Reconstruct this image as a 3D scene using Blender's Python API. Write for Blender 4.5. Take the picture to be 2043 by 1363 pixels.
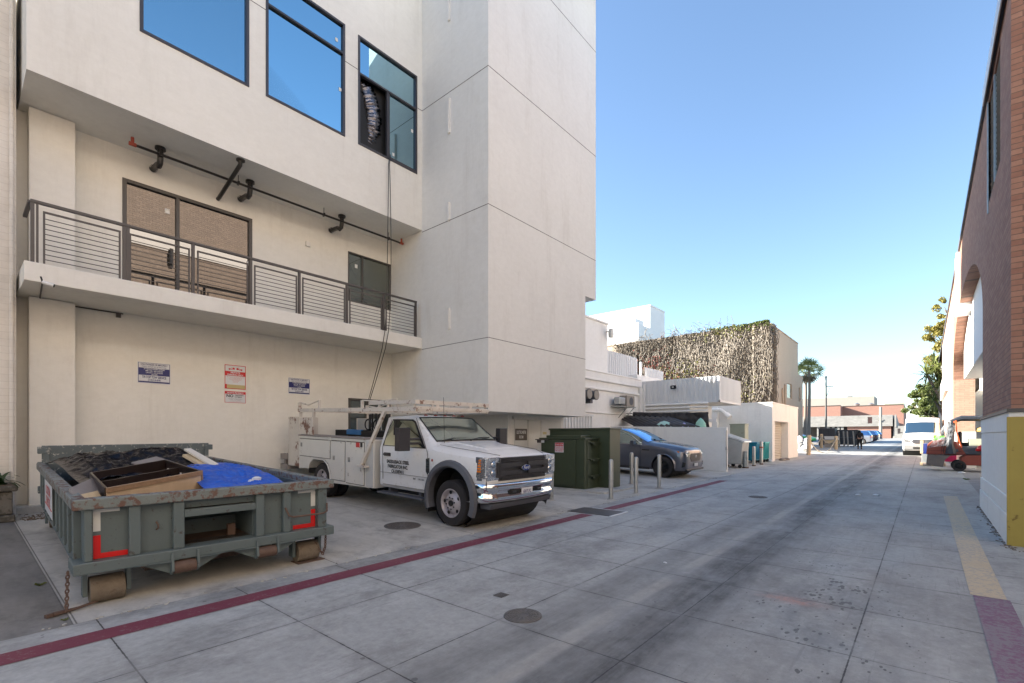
import bpy, math, random
from mathutils import Vector, Matrix, noise
R = math.radians
sc = bpy.context.scene
for o in list(bpy.data.objects): bpy.data.objects.remove(o)

# ------------------------------------------------------------------ camera, sky, sun, exposure
FPX, CX, HY, CAMH = 961.0, 1021.5, 871.0, 1.65          # focal length, centre and horizon in photo pixels (2043 wide)
YAW = math.atan2(825, 961)
cam = bpy.data.objects.new('camera', bpy.data.cameras.new('camera'))
sc.collection.objects.link(cam); sc.camera = cam
cam.location = (0, 0, CAMH); cam.rotation_euler = (R(90), 0, YAW)
cam.data.sensor_width = 36; cam.data.lens = FPX/2043*36
cam.data.shift_y = (HY-681.5)/2043
cam.data.clip_end = 3000; cam.data.clip_start = .05
SUN_EL, SUN_AZ = R(21), R(72)                         # azimuth from -Y towards -X
sd = Vector((-math.sin(SUN_AZ)*math.cos(SUN_EL), -math.cos(SUN_AZ)*math.cos(SUN_EL), math.sin(SUN_EL)))
w = bpy.data.worlds.new('World'); sc.world = w; w.use_nodes = True
nt = w.node_tree; sky = nt.nodes.new('ShaderNodeTexSky'); sky.sky_type = 'NISHITA'; sky.sun_disc = False
sky.sun_elevation = SUN_EL
sky.sun_rotation = math.atan2(sd.x, sd.y)
sky.air_density = 1.0; sky.dust_density = .15; sky.ozone_density = 2.2
bg = nt.nodes['Background']; bg.inputs['Strength'].default_value = .072
nt.links.new(sky.outputs[0], bg.inputs[0])
sun = bpy.data.objects.new('sun', bpy.data.lights.new('sun', 'SUN')); sc.collection.objects.link(sun)
sun.data.energy = 5.0; sun.data.angle = R(.6); sun.data.color = (1, .93, .82)
sun.rotation_euler = sd.to_track_quat('Z', 'Y').to_euler()
sc.view_settings.view_transform = 'Standard'; sc.view_settings.look = 'None'
sc.view_settings.gamma = 1; sc.view_settings.exposure = 2.34
sc.cycles.use_denoising = True
sc.cycles.max_bounces = 8; sc.cycles.diffuse_bounces = 5; sc.cycles.caustics_reflective = False
sc.cycles.sample_clamp_indirect = 4

# ------------------------------------------------------------------ where a photo pixel lies in the place
FW = (-math.sin(YAW), math.cos(YAW)); RT = (math.cos(YAW), math.sin(YAW))
def at(px, py, Y):
    u = (px-CX)/FPX; d = (FW[0]+u*RT[0], FW[1]+u*RT[1], -(py-HY)/FPX); t = Y/d[1]
    return Vector((d[0]*t, Y, CAMH+d[2]*t))
def atX(px, py, X):
    u = (px-CX)/FPX; d = (FW[0]+u*RT[0], FW[1]+u*RT[1], -(py-HY)/FPX); t = X/d[0]
    return Vector((X, d[1]*t, CAMH+d[2]*t))
def gz(x, y):
    """height of the ground: the alley climbs 1 %, the parking apron rises 3 % towards the buildings"""
    z = .0095*min(y, 150)
    if x < -5.65: z += .03*min(-5.65-x, 8)
    return z

# ------------------------------------------------------------------ mesh helpers
class MB:
    def __init__(s): s.v = []; s.f = []; s.m = []
    def add(s, vs, fs, m=0):
        n = len(s.v); s.v += [tuple(v) for v in vs]
        for f in fs: s.f.append([i+n for i in f]); s.m.append(m)
        return s
    def box(s, x0, y0, z0, x1, y1, z1, m=0):
        vs = [(x, y, z) for z in (z0, z1) for y in (y0, y1) for x in (x0, x1)]
        return s.add(vs, [(0,2,3,1),(4,5,7,6),(0,1,5,4),(2,6,7,3),(0,4,6,2),(1,3,7,5)], m)
    def obox(s, c, size, rot=(0,0,0), m=0):
        from mathutils import Euler
        q = Euler(rot).to_matrix(); c = Vector(c)
        vs = [c+q@Vector((x*size[0]/2, y*size[1]/2, z*size[2]/2)) for z in (-1,1) for y in (-1,1) for x in (-1,1)]
        return s.add(vs, [(0,2,3,1),(4,5,7,6),(0,1,5,4),(2,6,7,3),(0,4,6,2),(1,3,7,5)], m)
    def prism(s, pts, ax, a, b, m=0):
        n = len(pts)
        def P(p, t): return {'x': (t, p[0], p[1]), 'y': (p[0], t, p[1]), 'z': (p[0], p[1], t)}[ax]
        vs = [P(p, a) for p in pts]+[P(p, b) for p in pts]
        fs = [list(range(n))[::-1], list(range(n, 2*n))]+[(i, (i+1) % n, (i+1) % n+n, i+n) for i in range(n)]
        return s.add(vs, fs, m)
    def tube(s, pts, r, n=6, m=0, cap=True):
        pts = [Vector(p) for p in pts]; k = len(pts)
        rs = r if isinstance(r, (list, tuple)) else [r]*k
        vs = []; up = None
        for i, p in enumerate(pts):
            d = (pts[min(i+1, k-1)]-pts[max(i-1, 0)])
            if d.length < 1e-9: d = Vector((0, 0, 1))
            d.normalize()
            if up is None:
                up = Vector((0, 0, 1)) if abs(d.z) < .9 else Vector((1, 0, 0))
            a = d.cross(up)
            if a.length < 1e-6: a = d.cross(Vector((.3, 1, .2)))
            a.normalize(); up = a.cross(d).normalized(); b = up
            for j in range(n):
                t = 2*math.pi*(j+.5)/n; vs.append(p+(a*math.cos(t)+b*math.sin(t))*rs[i])
        fs = [(i*n+j, i*n+(j+1) % n, (i+1)*n+(j+1) % n, (i+1)*n+j) for i in range(k-1) for j in range(n)]
        if cap: fs += [list(range(n))[::-1], [(k-1)*n+j for j in range(n)]]
        return s.add(vs, fs, m)
    def cyl(s, p0, p1, r0, r1=None, n=16, m=0): return s.tube([p0, p1], [r0, r0 if r1 is None else r1], n, m)
    def lathe(s, prof, o=(0,0,0), ax='z', n=24, m=0):
        vs = []
        for r, h in prof:
            for j in range(n):
                t = 2*math.pi*j/n; c, q = r*math.cos(t), r*math.sin(t)
                v = {'z': (c, q, h), 'y': (c, h, q), 'x': (h, c, q)}[ax]
                vs.append((v[0]+o[0], v[1]+o[1], v[2]+o[2]))
        fs = [(i*n+j, i*n+(j+1) % n, (i+1)*n+(j+1) % n, (i+1)*n+j) for i in range(len(prof)-1) for j in range(n)]
        return s.add(vs, fs, m)
    def grid(s, fn, nu, nv, m=0):
        vs = [fn(i/nu, j/nv) for j in range(nv+1) for i in range(nu+1)]
        return s.add(vs, [(j*(nu+1)+i, j*(nu+1)+i+1, (j+1)*(nu+1)+i+1, (j+1)*(nu+1)+i) for j in range(nv) for i in range(nu)], m)
    def quad(s, a, b, c, d, m=0): return s.add([a, b, c, d], [(0, 1, 2, 3)], m)
    def build(s, name, mats, parent=None, smooth=False, bevel=0, seg=2, fix=True, solid=0):
        me = bpy.data.meshes.new(name); me.from_pydata(s.v, [], s.f)
        for k in (mats if isinstance(mats, (list, tuple)) else [mats]): me.materials.append(k)
        me.polygons.foreach_set('material_index', s.m)
        if fix:
            import bmesh
            b = bmesh.new(); b.from_mesh(me); bmesh.ops.recalc_face_normals(b, faces=b.faces); b.to_mesh(me); b.free()
        if smooth:
            me.polygons.foreach_set('use_smooth', [True]*len(me.polygons))
            if smooth != 'all': me.set_sharp_from_angle(angle=R(38))
        o = bpy.data.objects.new(name, me); sc.collection.objects.link(o)
        if parent: o.parent = parent
        if solid:
            q = o.modifiers.new('thick', 'SOLIDIFY'); q.thickness = solid; q.offset = 0
        if bevel:
            q = o.modifiers.new('bevel', 'BEVEL'); q.width = bevel; q.segments = seg; q.limit_method = 'ANGLE'; q.angle_limit = R(35)
            q.harden_normals = False
        return o
def islands(b, name, mats, parent=None, **k):
    """each loose piece of b becomes an object of its own"""
    par = list(range(len(b.v)))
    def find(i):
        while par[i] != i: par[i] = par[par[i]]; i = par[i]
        return i
    for f in b.f:
        r0 = find(f[0])
        for i in f[1:]: par[find(i)] = r0
    g = {}
    for f, m in zip(b.f, b.m): g.setdefault(find(f[0]), []).append((f, m))
    out = []
    for fs in g.values():
        ids = sorted({i for f, m in fs for i in f}); ix = {i: n for n, i in enumerate(ids)}
        c = MB(); c.v = [b.v[i] for i in ids]; c.f = [[ix[i] for i in f] for f, m in fs]; c.m = [m for f, m in fs]
        out.append(c.build(name, mats, parent, **k))
    return out
def thing(name, label, cat, loc=(0,0,0), rot=(0,0,0), group=None):
    o = bpy.data.objects.new(name, None); sc.collection.objects.link(o); o.empty_display_size = .2
    o.location = loc; o.rotation_euler = rot if isinstance(rot, (tuple, list)) else (0, 0, rot)
    o['label'] = label; o['category'] = cat
    if group: o['group'] = group
    return o
def tag(o, label, cat, group=None):
    o['label'] = label; o['category'] = cat
    if group: o['group'] = group
    return o
def struct(o, kind='structure'): o['kind'] = kind; return o
def dup(root, loc, rot=None, label=None, group=None):
    r = root.copy(); sc.collection.objects.link(r); r.location = loc
    if rot is not None: r.rotation_euler = rot if isinstance(rot, (tuple, list)) else (0, 0, rot)
    if label: r['label'] = label
    if group: r['group'] = group
    for ch in list(root.children):
        c = ch.copy(); sc.collection.objects.link(c); c.parent = r
        for g in list(ch.children):
            d = g.copy(); sc.collection.objects.link(d); d.parent = c
    return r
def boolcut(o, cutters):
    """cut closed meshes out of a closed mesh for good"""
    for c in cutters:
        c.parent = o.parent
        q = o.modifiers.new('cut', 'BOOLEAN'); q.object = c; q.operation = 'DIFFERENCE'; q.solver = 'EXACT'
    dg = bpy.context.evaluated_depsgraph_get(); dg.update()
    me = bpy.data.meshes.new_from_object(o.evaluated_get(dg)); o.modifiers.clear(); o.data = me
    for c in cutters: bpy.data.objects.remove(c)
_font = {}
def text_mb(mb, s, size, o, u, v, m=0, align='CENTER', sx=1.0, depth=.002, bold=0.0):
    """write s into mb: baseline at o, reading direction u, up direction v (unit vectors)"""
    cu = bpy.data.curves.new('t', 'FONT'); cu.body = s; cu.size = size; cu.align_x = align
    cu.resolution_u = 2; cu.offset = bold
    ob = bpy.data.objects.new('t', cu); sc.collection.objects.link(ob)
    dg = bpy.context.evaluated_depsgraph_get(); me = bpy.data.meshes.new_from_object(ob.evaluated_get(dg))
    u = Vector(u); v = Vector(v); n = u.cross(v); o = Vector(o)
    vs = [o+u*(p.co.x*sx)+v*p.co.y+n*depth for p in me.vertices]
    mb.add(vs, [list(p.vertices) for p in me.polygons], m)
    bpy.data.objects.remove(ob); bpy.data.curves.remove(cu); bpy.data.meshes.remove(me)

# ------------------------------------------------------------------ material helpers
class NT:
    def __init__(s, name):
        s.mat = bpy.data.materials.new(name); s.mat.use_nodes = True; s.t = s.mat.node_tree
        s.b = s.t.nodes['Principled BSDF']
    def n(s, ty, **kw):
        q = s.t.nodes.new(ty)
        for k, v in kw.items(): setattr(q, k, v)
        return q
    def l(s, a, b): s.t.links.new(a, b)
    def setin(s, q, i, v):
        if v is None: return
        if isinstance(v, bpy.types.NodeSocket): s.l(v, q.inputs[i])
        else: q.inputs[i].default_value = v
    def m(s, op, a, b=None, c=None, clamp=False):
        q = s.n('ShaderNodeMath', operation=op, use_clamp=clamp)
        s.setin(q, 0, a); s.setin(q, 1, b); s.setin(q, 2, c); return q.outputs[0]
    def pos(s, obj=False):
        if obj: return s.n('ShaderNodeTexCoord').outputs['Object']
        return s.n('ShaderNodeNewGeometry').outputs['Position']
    def sep(s, v):
        q = s.n('ShaderNodeSeparateXYZ'); s.l(v, q.inputs[0]); return q.outputs
    def comb(s, x, y, z):
        q = s.n('ShaderNodeCombineXYZ'); s.setin(q, 0, x); s.setin(q, 1, y); s.setin(q, 2, z); return q.outputs[0]
    def map(s, v, scale, loc=(0,0,0)):
        q = s.n('ShaderNodeMapping'); s.l(v, q.inputs[0]); q.inputs['Scale'].default_value = scale; q.inputs['Location'].default_value = loc
        return q.outputs[0]
    def noise(s, v, scale, detail=4, rough=.55, dist=0):
        q = s.n('ShaderNodeTexNoise'); s.l(v, q.inputs['Vector']); q.inputs['Scale'].default_value = scale
        q.inputs['Detail'].default_value = detail; q.inputs['Roughness'].default_value = rough; q.inputs['Distortion'].default_value = dist
        return q.outputs['Fac']
    def ramp(s, f, a, b, lo=0., hi=1.):
        q = s.n('ShaderNodeMapRange'); s.l(f, q.inputs[0])
        for i, v in zip((1, 2, 3, 4), (a, b, lo, hi)): q.inputs[i].default_value = v
        return q.outputs[0]
    def mix(s, f, a, b, mode='MIX'):
        q = s.n('ShaderNodeMix', data_type='RGBA', blend_type=mode)
        s.setin(q, 0, f)
        for i, v in ((6, a), (7, b)):
            if isinstance(v, bpy.types.NodeSocket): s.l(v, q.inputs[i])
            else: q.inputs[i].default_value = (*v[:3], 1)
        return q.outputs[2]
    def bump(s, h, strength=.3, dist=.01):
        q = s.n('ShaderNodeBump'); q.inputs['Strength'].default_value = strength; q.inputs['Distance'].default_value = dist
        s.l(h, q.inputs['Height']); s.l(q.outputs[0], s.b.inputs['Normal']); return q
    def base(s, c):
        if isinstance(c, bpy.types.NodeSocket): s.l(c, s.b.inputs['Base Color'])
        else: s.b.inputs['Base Color'].default_value = (*c[:3], 1)
def mul(c, k): return tuple(min(1, x*k) for x in c)
def mat(name, col, rough=.6, var=.12, scale=3, metal=0, bump=0, bscale=60, stain=None, samt=.5, sscale=4, sth=.58,
        stretch=(1,1,1), coat=0, spec=.5, world=False, rvar=0):
    N = NT(name); p = N.pos(not world)
    q = N.map(p, stretch)
    f = N.noise(q, scale, 5, .6)
    c = N.mix(f, mul(col, 1-var), mul(col, 1+var))
    if stain:
        g = N.ramp(N.noise(N.map(p, stretch, (7,3,5)), sscale, 6, .7), sth, sth+.07, 0, samt)
        c = N.mix(g, c, stain)
        N.l(N.m('ADD', N.m('MULTIPLY', g, .3), rough, clamp=True), N.b.inputs['Roughness'])
    elif rvar:
        N.l(N.ramp(f, .3, .7, max(0, rough-rvar), min(1, rough+rvar)), N.b.inputs['Roughness'])
    else: N.b.inputs['Roughness'].default_value = rough
    N.base(c); N.b.inputs['Metallic'].default_value = metal
    N.b.inputs['Specular IOR Level'].default_value = spec
    if coat:
        N.b.inputs['Coat Weight'].default_value = coat; N.b.inputs['Coat Roughness'].default_value = .06
    if bump: N.bump(N.noise(p, bscale, 4), bump, .01)
    return N.mat
def brick_mat(name, c1, c2, mortar, bw, bh, ms=.006, rough=.85, bump=.5, stain=None):
    N = NT(name); p = N.pos(); x = N.sep(p)
    v = N.comb(N.m('ADD', x[0], x[1]), x[2], 0.)
    q = N.n('ShaderNodeTexBrick'); N.l(v, q.inputs['Vector'])
    q.inputs['Color1'].default_value = (*c1, 1); q.inputs['Color2'].default_value = (*c2, 1); q.inputs['Mortar'].default_value = (*mortar, 1)
    q.inputs['Scale'].default_value = 1; q.inputs['Mortar Size'].default_value = ms; q.inputs['Mortar Smooth'].default_value = .3
    q.inputs['Brick Width'].default_value = bw; q.inputs['Row Height'].default_value = bh
    nz = N.noise(p, 9, 6, .7)
    c = N.mix(.45, q.outputs['Color'], N.mix(nz, (.25,.25,.25), (.95,.95,.95)), 'SOFT_LIGHT')
    if stain: c = N.mix(N.ramp(N.noise(p, .8, 5, .7), .5, .7, 0, .5), c, stain)
    N.base(c); N.b.inputs['Roughness'].default_value = rough
    h = N.m('ADD', N.m('MULTIPLY', q.outputs['Fac'], -1), N.m('MULTIPLY', nz, .4))
    N.bump(h, bump, .008)
    return N.mat
def glass_mat(name, tint=(.6,.7,.75), refl=.35, dark=(.01,.012,.012), rough=.01):
    """window glass with a dark room behind: a mirror-like coat over a dark body"""
    N = NT(name); N.base(dark); N.b.inputs['Roughness'].default_value = .3
    g = N.n('ShaderNodeBsdfGlossy'); g.inputs['Color'].default_value = (*tint, 1); g.inputs['Roughness'].default_value = rough
    mx = N.n('ShaderNodeMixShader'); lw = N.n('ShaderNodeLayerWeight'); lw.inputs[0].default_value = .35
    N.l(N.ramp(lw.outputs['Fresnel'], 0, 1, refl, 1), mx.inputs[0])
    N.l(N.b.outputs[0], mx.inputs[1]); N.l(g.outputs[0], mx.inputs[2])
    N.l(mx.outputs[0], N.t.nodes['Material Output'].inputs[0])
    return N.mat
# ------------------------------------------------------------------ materials
def ground_mat():
    N = NT('alley concrete'); p = N.pos(); x, y, z = N.sep(p)
    n1 = N.noise(p, .55, 6, .65); n2 = N.noise(N.map(p, (1, .6, 1)), 1.7, 8, .72); n3 = N.noise(p, 14, 6, .78)
    panel = N.n('ShaderNodeTexWhiteNoise', noise_dimensions='2D')
    px_ = N.m('FLOOR', N.m('DIVIDE', N.m('ADD', x, 20.42), 1.25)); py_ = N.m('FLOOR', N.m('DIVIDE', N.m('SUBTRACT', y, .85), 1.14))
    N.l(N.comb(px_, py_, 0.), panel.inputs[0])
    base = N.mix(n1, (.325, .337, .322), (.51, .52, .488))
    base = N.mix(.48, base, N.mix(N.ramp(n2, .3, .7), (.11, .115, .112), (.60, .605, .58)))
    base = N.mix(.34, base, N.mix(N.ramp(n3, .25, .75), (.09, .092, .09), (.60, .60, .58)))
    base = N.mix(N.m('MULTIPLY', panel.outputs[0], .10), base, (.42, .42, .42))
    # wheel tracks and the drain line along the alley
    def band(c, wd): return N.m('POWER', 2.718, N.m('MULTIPLY', N.m('POWER', N.m('DIVIDE', N.m('SUBTRACT', x, c), wd), 2.), -1))
    tr = N.m('ADD', N.m('MULTIPLY', band(-1.75, .38), .9), N.m('ADD', N.m('MULTIPLY', band(-2.55, .26), .5), N.m('MULTIPLY', band(-3.6, .3), .22)))
    tr = N.m('ADD', tr, N.m('ADD', N.m('MULTIPLY', band(-.25, 1.0), .5), N.m('MULTIPLY', band(-1.95, .95), .6)))
    st2 = N.noise(N.map(p, (4, .35, 1), (2, 2, 0)), 1.0, 8, .75)
    tr = N.m('MULTIPLY', tr, N.m('MULTIPLY', N.ramp(n2, .3, .62, .45, 1.), N.ramp(st2, .3, .66, .6, 1.1)))
    base = N.mix(N.m('MULTIPLY', tr, .82, clamp=True), base, (.085, .084, .082))
    sk = N.ramp(N.noise(N.map(p, (22, .8, 1), (1, 7, 0)), 1.0, 5, .7), .60, .68, 0, .35)
    base = N.mix(sk, base, (.12, .12, .12))
    sc2 = N.ramp(N.noise(N.map(p, (.9, 14, 1), (8, 3, 0)), 1.0, 6, .8), .66, .72, 0, .3)
    base = N.mix(sc2, base, (.62, .61, .59))
    wob = N.m('MULTIPLY', N.m('SUBTRACT', N.noise(p, .5, 3), .5), .16)
    gut = N.ramp(N.m('ABSOLUTE', N.m('ADD', N.m('ADD', x, 2.17), N.m('MULTIPLY', wob, .6))), .05, .10, 1., 0.)
    base = N.mix(N.m('MULTIPLY', gut, N.ramp(n2, .38, .62, .15, .8)), base, (.40, .385, .35))
    # oil and gum spots
    vo = N.n('ShaderNodeTexVoronoi'); N.l(p, vo.inputs['Vector']); vo.inputs['Scale'].default_value = 4.6
    ms = N.m('LESS_THAN', vo.outputs['Distance'], N.ramp(N.noise(p, .9, 2), .46, .72, 0., .16))
    base = N.mix(N.m('MULTIPLY', ms, .6), base, (.045, .043, .045))
    vo2 = N.n('ShaderNodeTexVoronoi'); N.l(N.map(p, (1, .45, 1), (3, 1, 0)), vo2.inputs['Vector']); vo2.inputs['Scale'].default_value = 21
    reg = N.m('MULTIPLY', band(-.75, .75), N.m('POWER', 2.718, N.m('MULTIPLY', N.m('POWER', N.m('DIVIDE', N.m('SUBTRACT', y, 5.6), 2.6), 2.), -1)))
    drops = N.m('LESS_THAN', vo2.outputs['Distance'], N.m('MULTIPLY', N.m('MULTIPLY', reg, N.ramp(N.noise(p, 2.2, 5, .7), .44, .64)), .52))
    base = N.mix(N.m('MULTIPLY', drops, .72), base, (.04, .04, .04))
    spill = N.m('MULTIPLY', reg, N.ramp(N.noise(N.map(p, (1.3, .8, 1), (6, 6, 0)), 2.0, 8, .8), .45, .62, 0, .8))
    base = N.mix(N.m('MULTIPLY', spill, .6), base, (.06, .06, .06))
    grime = N.ramp(N.noise(N.map(p, (1, .6, 1), (9, 2, 0)), 1.0, 8, .8), .46, .66, 0, .62)
    base = N.mix(grime, base, (.13, .125, .12))
    pale = N.ramp(N.noise(N.map(p, (1, 1, 1), (2, 8, 0)), 3.1, 8, .8), .6, .72, 0, .35)
    base = N.mix(pale, base, (.48, .47, .45))
    op = N.m('POWER', 2.718, N.m('MULTIPLY', N.m('ADD', N.m('POWER', N.m('DIVIDE', N.m('ADD', x, 1.0), .22), 2.), N.m('POWER', N.m('DIVIDE', N.m('SUBTRACT', y, 5.35), .1), 2.)), -1))
    base = N.mix(N.m('MULTIPLY', op, N.ramp(n3, .35, .65, 0, .7)), base, (.55, .2, .12))
    # joints between the slabs
    jx = None
    for c in (-4.2, -2.86, -1.67, -.42):
        d = N.m('ABSOLUTE', N.m('SUBTRACT', x, c)); jx = d if jx is None else N.m('MINIMUM', jx, d)
    fy = N.m('PINGPONG', N.m('SUBTRACT', y, .85), .575)
    near = N.m('MINIMUM', jx, fy)
    jn = N.m('LESS_THAN', N.m('ADD', near, N.m('MULTIPLY', N.m('SUBTRACT', n3, .5), .016)), .0052)
    halo = N.ramp(near, .0, .05, .28, 0)
    halo = N.m('MULTIPLY', halo, N.ramp(n2, .35, .6))
    base = N.mix(halo, base, (.1, .098, .095))
    base = N.mix(N.m('MULTIPLY', jn, N.ramp(N.noise(p, 1.3, 3), .35, .5, .25, .95)), base, (.03, .03, .03))
    # crack
    N.base(base)
    N.l(N.ramp(n2, .3, .7, .5, .8), N.b.inputs['Roughness'])
    N.bump(N.m('SUBTRACT', N.m('ADD', N.m('MULTIPLY', n3, .3), N.m('MULTIPLY', N.noise(p, 120, 3), .25)), jn), .35, .008)
    return N.mat
def apron_mat(name, a, b, dark, joints=(), yj=2.4, spots=True):
    N = NT(name); p = N.pos(); x, y, z = N.sep(p)
    n1 = N.noise(p, .7, 6, .65); n2 = N.noise(N.map(p, (.35, 1, 1)), 2.2, 7, .7); n3 = N.noise(p, 16, 5, .7)
    c = N.mix(n1, a, b); c = N.mix(.42, c, N.mix(N.ramp(n2, .28, .72), mul(a, .4), mul(b, 1.4))); c = N.mix(.22, c, N.mix(n3, mul(a, .35), mul(b, 1.45)))
    c = N.mix(N.ramp(N.noise(N.map(p, (1, 1, 1), (5, 5, 0)), 1.0, 7, .75), .5, .68, 0, .6), c, dark)
    if joints:
        d = None
        for k in joints:
            e = N.m('ABSOLUTE', N.m('SUBTRACT', y, k)); d = e if d is None else N.m('MINIMUM', d, e)
        e = N.m('ABSOLUTE', N.m('ADD', x, 9.4)); d = N.m('MINIMUM', d, e)
        c = N.mix(N.m('MULTIPLY', N.m('LESS_THAN', d, .006), .75), c, mul(dark, .4))
    N.base(c); N.b.inputs['Roughness'].default_value = .8
    N.bump(N.m('ADD', N.m('MULTIPLY', n3, .5), N.noise(p, 110, 3)), .35, .006)
    return N.mat
def paint_line_mat(name, col, worn, th=.6, amt=.85):
    N = NT(name); p = N.pos(); n = N.noise(p, 22, 7, .8); g = N.noise(p, 1.5, 5, .6)
    f = N.ramp(N.m('ADD', n, N.m('MULTIPLY', g, .35)), th+.12, th+.2, 0, amt)
    c = N.mix(g, mul(col, .8), mul(col, 1.25)); c = N.mix(f, c, worn)
    N.base(c); N.b.inputs['Roughness'].default_value = .7; N.bump(n, .2, .003); return N.mat
def stucco_mat(name, col, joints=True, dirt=(.42, .37, .30), amt=.3):
    N = NT(name); p = N.pos(); x, y, z = N.sep(p)
    n1 = N.noise(p, .45, 6, .6); n2 = N.noise(N.map(p, (1, 1, .16)), 1.8, 6, .7); n3 = N.noise(p, 85, 4, .6)
    c = N.mix(n1, mul(col, .9), mul(col, 1.08))
    c = N.mix(N.ramp(n2, .53, .78, 0, amt), c, dirt)
    c = N.mix(N.ramp(N.noise(N.map(p, (3, 3, .10), (3, 1, 2)), 2.2, 5, .7), .60, .74, 0, amt*.45), c, dirt)
    c = N.mix(.2, c, N.mix(N.noise(N.map(p, (1, 1, 1.6)), 5, 7, .75), (.25, .24, .22), (1, 1, 1)))
    c = N.mix(N.ramp(N.noise(N.map(p, (1,1,1), (4,4,4)), 2.6, 7, .75), .62, .8, 0, amt*.6), c, mul(dirt, .8))
    N.base(c); N.b.inputs['Roughness'].default_value = .92; N.b.inputs['Specular IOR Level'].default_value = .2
    N.bump(N.m('ADD', n3, N.m('MULTIPLY', N.noise(p, 9, 4), .6)), .28, .006)
    return N.mat
def corr_mat(name, col):
    N = NT(name); p = N.pos(True)
    c = N.mix(N.noise(N.map(p, (1, 1, .2)), 3, 5), mul(col, .88), mul(col, 1.05)); N.base(c); N.b.inputs['Roughness'].default_value = .5
    return N.mat
m_ground = ground_mat()
m_apron = apron_mat('apron concrete', (.37, .36, .325), (.54, .525, .48), (.13, .125, .115), (.72, 3.2, 5.6, 8.1, 10.9, 14.0, 17.2))
m_asph = apron_mat('old asphalt', (.10, .097, .09), (.27, .26, .24), (.055, .052, .05))
m_asph2 = apron_mat('lot asphalt', (.20, .19, .18), (.32, .31, .30), (.12, .12, .12))
m_redl = paint_line_mat('dark red line paint', (.17, .035, .055), (.22, .17, .165), .60, .65)
m_tanl = paint_line_mat('faded tan line paint', (.49, .40, .265), (.30, .29, .27), .54, .75)
m_purl = paint_line_mat('faded purple line paint', (.17, .08, .135), (.2, .19, .2), .5, .8)
m_stucco = stucco_mat('cream stucco', (.81, .785, .705))
m_stucco2 = stucco_mat('grey cream stucco', (.76, .74, .69))
m_white = stucco_mat('white painted masonry', (.86, .845, .80), dirt=(.45, .43, .40), amt=.4)
m_base = stucco_mat('white wall base paint', (.93, .90, .83), dirt=(.5, .46, .4), amt=.35)
m_white2 = stucco_mat('clean white render', (.80, .79, .77), dirt=(.6, .6, .6), amt=.15)
m_groove = mat('groove shadow gap', (.09, .08, .07), .9)
m_wbrick = brick_mat('white painted brick', (.70, .655, .58), (.72, .675, .60), (.60, .56, .49), .44, .125, .005, .7, .4, (.5, .45, .38))
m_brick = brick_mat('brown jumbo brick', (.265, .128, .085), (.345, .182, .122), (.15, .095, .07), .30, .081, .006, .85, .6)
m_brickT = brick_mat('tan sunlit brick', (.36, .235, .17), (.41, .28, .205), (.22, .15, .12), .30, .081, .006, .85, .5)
m_brickW = brick_mat('warm brown wing brick', (.24, .195, .16), (.30, .24, .195), (.16, .12, .1), .30, .12, .012, .85, .5)
m_brickF = brick_mat('far red brick', (.28, .145, .11), (.32, .17, .125), (.27, .15, .12), .30, .09, .008, .85, .3)
m_frame = mat('dark bronze window frame', (.045, .043, .05), .4, .1)
m_frame2 = mat('dark brown door frame', (.07, .062, .056), .45, .1)
m_glassblue = glass_mat('sky tinted glass', (.38, .58, .66), .76, (.01, .03, .05))  # blue of the reflected sky is put into the glass tint
m_glassdoor = glass_mat('door glass', (.17, .155, .145), .7, (.03, .028, .024))
m_glassdark = glass_mat('dark window glass', (.5, .55, .5), .22, (.035, .038, .032))
m_sticker = mat('white sticker', (.7, .7, .66), .6)
m_rail = mat('dark brown railing paint', (.075, .065, .06), .45, .15)
m_black = mat('black iron pipe', (.018, .016, .015), .35, .2)
m_redp = mat('red pipe fitting', (.32, .06, .035), .5)
m_galv = mat('galvanised steel', (.42, .43, .42), .38, .25, 9, .75, bump=.15, bscale=90, stain=(.25, .24, .22), samt=.4)
m_grayd = mat('grey dumpster paint', (.105, .138, .142), .5, .18, 2.5, bump=.12, bscale=30, stain=(.06, .045, .035), samt=.8, sscale=11, sth=.60)
m_rim = mat('worn rim paint', (.16, .19, .185), .55, .2, 4, bump=.3, bscale=40, stain=(.13, .06, .04), samt=.85, sscale=13, sth=.5)
m_graydin = mat('scratched inside plate', (.10, .125, .13), .5, .2, 3, stain=(.55, .55, .50), samt=.7, sscale=13, sth=.56)
m_rust = mat('rusty steel', (.13, .085, .065), .7, .4, 8, .3, bump=.5, bscale=50)
m_roller = mat('dirty roller steel', (.17, .14, .105), .85, .35, 12, .1, bump=.8, bscale=35, stain=(.12,.09,.07), samt=.6, sscale=14)
m_redtape = mat('red reflective tape', (.62, .012, .01), .3, .08)
m_whttape = mat('white reflective tape', (.62, .64, .62), .35, .06)
m_tarp = mat('black plastic sheet', (.005, .006, .011), .26, .3, 3, spec=.22)
m_blue = mat('blue plastic tarp', (.012, .10, .52), .35, .18, 5, bump=.35, bscale=14)
m_dwood = mat('dark laminate', (.028, .020, .018), .28, .3, 3, stretch=(1, 9, 1))
m_ply = mat('raw board', (.52, .39, .26), .7, .14, 3, stretch=(1, 5, 1), bump=.1)
m_edge = mat('chipped board edge', (.30, .19, .11), .8, .35, 30)
m_bwood = mat('pale plank', (.58, .46, .29), .7, .2, 4, stretch=(1, 6, 1))
m_wboard = mat('white board', (.68, .64, .55), .6, .1, 4)
m_gboard = mat('grey board', (.26, .23, .21), .7, .2, 4)
m_carwhite = mat('white truck paint', (.72, .72, .71), .32, .06, 2, coat=.6, stain=(.50, .46, .40), samt=.35, sscale=6, sth=.56)
m_bodywhite = mat('worn white body paint', (.68, .66, .60), .45, .07, 3, bump=.06, bscale=20, stain=(.20, .13, .09), samt=.7, sscale=7, sth=.62)
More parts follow.
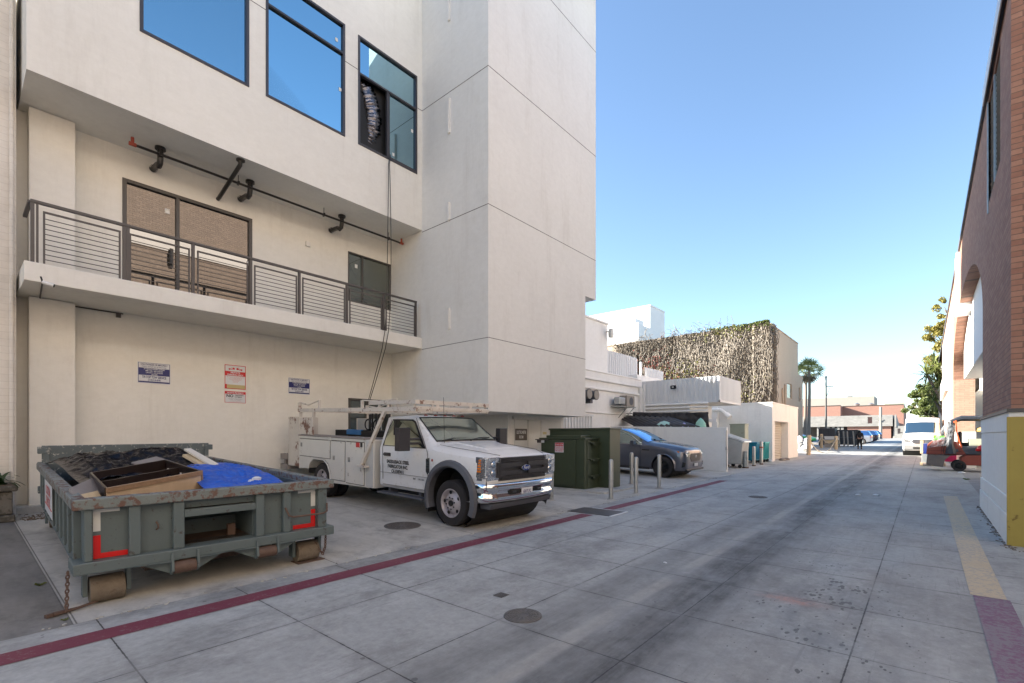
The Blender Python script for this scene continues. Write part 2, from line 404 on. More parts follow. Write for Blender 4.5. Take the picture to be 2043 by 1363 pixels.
m_rackwhite = mat('chipped white rack paint', (.62, .57, .50), .6, .15, 6, bump=.3, stain=(.17, .07, .035), samt=.85, sscale=7, sth=.56)
m_rustw = mat('rust eaten white panel', (.62, .57, .50), .6, .1, 6, stain=(.15, .055, .03), samt=.9, sscale=3.2, sth=.55)
m_tyre = mat('tyre rubber', (.022, .020, .020), .75, .25, 5, bump=.4, bscale=80)
m_plas = mat('grey moulded plastic', (.085, .09, .105), .55, .08)
m_plasd = mat('dark grille plastic', (.035, .033, .036), .4, .1)
m_blk = mat('black', (.008, .008, .008), .6, .1)
m_chrome = mat('chrome', (.72, .73, .75), .09, .05, 4, 1.0)
m_rimw = mat('grey painted wheel', (.42, .39, .40), .4, .1, 6, .2, stain=(.2, .15, .12), samt=.5, sscale=14)
m_lens = mat('headlight lens', (.62, .63, .66), .1, .5, 14, .9, coat=1, bump=1, bscale=22)
m_amber = mat('amber lens', (.75, .22, .03), .2, .2, 20, coat=1)
m_carglass = glass_mat('car glass', (.62, .70, .62), .30, (.035, .042, .034))
m_carglassb = glass_mat('sky lit windscreen', (.45, .70, 1.0), .62, (.01, .03, .08))
m_fordblue = mat('deep blue enamel', (.01, .03, .20), .15, .05, coat=1)
m_ink = mat('black lettering', (.015, .015, .015), .5, .05)
m_navy = mat('navy sign ink', (.018, .022, .14), .4, .08)
m_signw = mat('white sign face', (.66, .68, .70), .4, .05)
m_signr = mat('red sign ink', (.55, .02, .025), .4, .06)
m_signy = mat('tan tape', (.50, .42, .20), .5, .1)
m_green = mat('green cabinet paint', (.045, .060, .032), .42, .12, 2, bump=.04, stain=(.09, .11, .07), samt=.25, sscale=3, sth=.6)
m_suv = mat('grey metallic car paint', (.12, .125, .15), .3, .05, 2, .65, coat=1)
m_teal = mat('teal bin plastic', (.0, .20, .32), .45, .12)
m_teal2 = mat('sea green bin plastic', (.03, .34, .34), .45, .12)
m_steelbin = mat('dull steel bin', (.40, .42, .42), .4, .25, 3, .5)
m_beige = mat('beige green cabinet', (.36, .38, .29), .5, .1, stain=(.2,.18,.12), samt=.4)
m_corr = corr_mat('white ribbed metal', (.68, .69, .69))
m_corrd = corr_mat('cream ribbed metal', (.56, .56, .53))
m_tanw = stucco_mat('tan stucco', (.44, .325, .21), dirt=(.25, .2, .15), amt=.5)
m_shut = mat('cream roller shutter', (.52, .49, .42), .5, .1)
m_yellow = mat('scuffed yellow paint', (.36, .27, .05), .55, .15, 3, bump=.1, stain=(.12, .07, .02), samt=.8, sscale=7, sth=.62)
m_post = mat('pale timber post', (.50, .38, .24), .8, .2, 5)
m_rope = mat('pale rope', (.50, .44, .34), .9)
m_manh = mat('cast iron cover', (.12, .11, .10), .6, .3, 30, .2, bump=.6, bscale=60)
m_stone = mat('mossy stone', (.17, .155, .13), .9, .45, 6, bump=.9, bscale=16, stain=(.07, .065, .055), samt=.8, sscale=5, sth=.5)
m_orange = mat('faded orange forklift paint', (.25, .055, .035), .55, .2, 4, stain=(.12, .07, .05), samt=.6, sscale=6, sth=.6)
m_cwt = mat('grey counterweight', (.15, .125, .115), .6, .2, 4, stain=(.08,.06,.05), samt=.5)
m_film = mat('wrapped clear film', (.36, .38, .40), .25, .15, 10)
m_film.node_tree.nodes['Principled BSDF'].inputs['Alpha'].default_value = .3
m_wrap = mat('grey tape wrap', (.03, .035, .045), .4, .5, 12, bump=.8, bscale=18)
m_conc = apron_mat('far concrete', (.24, .235, .22), (.30, .29, .27), (.18, .175, .17))
m_cream = stucco_mat('far cream render', (.27, .235, .19), dirt=(.22,.2,.17), amt=.15)
m_bark = mat('bark', (.16, .12, .085), .9, .35, 8, bump=.8, bscale=20)
m_bark2 = mat('grey brown palm bark', (.19, .15, .12), .9, .35, 14, bump=.6, stretch=(1,1,6))
def leaf_mat(name, a, b, tr=.35):
    N = NT(name); g = N.n('ShaderNodeNewGeometry'); f = g.outputs['Random Per Island']
    n = N.noise(g.outputs['Position'], .9, 4, .6)
    c = N.mix(N.m('MULTIPLY', N.m('ADD', f, n), .5), a, b)
    N.base(c); N.b.inputs['Roughness'].default_value = .55
    t = N.n('ShaderNodeBsdfTranslucent'); N.l(c, t.inputs[0]); mx = N.n('ShaderNodeMixShader'); mx.inputs[0].default_value = tr
    N.l(N.b.outputs[0], mx.inputs[1]); N.l(t.outputs[0], mx.inputs[2]); N.l(mx.outputs[0], N.t.nodes['Material Output'].inputs[0])
    return N.mat
m_leafo = leaf_mat('olive gold leaves', (.10, .11, .02), (.38, .31, .065))
m_leafg = leaf_mat('dark green leaves', (.035, .075, .02), (.22, .25, .06))
m_palm = leaf_mat('palm fronds', (.06, .10, .03), (.30, .32, .10))
m_palmd = leaf_mat('dry palm skirt', (.10, .075, .04), (.24, .19, .11), .1)
m_vine = leaf_mat('bare vine stems', (.13, .108, .082), (.24, .20, .152), .05)
m_vleaf = leaf_mat('sparse vine leaves', (.09, .068, .05), (.18, .13, .09), .2)
m_vred = leaf_mat('red vine leaves', (.16, .03, .02), (.34, .08, .06), .2)
m_vyel = leaf_mat('yellow green vine leaves', (.13, .15, .03), (.36, .34, .08), .3)
m_fern = leaf_mat('fern leaves', (.012, .035, .012), (.05, .10, .03), .25)
# ------------------------------------------------------------------ the ground
def sheet(name, x0, x1, y0, y1, dz, m, nx=1, ny=1):
    xs = sorted(set([x0, x1] + [v for v in (-13.65, -5.65) if x0 < v < x1]))
    ys = sorted(set([y0, y1] + [v for v in (150,) if y0 < v < y1]))
    b = MB(); vs = [(x, y, gz(x, y)+dz) for y in ys for x in xs]; n = len(xs)
    b.add(vs, [(j*n+i, j*n+i+1, (j+1)*n+i+1, (j+1)*n+i) for j in range(len(ys)-1) for i in range(n-1)])
    return struct(b.build(name, m))
sheet('ground', -700, 700, -60, 2500, -.03, m_asph2)
sheet('alley_road', -5.65, 6.5, -14, 9.88, 0, m_ground)
sheet('alley_road', -5.65, 1.05, 9.884, 150, 0, m_ground)
sheet('parking_apron', -13.3, -5.655, .7, 60, .0, m_apron)
sheet('asphalt', -16, -5.655, -14, .695, .0, m_asph)
sheet('asphalt', 1.055, 14, 14.4, 60, -.004, m_asph2)
def line(name, x0, x1, y0, y1, m, dz=.004): return sheet(name, x0, x1, y0, y1, dz, m)
line('painted_line', -5.30, -5.03, -14, 8.35, m_redl)
line('painted_line', -5.30, -5.04, 9.0, 17.0, m_redl)
line('painted_line', .34, .60, 6.66, 16.3, m_tanl)
line('painted_line', .36, .62, -6, 6.65, m_purl)
b = MB(); random.seed(4)                                # grit and chipped edge between apron and alley
for i in range(260):
    y = random.uniform(.5, 20); x = -5.66+random.gauss(0, .035); s = random.uniform(.008, .022)
    b.obox((x, y, gz(x, y)+s*.2), (s, s*1.4, s*.5), (0, 0, random.uniform(0, 3)))
struct(b.build('gravel', m_apron), 'stuff')
b = MB()
b.box(-13.04, .72, .05, -12.55, 9.0, .36); struct(b.build('wall_kerb', m_apron, bevel=.02))

# ------------------------------------------------------------------ walls with openings
def rectwall(b, ax, pos, u0, u1, z0, z1, holes, depth, m=0, mr=None):
    """a wall face in the plane ax = pos with rectangular openings (u0,u1,z0,z1), reveals going depth inwards"""
    us = sorted({u0, u1, *[h[0] for h in holes], *[h[1] for h in holes]}); zs = sorted({z0, z1, *[h[2] for h in holes], *[h[3] for h in holes]})
    def P(u, z, d=0): return (pos+d, u, z) if ax == 'x' else (u, pos+d, z)
    for i in range(len(us)-1):
        for j in range(len(zs)-1):
            cu, cz = (us[i]+us[i+1])/2, (zs[j]+zs[j+1])/2
            if any(h[0] < cu < h[1] and h[2] < cz < h[3] for h in holes): continue
            b.quad(P(us[i], zs[j]), P(us[i+1], zs[j]), P(us[i+1], zs[j+1]), P(us[i], zs[j+1]), m)
    for h in holes:
        a, c, d, e = h
        for q in (((a, d), (c, d)), ((c, d), (c, e)), ((c, e), (a, e)), ((a, e), (a, d))):
            b.quad(P(*q[0]), P(*q[1]), P(*q[1], depth), P(*q[0], depth), m if mr is None else mr)
        if len(h) == 4: pass
def window(root, ax, pos, u0, u1, z0, z1, cols=(), rows=(), fr=.06, proud=.02, depth=.07, mf=None, mg=None, name='window', sill=False, fx=0):
    """frame ring with bars and a pane, a part of root; cols and rows are the bar positions"""
    mf = mf or m_frame; mg = mg or m_glassblue; s = 1 if proud >= 0 else -1
    def bx(b, a, c, d, e, p, q):
        lo, hi = sorted((pos+p, pos+q))
        if ax == 'x': b.box(lo, a, d, hi, c, e)
        else: b.box(a, lo, d, c, hi, e)
    b = MB()
    bx(b, u0, u0+fr, z0, z1, proud, -depth*s); bx(b, u1-fr, u1, z0, z1, proud, -depth*s)
    bx(b, u0+fr, u1-fr, z0, z0+fr, proud, -depth*s); bx(b, u0+fr, u1-fr, z1-fr, z1, proud, -depth*s)
    for c in cols:
        if isinstance(c, tuple): bx(b, c[0]-fr*.45, c[0]+fr*.45, c[1], c[2], proud-.006*s, -depth*s)
        else: bx(b, c-fr*.45, c+fr*.45, z0+fr, z1-fr, proud-.006*s, -depth*s)
    for r in rows: bx(b, u0+fr, u1-fr, r-fr*.45, r+fr*.45, proud-.003*s, -depth*s)
    f = b.build(name, mf, root, bevel=.004, seg=1)
    g = MB()
    P = (lambda u, z: (pos-depth*.6*s, u, z)) if ax == 'x' else (lambda u, z: (u, pos-depth*.6*s, z))
    g.quad(P(u0+fr*.5+fx, z0+fr*.5), P(u1-fr*.5, z0+fr*.5), P(u1-fr*.5, z1-fr*.5), P(u0+fr*.5+fx, z1-fr*.5))
    g.build('pane', mg, f)
    return f

# ------------------------------------------------------------------ the big stucco building on the left
XF, XR, XT, YT = -11.5, -13.05, -8.76, 9.24             # upper front, recessed wall, tower front, tower side
bd = thing('stucco_building', 'tall cream stucco building with balcony, big blue windows and a projecting tower', 'building', (-13, 5, 0))
def bl(o): o.location = (-bd.location.x, -bd.location.y, 0); return o
class Sub:                                              # parts of the building are drawn in world coordinates
    pass
def part(b, name, m, root, **k):
    o = b.build(name, m, root, **k); o.location = (-root.location.x, -root.location.y, -root.location.z); return o
W1 = (2.37, 4.35, 9.47, 12.9); W2 = (4.71, 6.70, 9.47, 12.4); W3 = (7.08, 9.05, 9.46, 12.38)
b = MB(); rectwall(b, 'x', XF, .83, YT, 7.85, 15.3, [W1, W2, W3], -.22)
b.quad((XF, .83, 7.85), (XF, YT, 7.85), (-24, YT, 7.85), (-24, .83, 7.85)); b.quad((XF, .83, 7.85), (XF, .83, 15.3), (-24, .83, 15.3), (-24, .83, 7.85))
b.quad((XF, .83, 15.3), (XF, YT, 15.3), (-24, YT, 15.3), (-24, .83, 15.3)); b.quad((-24, .83, 0), (-24, 9.2, 0), (-24, 9.2, 15.3), (-24, .83, 15.3))
part(b, 'upper_wall', m_stucco, bd, fix=False)
b = MB(); DR = (2.39, 5.01, 4.62, 7.2); WN = (7.70, 9.21, 5.7, 7.17); WL = (7.71, 9.20, 1.3, 2.8)
rectwall(b, 'x', XR, .8, YT, -.2, 7.85, [DR, WN, WL], -.12)
b.quad((XR, YT, -.2), (XR, 11.2, -.2), (XR, 11.2, 2.32), (XR, YT, 2.32)); b.quad((XR, .8, -.2), (XR, .8, 7.85), (-24, .8, 7.85), (-24, .8, -.2))
part(b, 'recessed_wall', m_stucco, bd, fix=False)
b = MB(); b.box(XR-.02, .95, .33, XR+.32, 1.6, 4.28); b.box(XR-.02, .95, 4.63, XR+.32, 1.6, 7.84); part(b, 'pier', m_stucco, bd, bevel=.012)
b = MB(); b.box(XR+.002, .80, 4.29, XF, YT-.002, 4.62); part(b, 'balcony_slab', m_stucco, bd, bevel=.012)
b = MB(); b.box(-24, YT, 2.32, XT, 14.03, 6.42); b.box(-24, YT+.001, 6.421, XT-.0005, 14.71, 17.5)
tw = part(b, 'tower', m_stucco2, bd)
b = MB(); b.box(-23.9, 11.0, -.2, -9.6, 13.95, 2.319); part(b, 'ground_floor_wall', m_stucco2, bd)
# shadow gaps between the render panels
b = MB(); g = .007
for z in (4.27, 7.80, 11.45, 15.1):
    b.box(XT-.03, YT-.004, z-g, XT+.004, 14.03 if z < 6.4 else 14.71, z+g)
    b.box(XF if z > 4.5 else XF, YT-.004, z-g, XT-.03, YT+.01, z+g)
for a, c in ((.83, 2.37), (4.35, 4.71), (6.70, 7.08), (9.05, YT)): b.box(XF-.01, a, 11.45-g, XF+.004, c, 11.45+g)
[setattr(o_, 'location', (13, -5, 0)) for o_ in islands(b, 'panel_joint', m_groove, bd)]
b = MB()                                                # narrow vertical fins on the side of the tower
for pa, pb in ((-70, 42), (197, 266), (405, 440), (615, 657)):
    z1, z0 = at(897, pa, YT).z, at(897, pb, YT).z; x = at(897, pb, YT).x
    b.box(x-.035, YT-.07, z0, x+.035, YT+.01, z1); b.cyl((x, YT-.05, z0-.03), (x, YT-.05, z0+.02), .018)
part(b, 'wall_fin', m_stucco2, bd, bevel=.006)
def bwin(*a, **k):
    f = window(bd, *a, **k); f.location = (-bd.location.x, -bd.location.y, 0); return f
bwin('x', XF, *W1, rows=(12.35,)); bwin('x', XF, *W2, rows=(11.62,))
w3 = bwin('x', XF, *W3, rows=(11.38,), cols=((8.02, 9.5, 11.38),), fx=0)
for ch in list(w3.children): bpy.data.objects.remove(ch)
g_ = MB(); xx = XF-.042
g_.quad((xx, 7.11, 11.38), (xx, 9.02, 11.38), (xx, 9.02, 12.35), (xx, 7.11, 12.35)); g_.quad((xx, 8.02, 9.49), (xx, 9.02, 9.49), (xx, 9.02, 11.38), (xx, 8.02, 11.38))
g_.build('pane', m_glassblue, w3)
b = MB(); b.box(xx-.02, 8.03, 9.5, xx+.03, 8.10, 11.36); b.box(xx-.02, 8.1, 9.5, xx+.03, 8.99, 9.58); b.build('sash', m_frame, w3, bevel=.004)
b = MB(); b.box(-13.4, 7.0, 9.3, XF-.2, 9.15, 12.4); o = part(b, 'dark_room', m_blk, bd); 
b = MB()                                                # little stickers on the panes
for y, z in ((2.52, 10.35), (6.55, 10.62), (8.86, 10.65), (6.45, 11.85), (8.2, 9.66)): b.box(XF-.037, y, z, XF-.034, y+.07, z+.09)
for y, z in ((3.16, 6.72), (4.9, 6.0), (7.95, 6.75)): b.box(XR-.036, y, z, XR-.033, y+.09, z+.11)
part(b, 'sticker', m_sticker, bd)
d_ = bwin('x', XR, *DR, cols=(3.40,), fr=.075, mf=m_frame2, mg=m_glassdoor, name='sliding_door')
b = MB(); b.tube([(XR+.02, 3.27, 5.55), (XR+.09, 3.25, 5.58), (XR+.09, 3.25, 5.85), (XR+.02, 3.27, 5.88)], .016, 6)
b.box(XR+.0, 3.24, 5.5, XR+.025, 3.31, 5.93); b.build('handle', m_black, d_)
bwin('x', XR, *WN, fr=.035, cols=(8.2,), mf=m_frame2, mg=m_glassdark); bwin('x', XR, *WL, fr=.07, cols=(8.35,), mf=m_frame2, mg=m_glassdark)
b = MB(); b.box(XR, 6.40, 6.93, XR+.06, 6.53, 7.06); part(b, 'junction_box', m_stucco2, bd, bevel=.008)
# plumbing under the soffit
def atZ(px, py, Z):
    u = (px-CX)/FPX; d = (FW[0]+u*RT[0], FW[1]+u*RT[1], -(py-HY)/FPX); t = (Z-CAMH)/d[2]; return Vector((d[0]*t, d[1]*t, Z))
pa, pb = atZ(265, 287, 7.66), atZ(800, 486, 7.66); xm = (pa.x+pb.x)/2
b = MB(); b.tube([(xm, pa.y, 7.66), (xm, pb.y, 7.66)], .028, 8)
for t in (.07, .30, .62, .93):
    y = pa.y+(pb.y-pa.y)*t; b.cyl((xm, y, 7.66), (xm, y, 7.86), .008); b.box(xm-.04, y-.02, 7.62, xm+.04, y+.02, 7.7)
part(b, 'drain_pipe', m_black, bd, smooth=True)
b = MB()
for y in (pa.y, pb.y): b.cyl((xm, y-.06, 7.66), (xm, y+.06, 7.66), .04); b.cyl((xm, y, 7.66), (xm, y, 7.80), .03)
part(b, 'pipe_fitting', m_redp, bd, smooth=True)
b = MB()
for px, py in ((320, 318), (499, 382), (682, 448)):
    q = atZ(px, py, 7.6); x = max(q.x, XR+.3)
    b.tube([(x, q.y, 7.85), (x, q.y, 7.62), (x-.03, q.y, 7.53), (x-.12, q.y, 7.50), (x-.2, q.y, 7.56), (XR, q.y, 7.60)], .058, 10)
    b.cyl((x, q.y, 7.80), (x, q.y, 7.85), .10); b.lathe([(.075, 0), (.075, .05)], (XR+.02, q.y, 7.60), 'x', 12)
q = atZ(480, 325, 7.78)
b.tube([(q.x, q.y, 7.85), (q.x-.02, q.y, 7.74), (XR+.1, q.y, 7.43), (XR, q.y, 7.42)], .045, 10); b.cyl((q.x, q.y, 7.82), (q.x, q.y, 7.85), .09)
part(b, 'trap', m_black, bd, smooth=True)
# electric meter room doors under the tower
xd = -9.597
b = MB()
ys = [atX(px, 850, -9.6).y for px in (1024, 1052, 1078, 1118)]
for i in range(3): b.box(xd-.02, ys[i]+.01, gz(-9.6, 12), xd+.025, ys[i+1]-.01, 2.18)
md = part(b, 'door', m_corrd, bd, bevel=.006)
b = MB(); b.box(xd-.02, ys[0]-.06, .1, xd+.012, ys[0]+.008, 2.27); b.box(xd-.02, ys[0]-.06, 2.19, xd+.012, ys[3]+.06, 2.28); b.box(xd-.02, ys[3]-.008, .1, xd+.012, ys[3]+.06, 2.19)
part(b, 'door_frame', m_stucco2, bd)
b = MB(); b.box(xd+.027, ys[2]+.1, 1.72, xd+.032, ys[2]+.3, 1.8); part(b, 'label_plate', m_signy, bd)

sg = thing('sign', 'dark plate reading ELECTRIC METER ROOM on the pale door under the tower', 'sign', (xd+.027, (ys[0]+ys[1])/2, 1.55))
b = MB(); w_ = (ys[1]-ys[0])*.84; b.box(0, -w_/2, -.02, .006, w_/2, .34); b.build('plate', m_frame2, sg)
b = MB(); text_mb(b, 'ELECTRIC METER', .13, (.006, 0, .19), (0, 1, 0), (0, 0, 1), sx=.46, bold=.002); text_mb(b, 'ROOM', .13, (.006, 0, .04), (0, 1, 0), (0, 0, 1), sx=.5, bold=.002)
b.build('lettering', m_signw, sg, fix=False)

# balcony railing
rl = thing('balcony_railing', 'dark brown metal railing with thin horizontal bars along the concrete balcony', 'railing', (XF-.06, 0, 4.62))
b = MB(); y0, y1 = .88, 9.07; zt = 1.06
b.box(-.035, y0, zt-.035, .035, y1, zt+.012); b.box(-.9, y0-.03, zt-.035, -.035, y0+.03, zt+.012); b.build('handrail', m_rail, rl, bevel=.004)
px_ = [62, 248, 385, 500, 597, 692, 765, 832]; yy = [atX(p, 500, XF-.06).y for p in px_]; yy[0] = y0; yy[-1] = y1
b = MB()
for i, y in enumerate(yy):
    b.box(-.025, y-.028 if 0 < i < 7 else (y if i == 0 else y-.05), 0, .025, y+.028 if 0 < i < 7 else (y+.05 if i == 0 else y), zt-.036)
    if i == 1: b.box(-.025, y+.03, 0, .025, y+.08, zt-.036)
b.build('post', m_rail, rl)
b = MB(); b.box(-.022, y0+.07, 0, .022, y0+.10, zt-.036)
for i in range(7):
    a, c = yy[i]+.075, yy[i+1]-.055
    if i == 0: a += .08
    b.box(-.015, a, zt-.17, .015, c, zt-.14); b.box(-.014, a, .02, .014, a+.028, zt-.17); b.box(-.014, c-.028, .02, .014, c, zt-.17)
    for k in range(9): z = .09+k*.088; b.cyl((0, a+.028, z), (0, c-.028, z), .0085, n=5)
b.build('bar', m_rail, rl)

# parking and tow signs
def wall_sign(name, label, px0, py0, px1, py1, fn, group=None):
    a, c = atX(px0, py0, XR), atX(px1, py1, XR)
    s = thing(name, label, 'sign', (XR+.004, (a.y+c.y)/2, (a.z+c.z)/2), 0, group); w, h = c.y-a.y, a.z-c.z
    fn(s, w, h); return s
U, V = (0, 1, 0), (0, 0, 1)
def tow(s, w, h):
    b = MB(); b.box(0, -w/2, -h/2, .004, w/2, h/2); b.build('plate', m_signw, s)
    b = MB(); d = .0045
    for a, c in ((.33*h, -.03*h), (-.40*h, -.47*h)): b.box(.004, -w*.475, c-.085*h if a > 0 else c, d+.001, w*.475, a-.10*h if a > 0 else a)
    t = .008
    b.box(.004, -w*.48, h*.46, d, w*.48, h*.475); b.box(.004, -w*.48, -h*.475, d, -w*.465, h*.46); b.box(.004, w*.465, -h*.475, d, w*.48, h*.46)
    text_mb(b, 'UNAUTHORIZED OR IMPROPERLY', h*.105, (d+.001, 0, h*.36), U, V, sx=w/h*.50, bold=.001)
    text_mb(b, 'PARKED VEHICLES WILL BE IMPOUNDED', h*.085, (d+.001, 0, h*.265), U, V, sx=w/h*.48)
    text_mb(b, 'TIP-TOP TOW SERVICE', h*.155, (d+.001, 0, -h*.255), U, V, sx=w/h*.46, bold=.002)
    text_mb(b, '(310)314-4040', h*.125, (d+.001, 0, -h*.375), U, V, sx=w/h*.52, bold=.001)
    b.build('print', m_navy, s, fix=False)
    b = MB()
    text_mb(b, "AT VEHICLE OWNER'S EXPENSE", h*.085, (.0075, 0, h*.155), U, V, sx=w/h*.52, bold=.001)
    text_mb(b, 'SMMC 3.1248.A   SMPD (310)458-8491', h*.075, (.0075, 0, h*.07), U, V, sx=w/h*.44, bold=.001)
    text_mb(b, 'L.A.M.C. 80.71.4   L.A.P.D. (877)275-5273', h*.075, (.0075, 0, -h*.015), U, V, sx=w/h*.40, bold=.001)
    text_mb(b, 'CVC 22658', h*.075, (.0075, 0, -h*.098), U, V, sx=w/h*.5, bold=.001)
    b.build('lettering', m_signw, s, fix=False)
wall_sign('sign', 'blue and white tow service sign above the dumpster, larger of the two', 274, 721, 340, 768, tow)
wall_sign('sign', 'smaller blue and white tow service sign beside the service truck rack', 575, 753, 618, 788, tow)
def towtruck(b, x0, z0, s, flip, d):
    f = -1 if flip else 1
    P = lambda pts: b.prism([(x0+f*x*s, z0+z*s) for x, z in pts], 'x', .0045, d)
    P([(-.5, 0), (.1, 0), (.1, .12), (-.15, .12), (-.35, .2), (-.5, .15)]); P([(.12, .02), (.5, .12), (.48, .24), (.34, .36), (.18, .34), (.1, .2)])
    for cx in (-.35, .35):
        zc = 0 if cx < 0 else .06
        P([(cx+.09*math.cos(t*.785), zc+.09*math.sin(t*.785)) for t in range(8)])
    P([(-.2, .12), (-.16, .12), (.16, .42), (.12, .42)])
def priv(s, w, h):
    b = MB(); b.box(0, -w/2, -h/2, .004, w/2, h/2); b.build('plate', m_signw, s, bevel=.002)
    b = MB(); d = .0055; k = w*.03
    for q in ((-w/2, -h/2, -w/2+k, h/2), (w/2-k, -h/2, w/2, h/2), (-w/2+k, h/2-k, w/2-k, h/2), (-w/2+k, -h/2, w/2-k, -h/2+k)): b.box(.004, q[0], q[1], d, q[2], q[3])
    b.box(.004, -w/2+k, h*.05, d, w/2-k, h*.235)
    towtruck(b, -w*.17, h*.31, w*.30, False, d); towtruck(b, w*.19, h*.31, w*.30, True, d)
    for i, t in enumerate(('UNAUTHORIZED VEHICLES WILL BE TOWED', 'AWAY AT OWNERS EXPENSE PER', 'CVC 22658 PRIVATE PROPERTY', 'TOWED VEHICLES', 'AT ALL TIMES')):
        text_mb(b, t, h*.035, (.0065, 0, -h*.015-i*h*.052), U, V, sx=.95)
    b.box(.004, -w/2+k, -h/2+k, d, -w*.40, -h*.31)
    b.build('print', m_signr, s, fix=False)
    b = MB(); b.box(.004, -w*.40, -h/2+k, .006, w/2-k, -h*.32); b.build('tape', m_signy, s)
    b = MB(); text_mb(b, 'PRIVATE', h*.085, (.0065, 0, h*.155), U, V, sx=1.15, bold=.002); text_mb(b, 'PARKING ONLY', h*.078, (.0065, 0, h*.07), U, V, sx=1.1, bold=.002)
    b.build('lettering', m_signw, s, fix=False)
wall_sign('sign', 'red and white private parking only sign with tow trucks and a tan strip', 448, 727, 490, 778, priv)
def notr(s, w, h):
    b = MB(); b.box(0, -w/2, -h/2, .004, w/2, h/2); b.build('plate', m_signw, s, bevel=.002)
    b = MB(); d = .0055; k = w*.02
    for q in ((-w/2, -h/2, -w/2+k, h/2), (w/2-k, -h/2, w/2, h/2), (-w/2+k, -h/2, w/2-k, -h/2+k)): b.box(.004, q[0], q[1], d, q[2], q[3])
    b.box(.004, -w/2+k, h*.27, d, w/2-k, h*.5)
    text_mb(b, 'VIOLATORS SUBJECT TO ARREST CITATION', h*.05, (.0065, 0, -h*.4), U, V, sx=1.0)
    b.build('print', m_signr, s, fix=False)
    b = MB(); text_mb(b, 'PRIVATE PROPERTY', h*.16, (.0065, 0, h*.32), U, V, sx=.95, bold=.001); b.build('lettering', m_signw, s, fix=False)
    b = MB(); text_mb(b, 'NO', h*.36, (.0065, -w*.26, -.02*h), U, V, bold=.003); text_mb(b, 'TRESPASSING', h*.12, (.0065, w*.18, h*.13), U, V, bold=.001); text_mb(b, 'LOITERING', h*.12, (.0065, w*.14, -h*.02), U, V, bold=.001)
    text_mb(b, 'THIS PROPERTY IS CLOSED TO THE PUBLIC', h*.06, (.0065, 0, -h*.17), U, V, sx=1.0); text_mb(b, 'NO ENTRY WITHOUT PERMISSION', h*.06, (.0065, 0, -h*.27), U, V, sx=1.0)
    b.build('lettering', m_ink, s, fix=False)
wall_sign('sign', 'small sign reading private property no trespassing, below the red parking sign', 448, 780, 490, 805, notr)

# security camera with its conduit, cables from the open window, foil duct
sc_ = thing('security_camera', 'small white bullet camera under the left end of the balcony slab', 'camera', tuple(atZ(85, 563, 4.2)))
b = MB(); b.cyl((0, 0, 0), (.05, .13, -.04), .03, n=12); b.build('body', m_carwhite, sc_, smooth=True); b = MB(); b.cyl((.05, .13, -.04), (.052, .137, -.042), .027, n=12); b.cyl((0, 0, 0), (-.02, -.02, .09), .012); b.build('lens', m_blk, sc_)
q = atZ(85, 563, 4.27); b = MB(); b.tube([(q.x, q.y, 4.275), (XR+.1, q.y+.1, 4.275), (XR+.06, q.y+.3, 4.27), (XR+.03, 2.4, 4.27)], .013, 6); b.box(XR, 2.28, 4.18, XR+.05, 2.36, 4.26)
tag(b.build('conduit', m_rail), 'thin conduit running under the balcony slab from the bullet camera', 'conduit')
b = MB(); random.seed(3)
for k in range(2):
    pts = [(XF+.05, 8.06+k*.03, 9.6), (XF+.07, 8.0+k*.03, 9.3)]
    for i in range(1, 15):
        t = i/14; z = 9.3-t*6.6; y = 8.0-.12*t-.75*max(0, t-.55)**1.6+k*(.03+.1*math.sin(t*3)); x = XF+.08-1.3*max(0, t-.75)*1.5*(1 if z < 4.2 else 0)
        pts.append((x, y, z))
    b.tube(pts, .011, 5)
tag(b.build('cable', m_black, smooth=True), 'pair of black cables hanging from the open upper window down to the truck', 'cable')
b = MB(); n = 60; pts = []; rs = []
for i in range(n):
    t = i/(n-1); pts.append((XF-.42+.12*math.sin(t*4), 7.42+.26*math.sin(t*2.6)+.02, 11.4-1.75*t)); rs.append(.25+.03*math.sin(i*2.1)+random.uniform(-.02, .02))
b.tube(pts, rs, 22)
b.v = [(v[0]+.05*noise.noise(Vector(v)*9), v[1]+.05*noise.noise(Vector(v)*9+Vector((5,5,5))), v[2]+.03*noise.noise(Vector(v)*12)) for v in b.v]
tag(b.build('flexible_duct', mat('silver foil', (.16, .16, .18), .2, .4, 20, 1.0, bump=1, bscale=22), smooth='all'), 'crumpled silver foil duct inside the open upper window', 'duct')

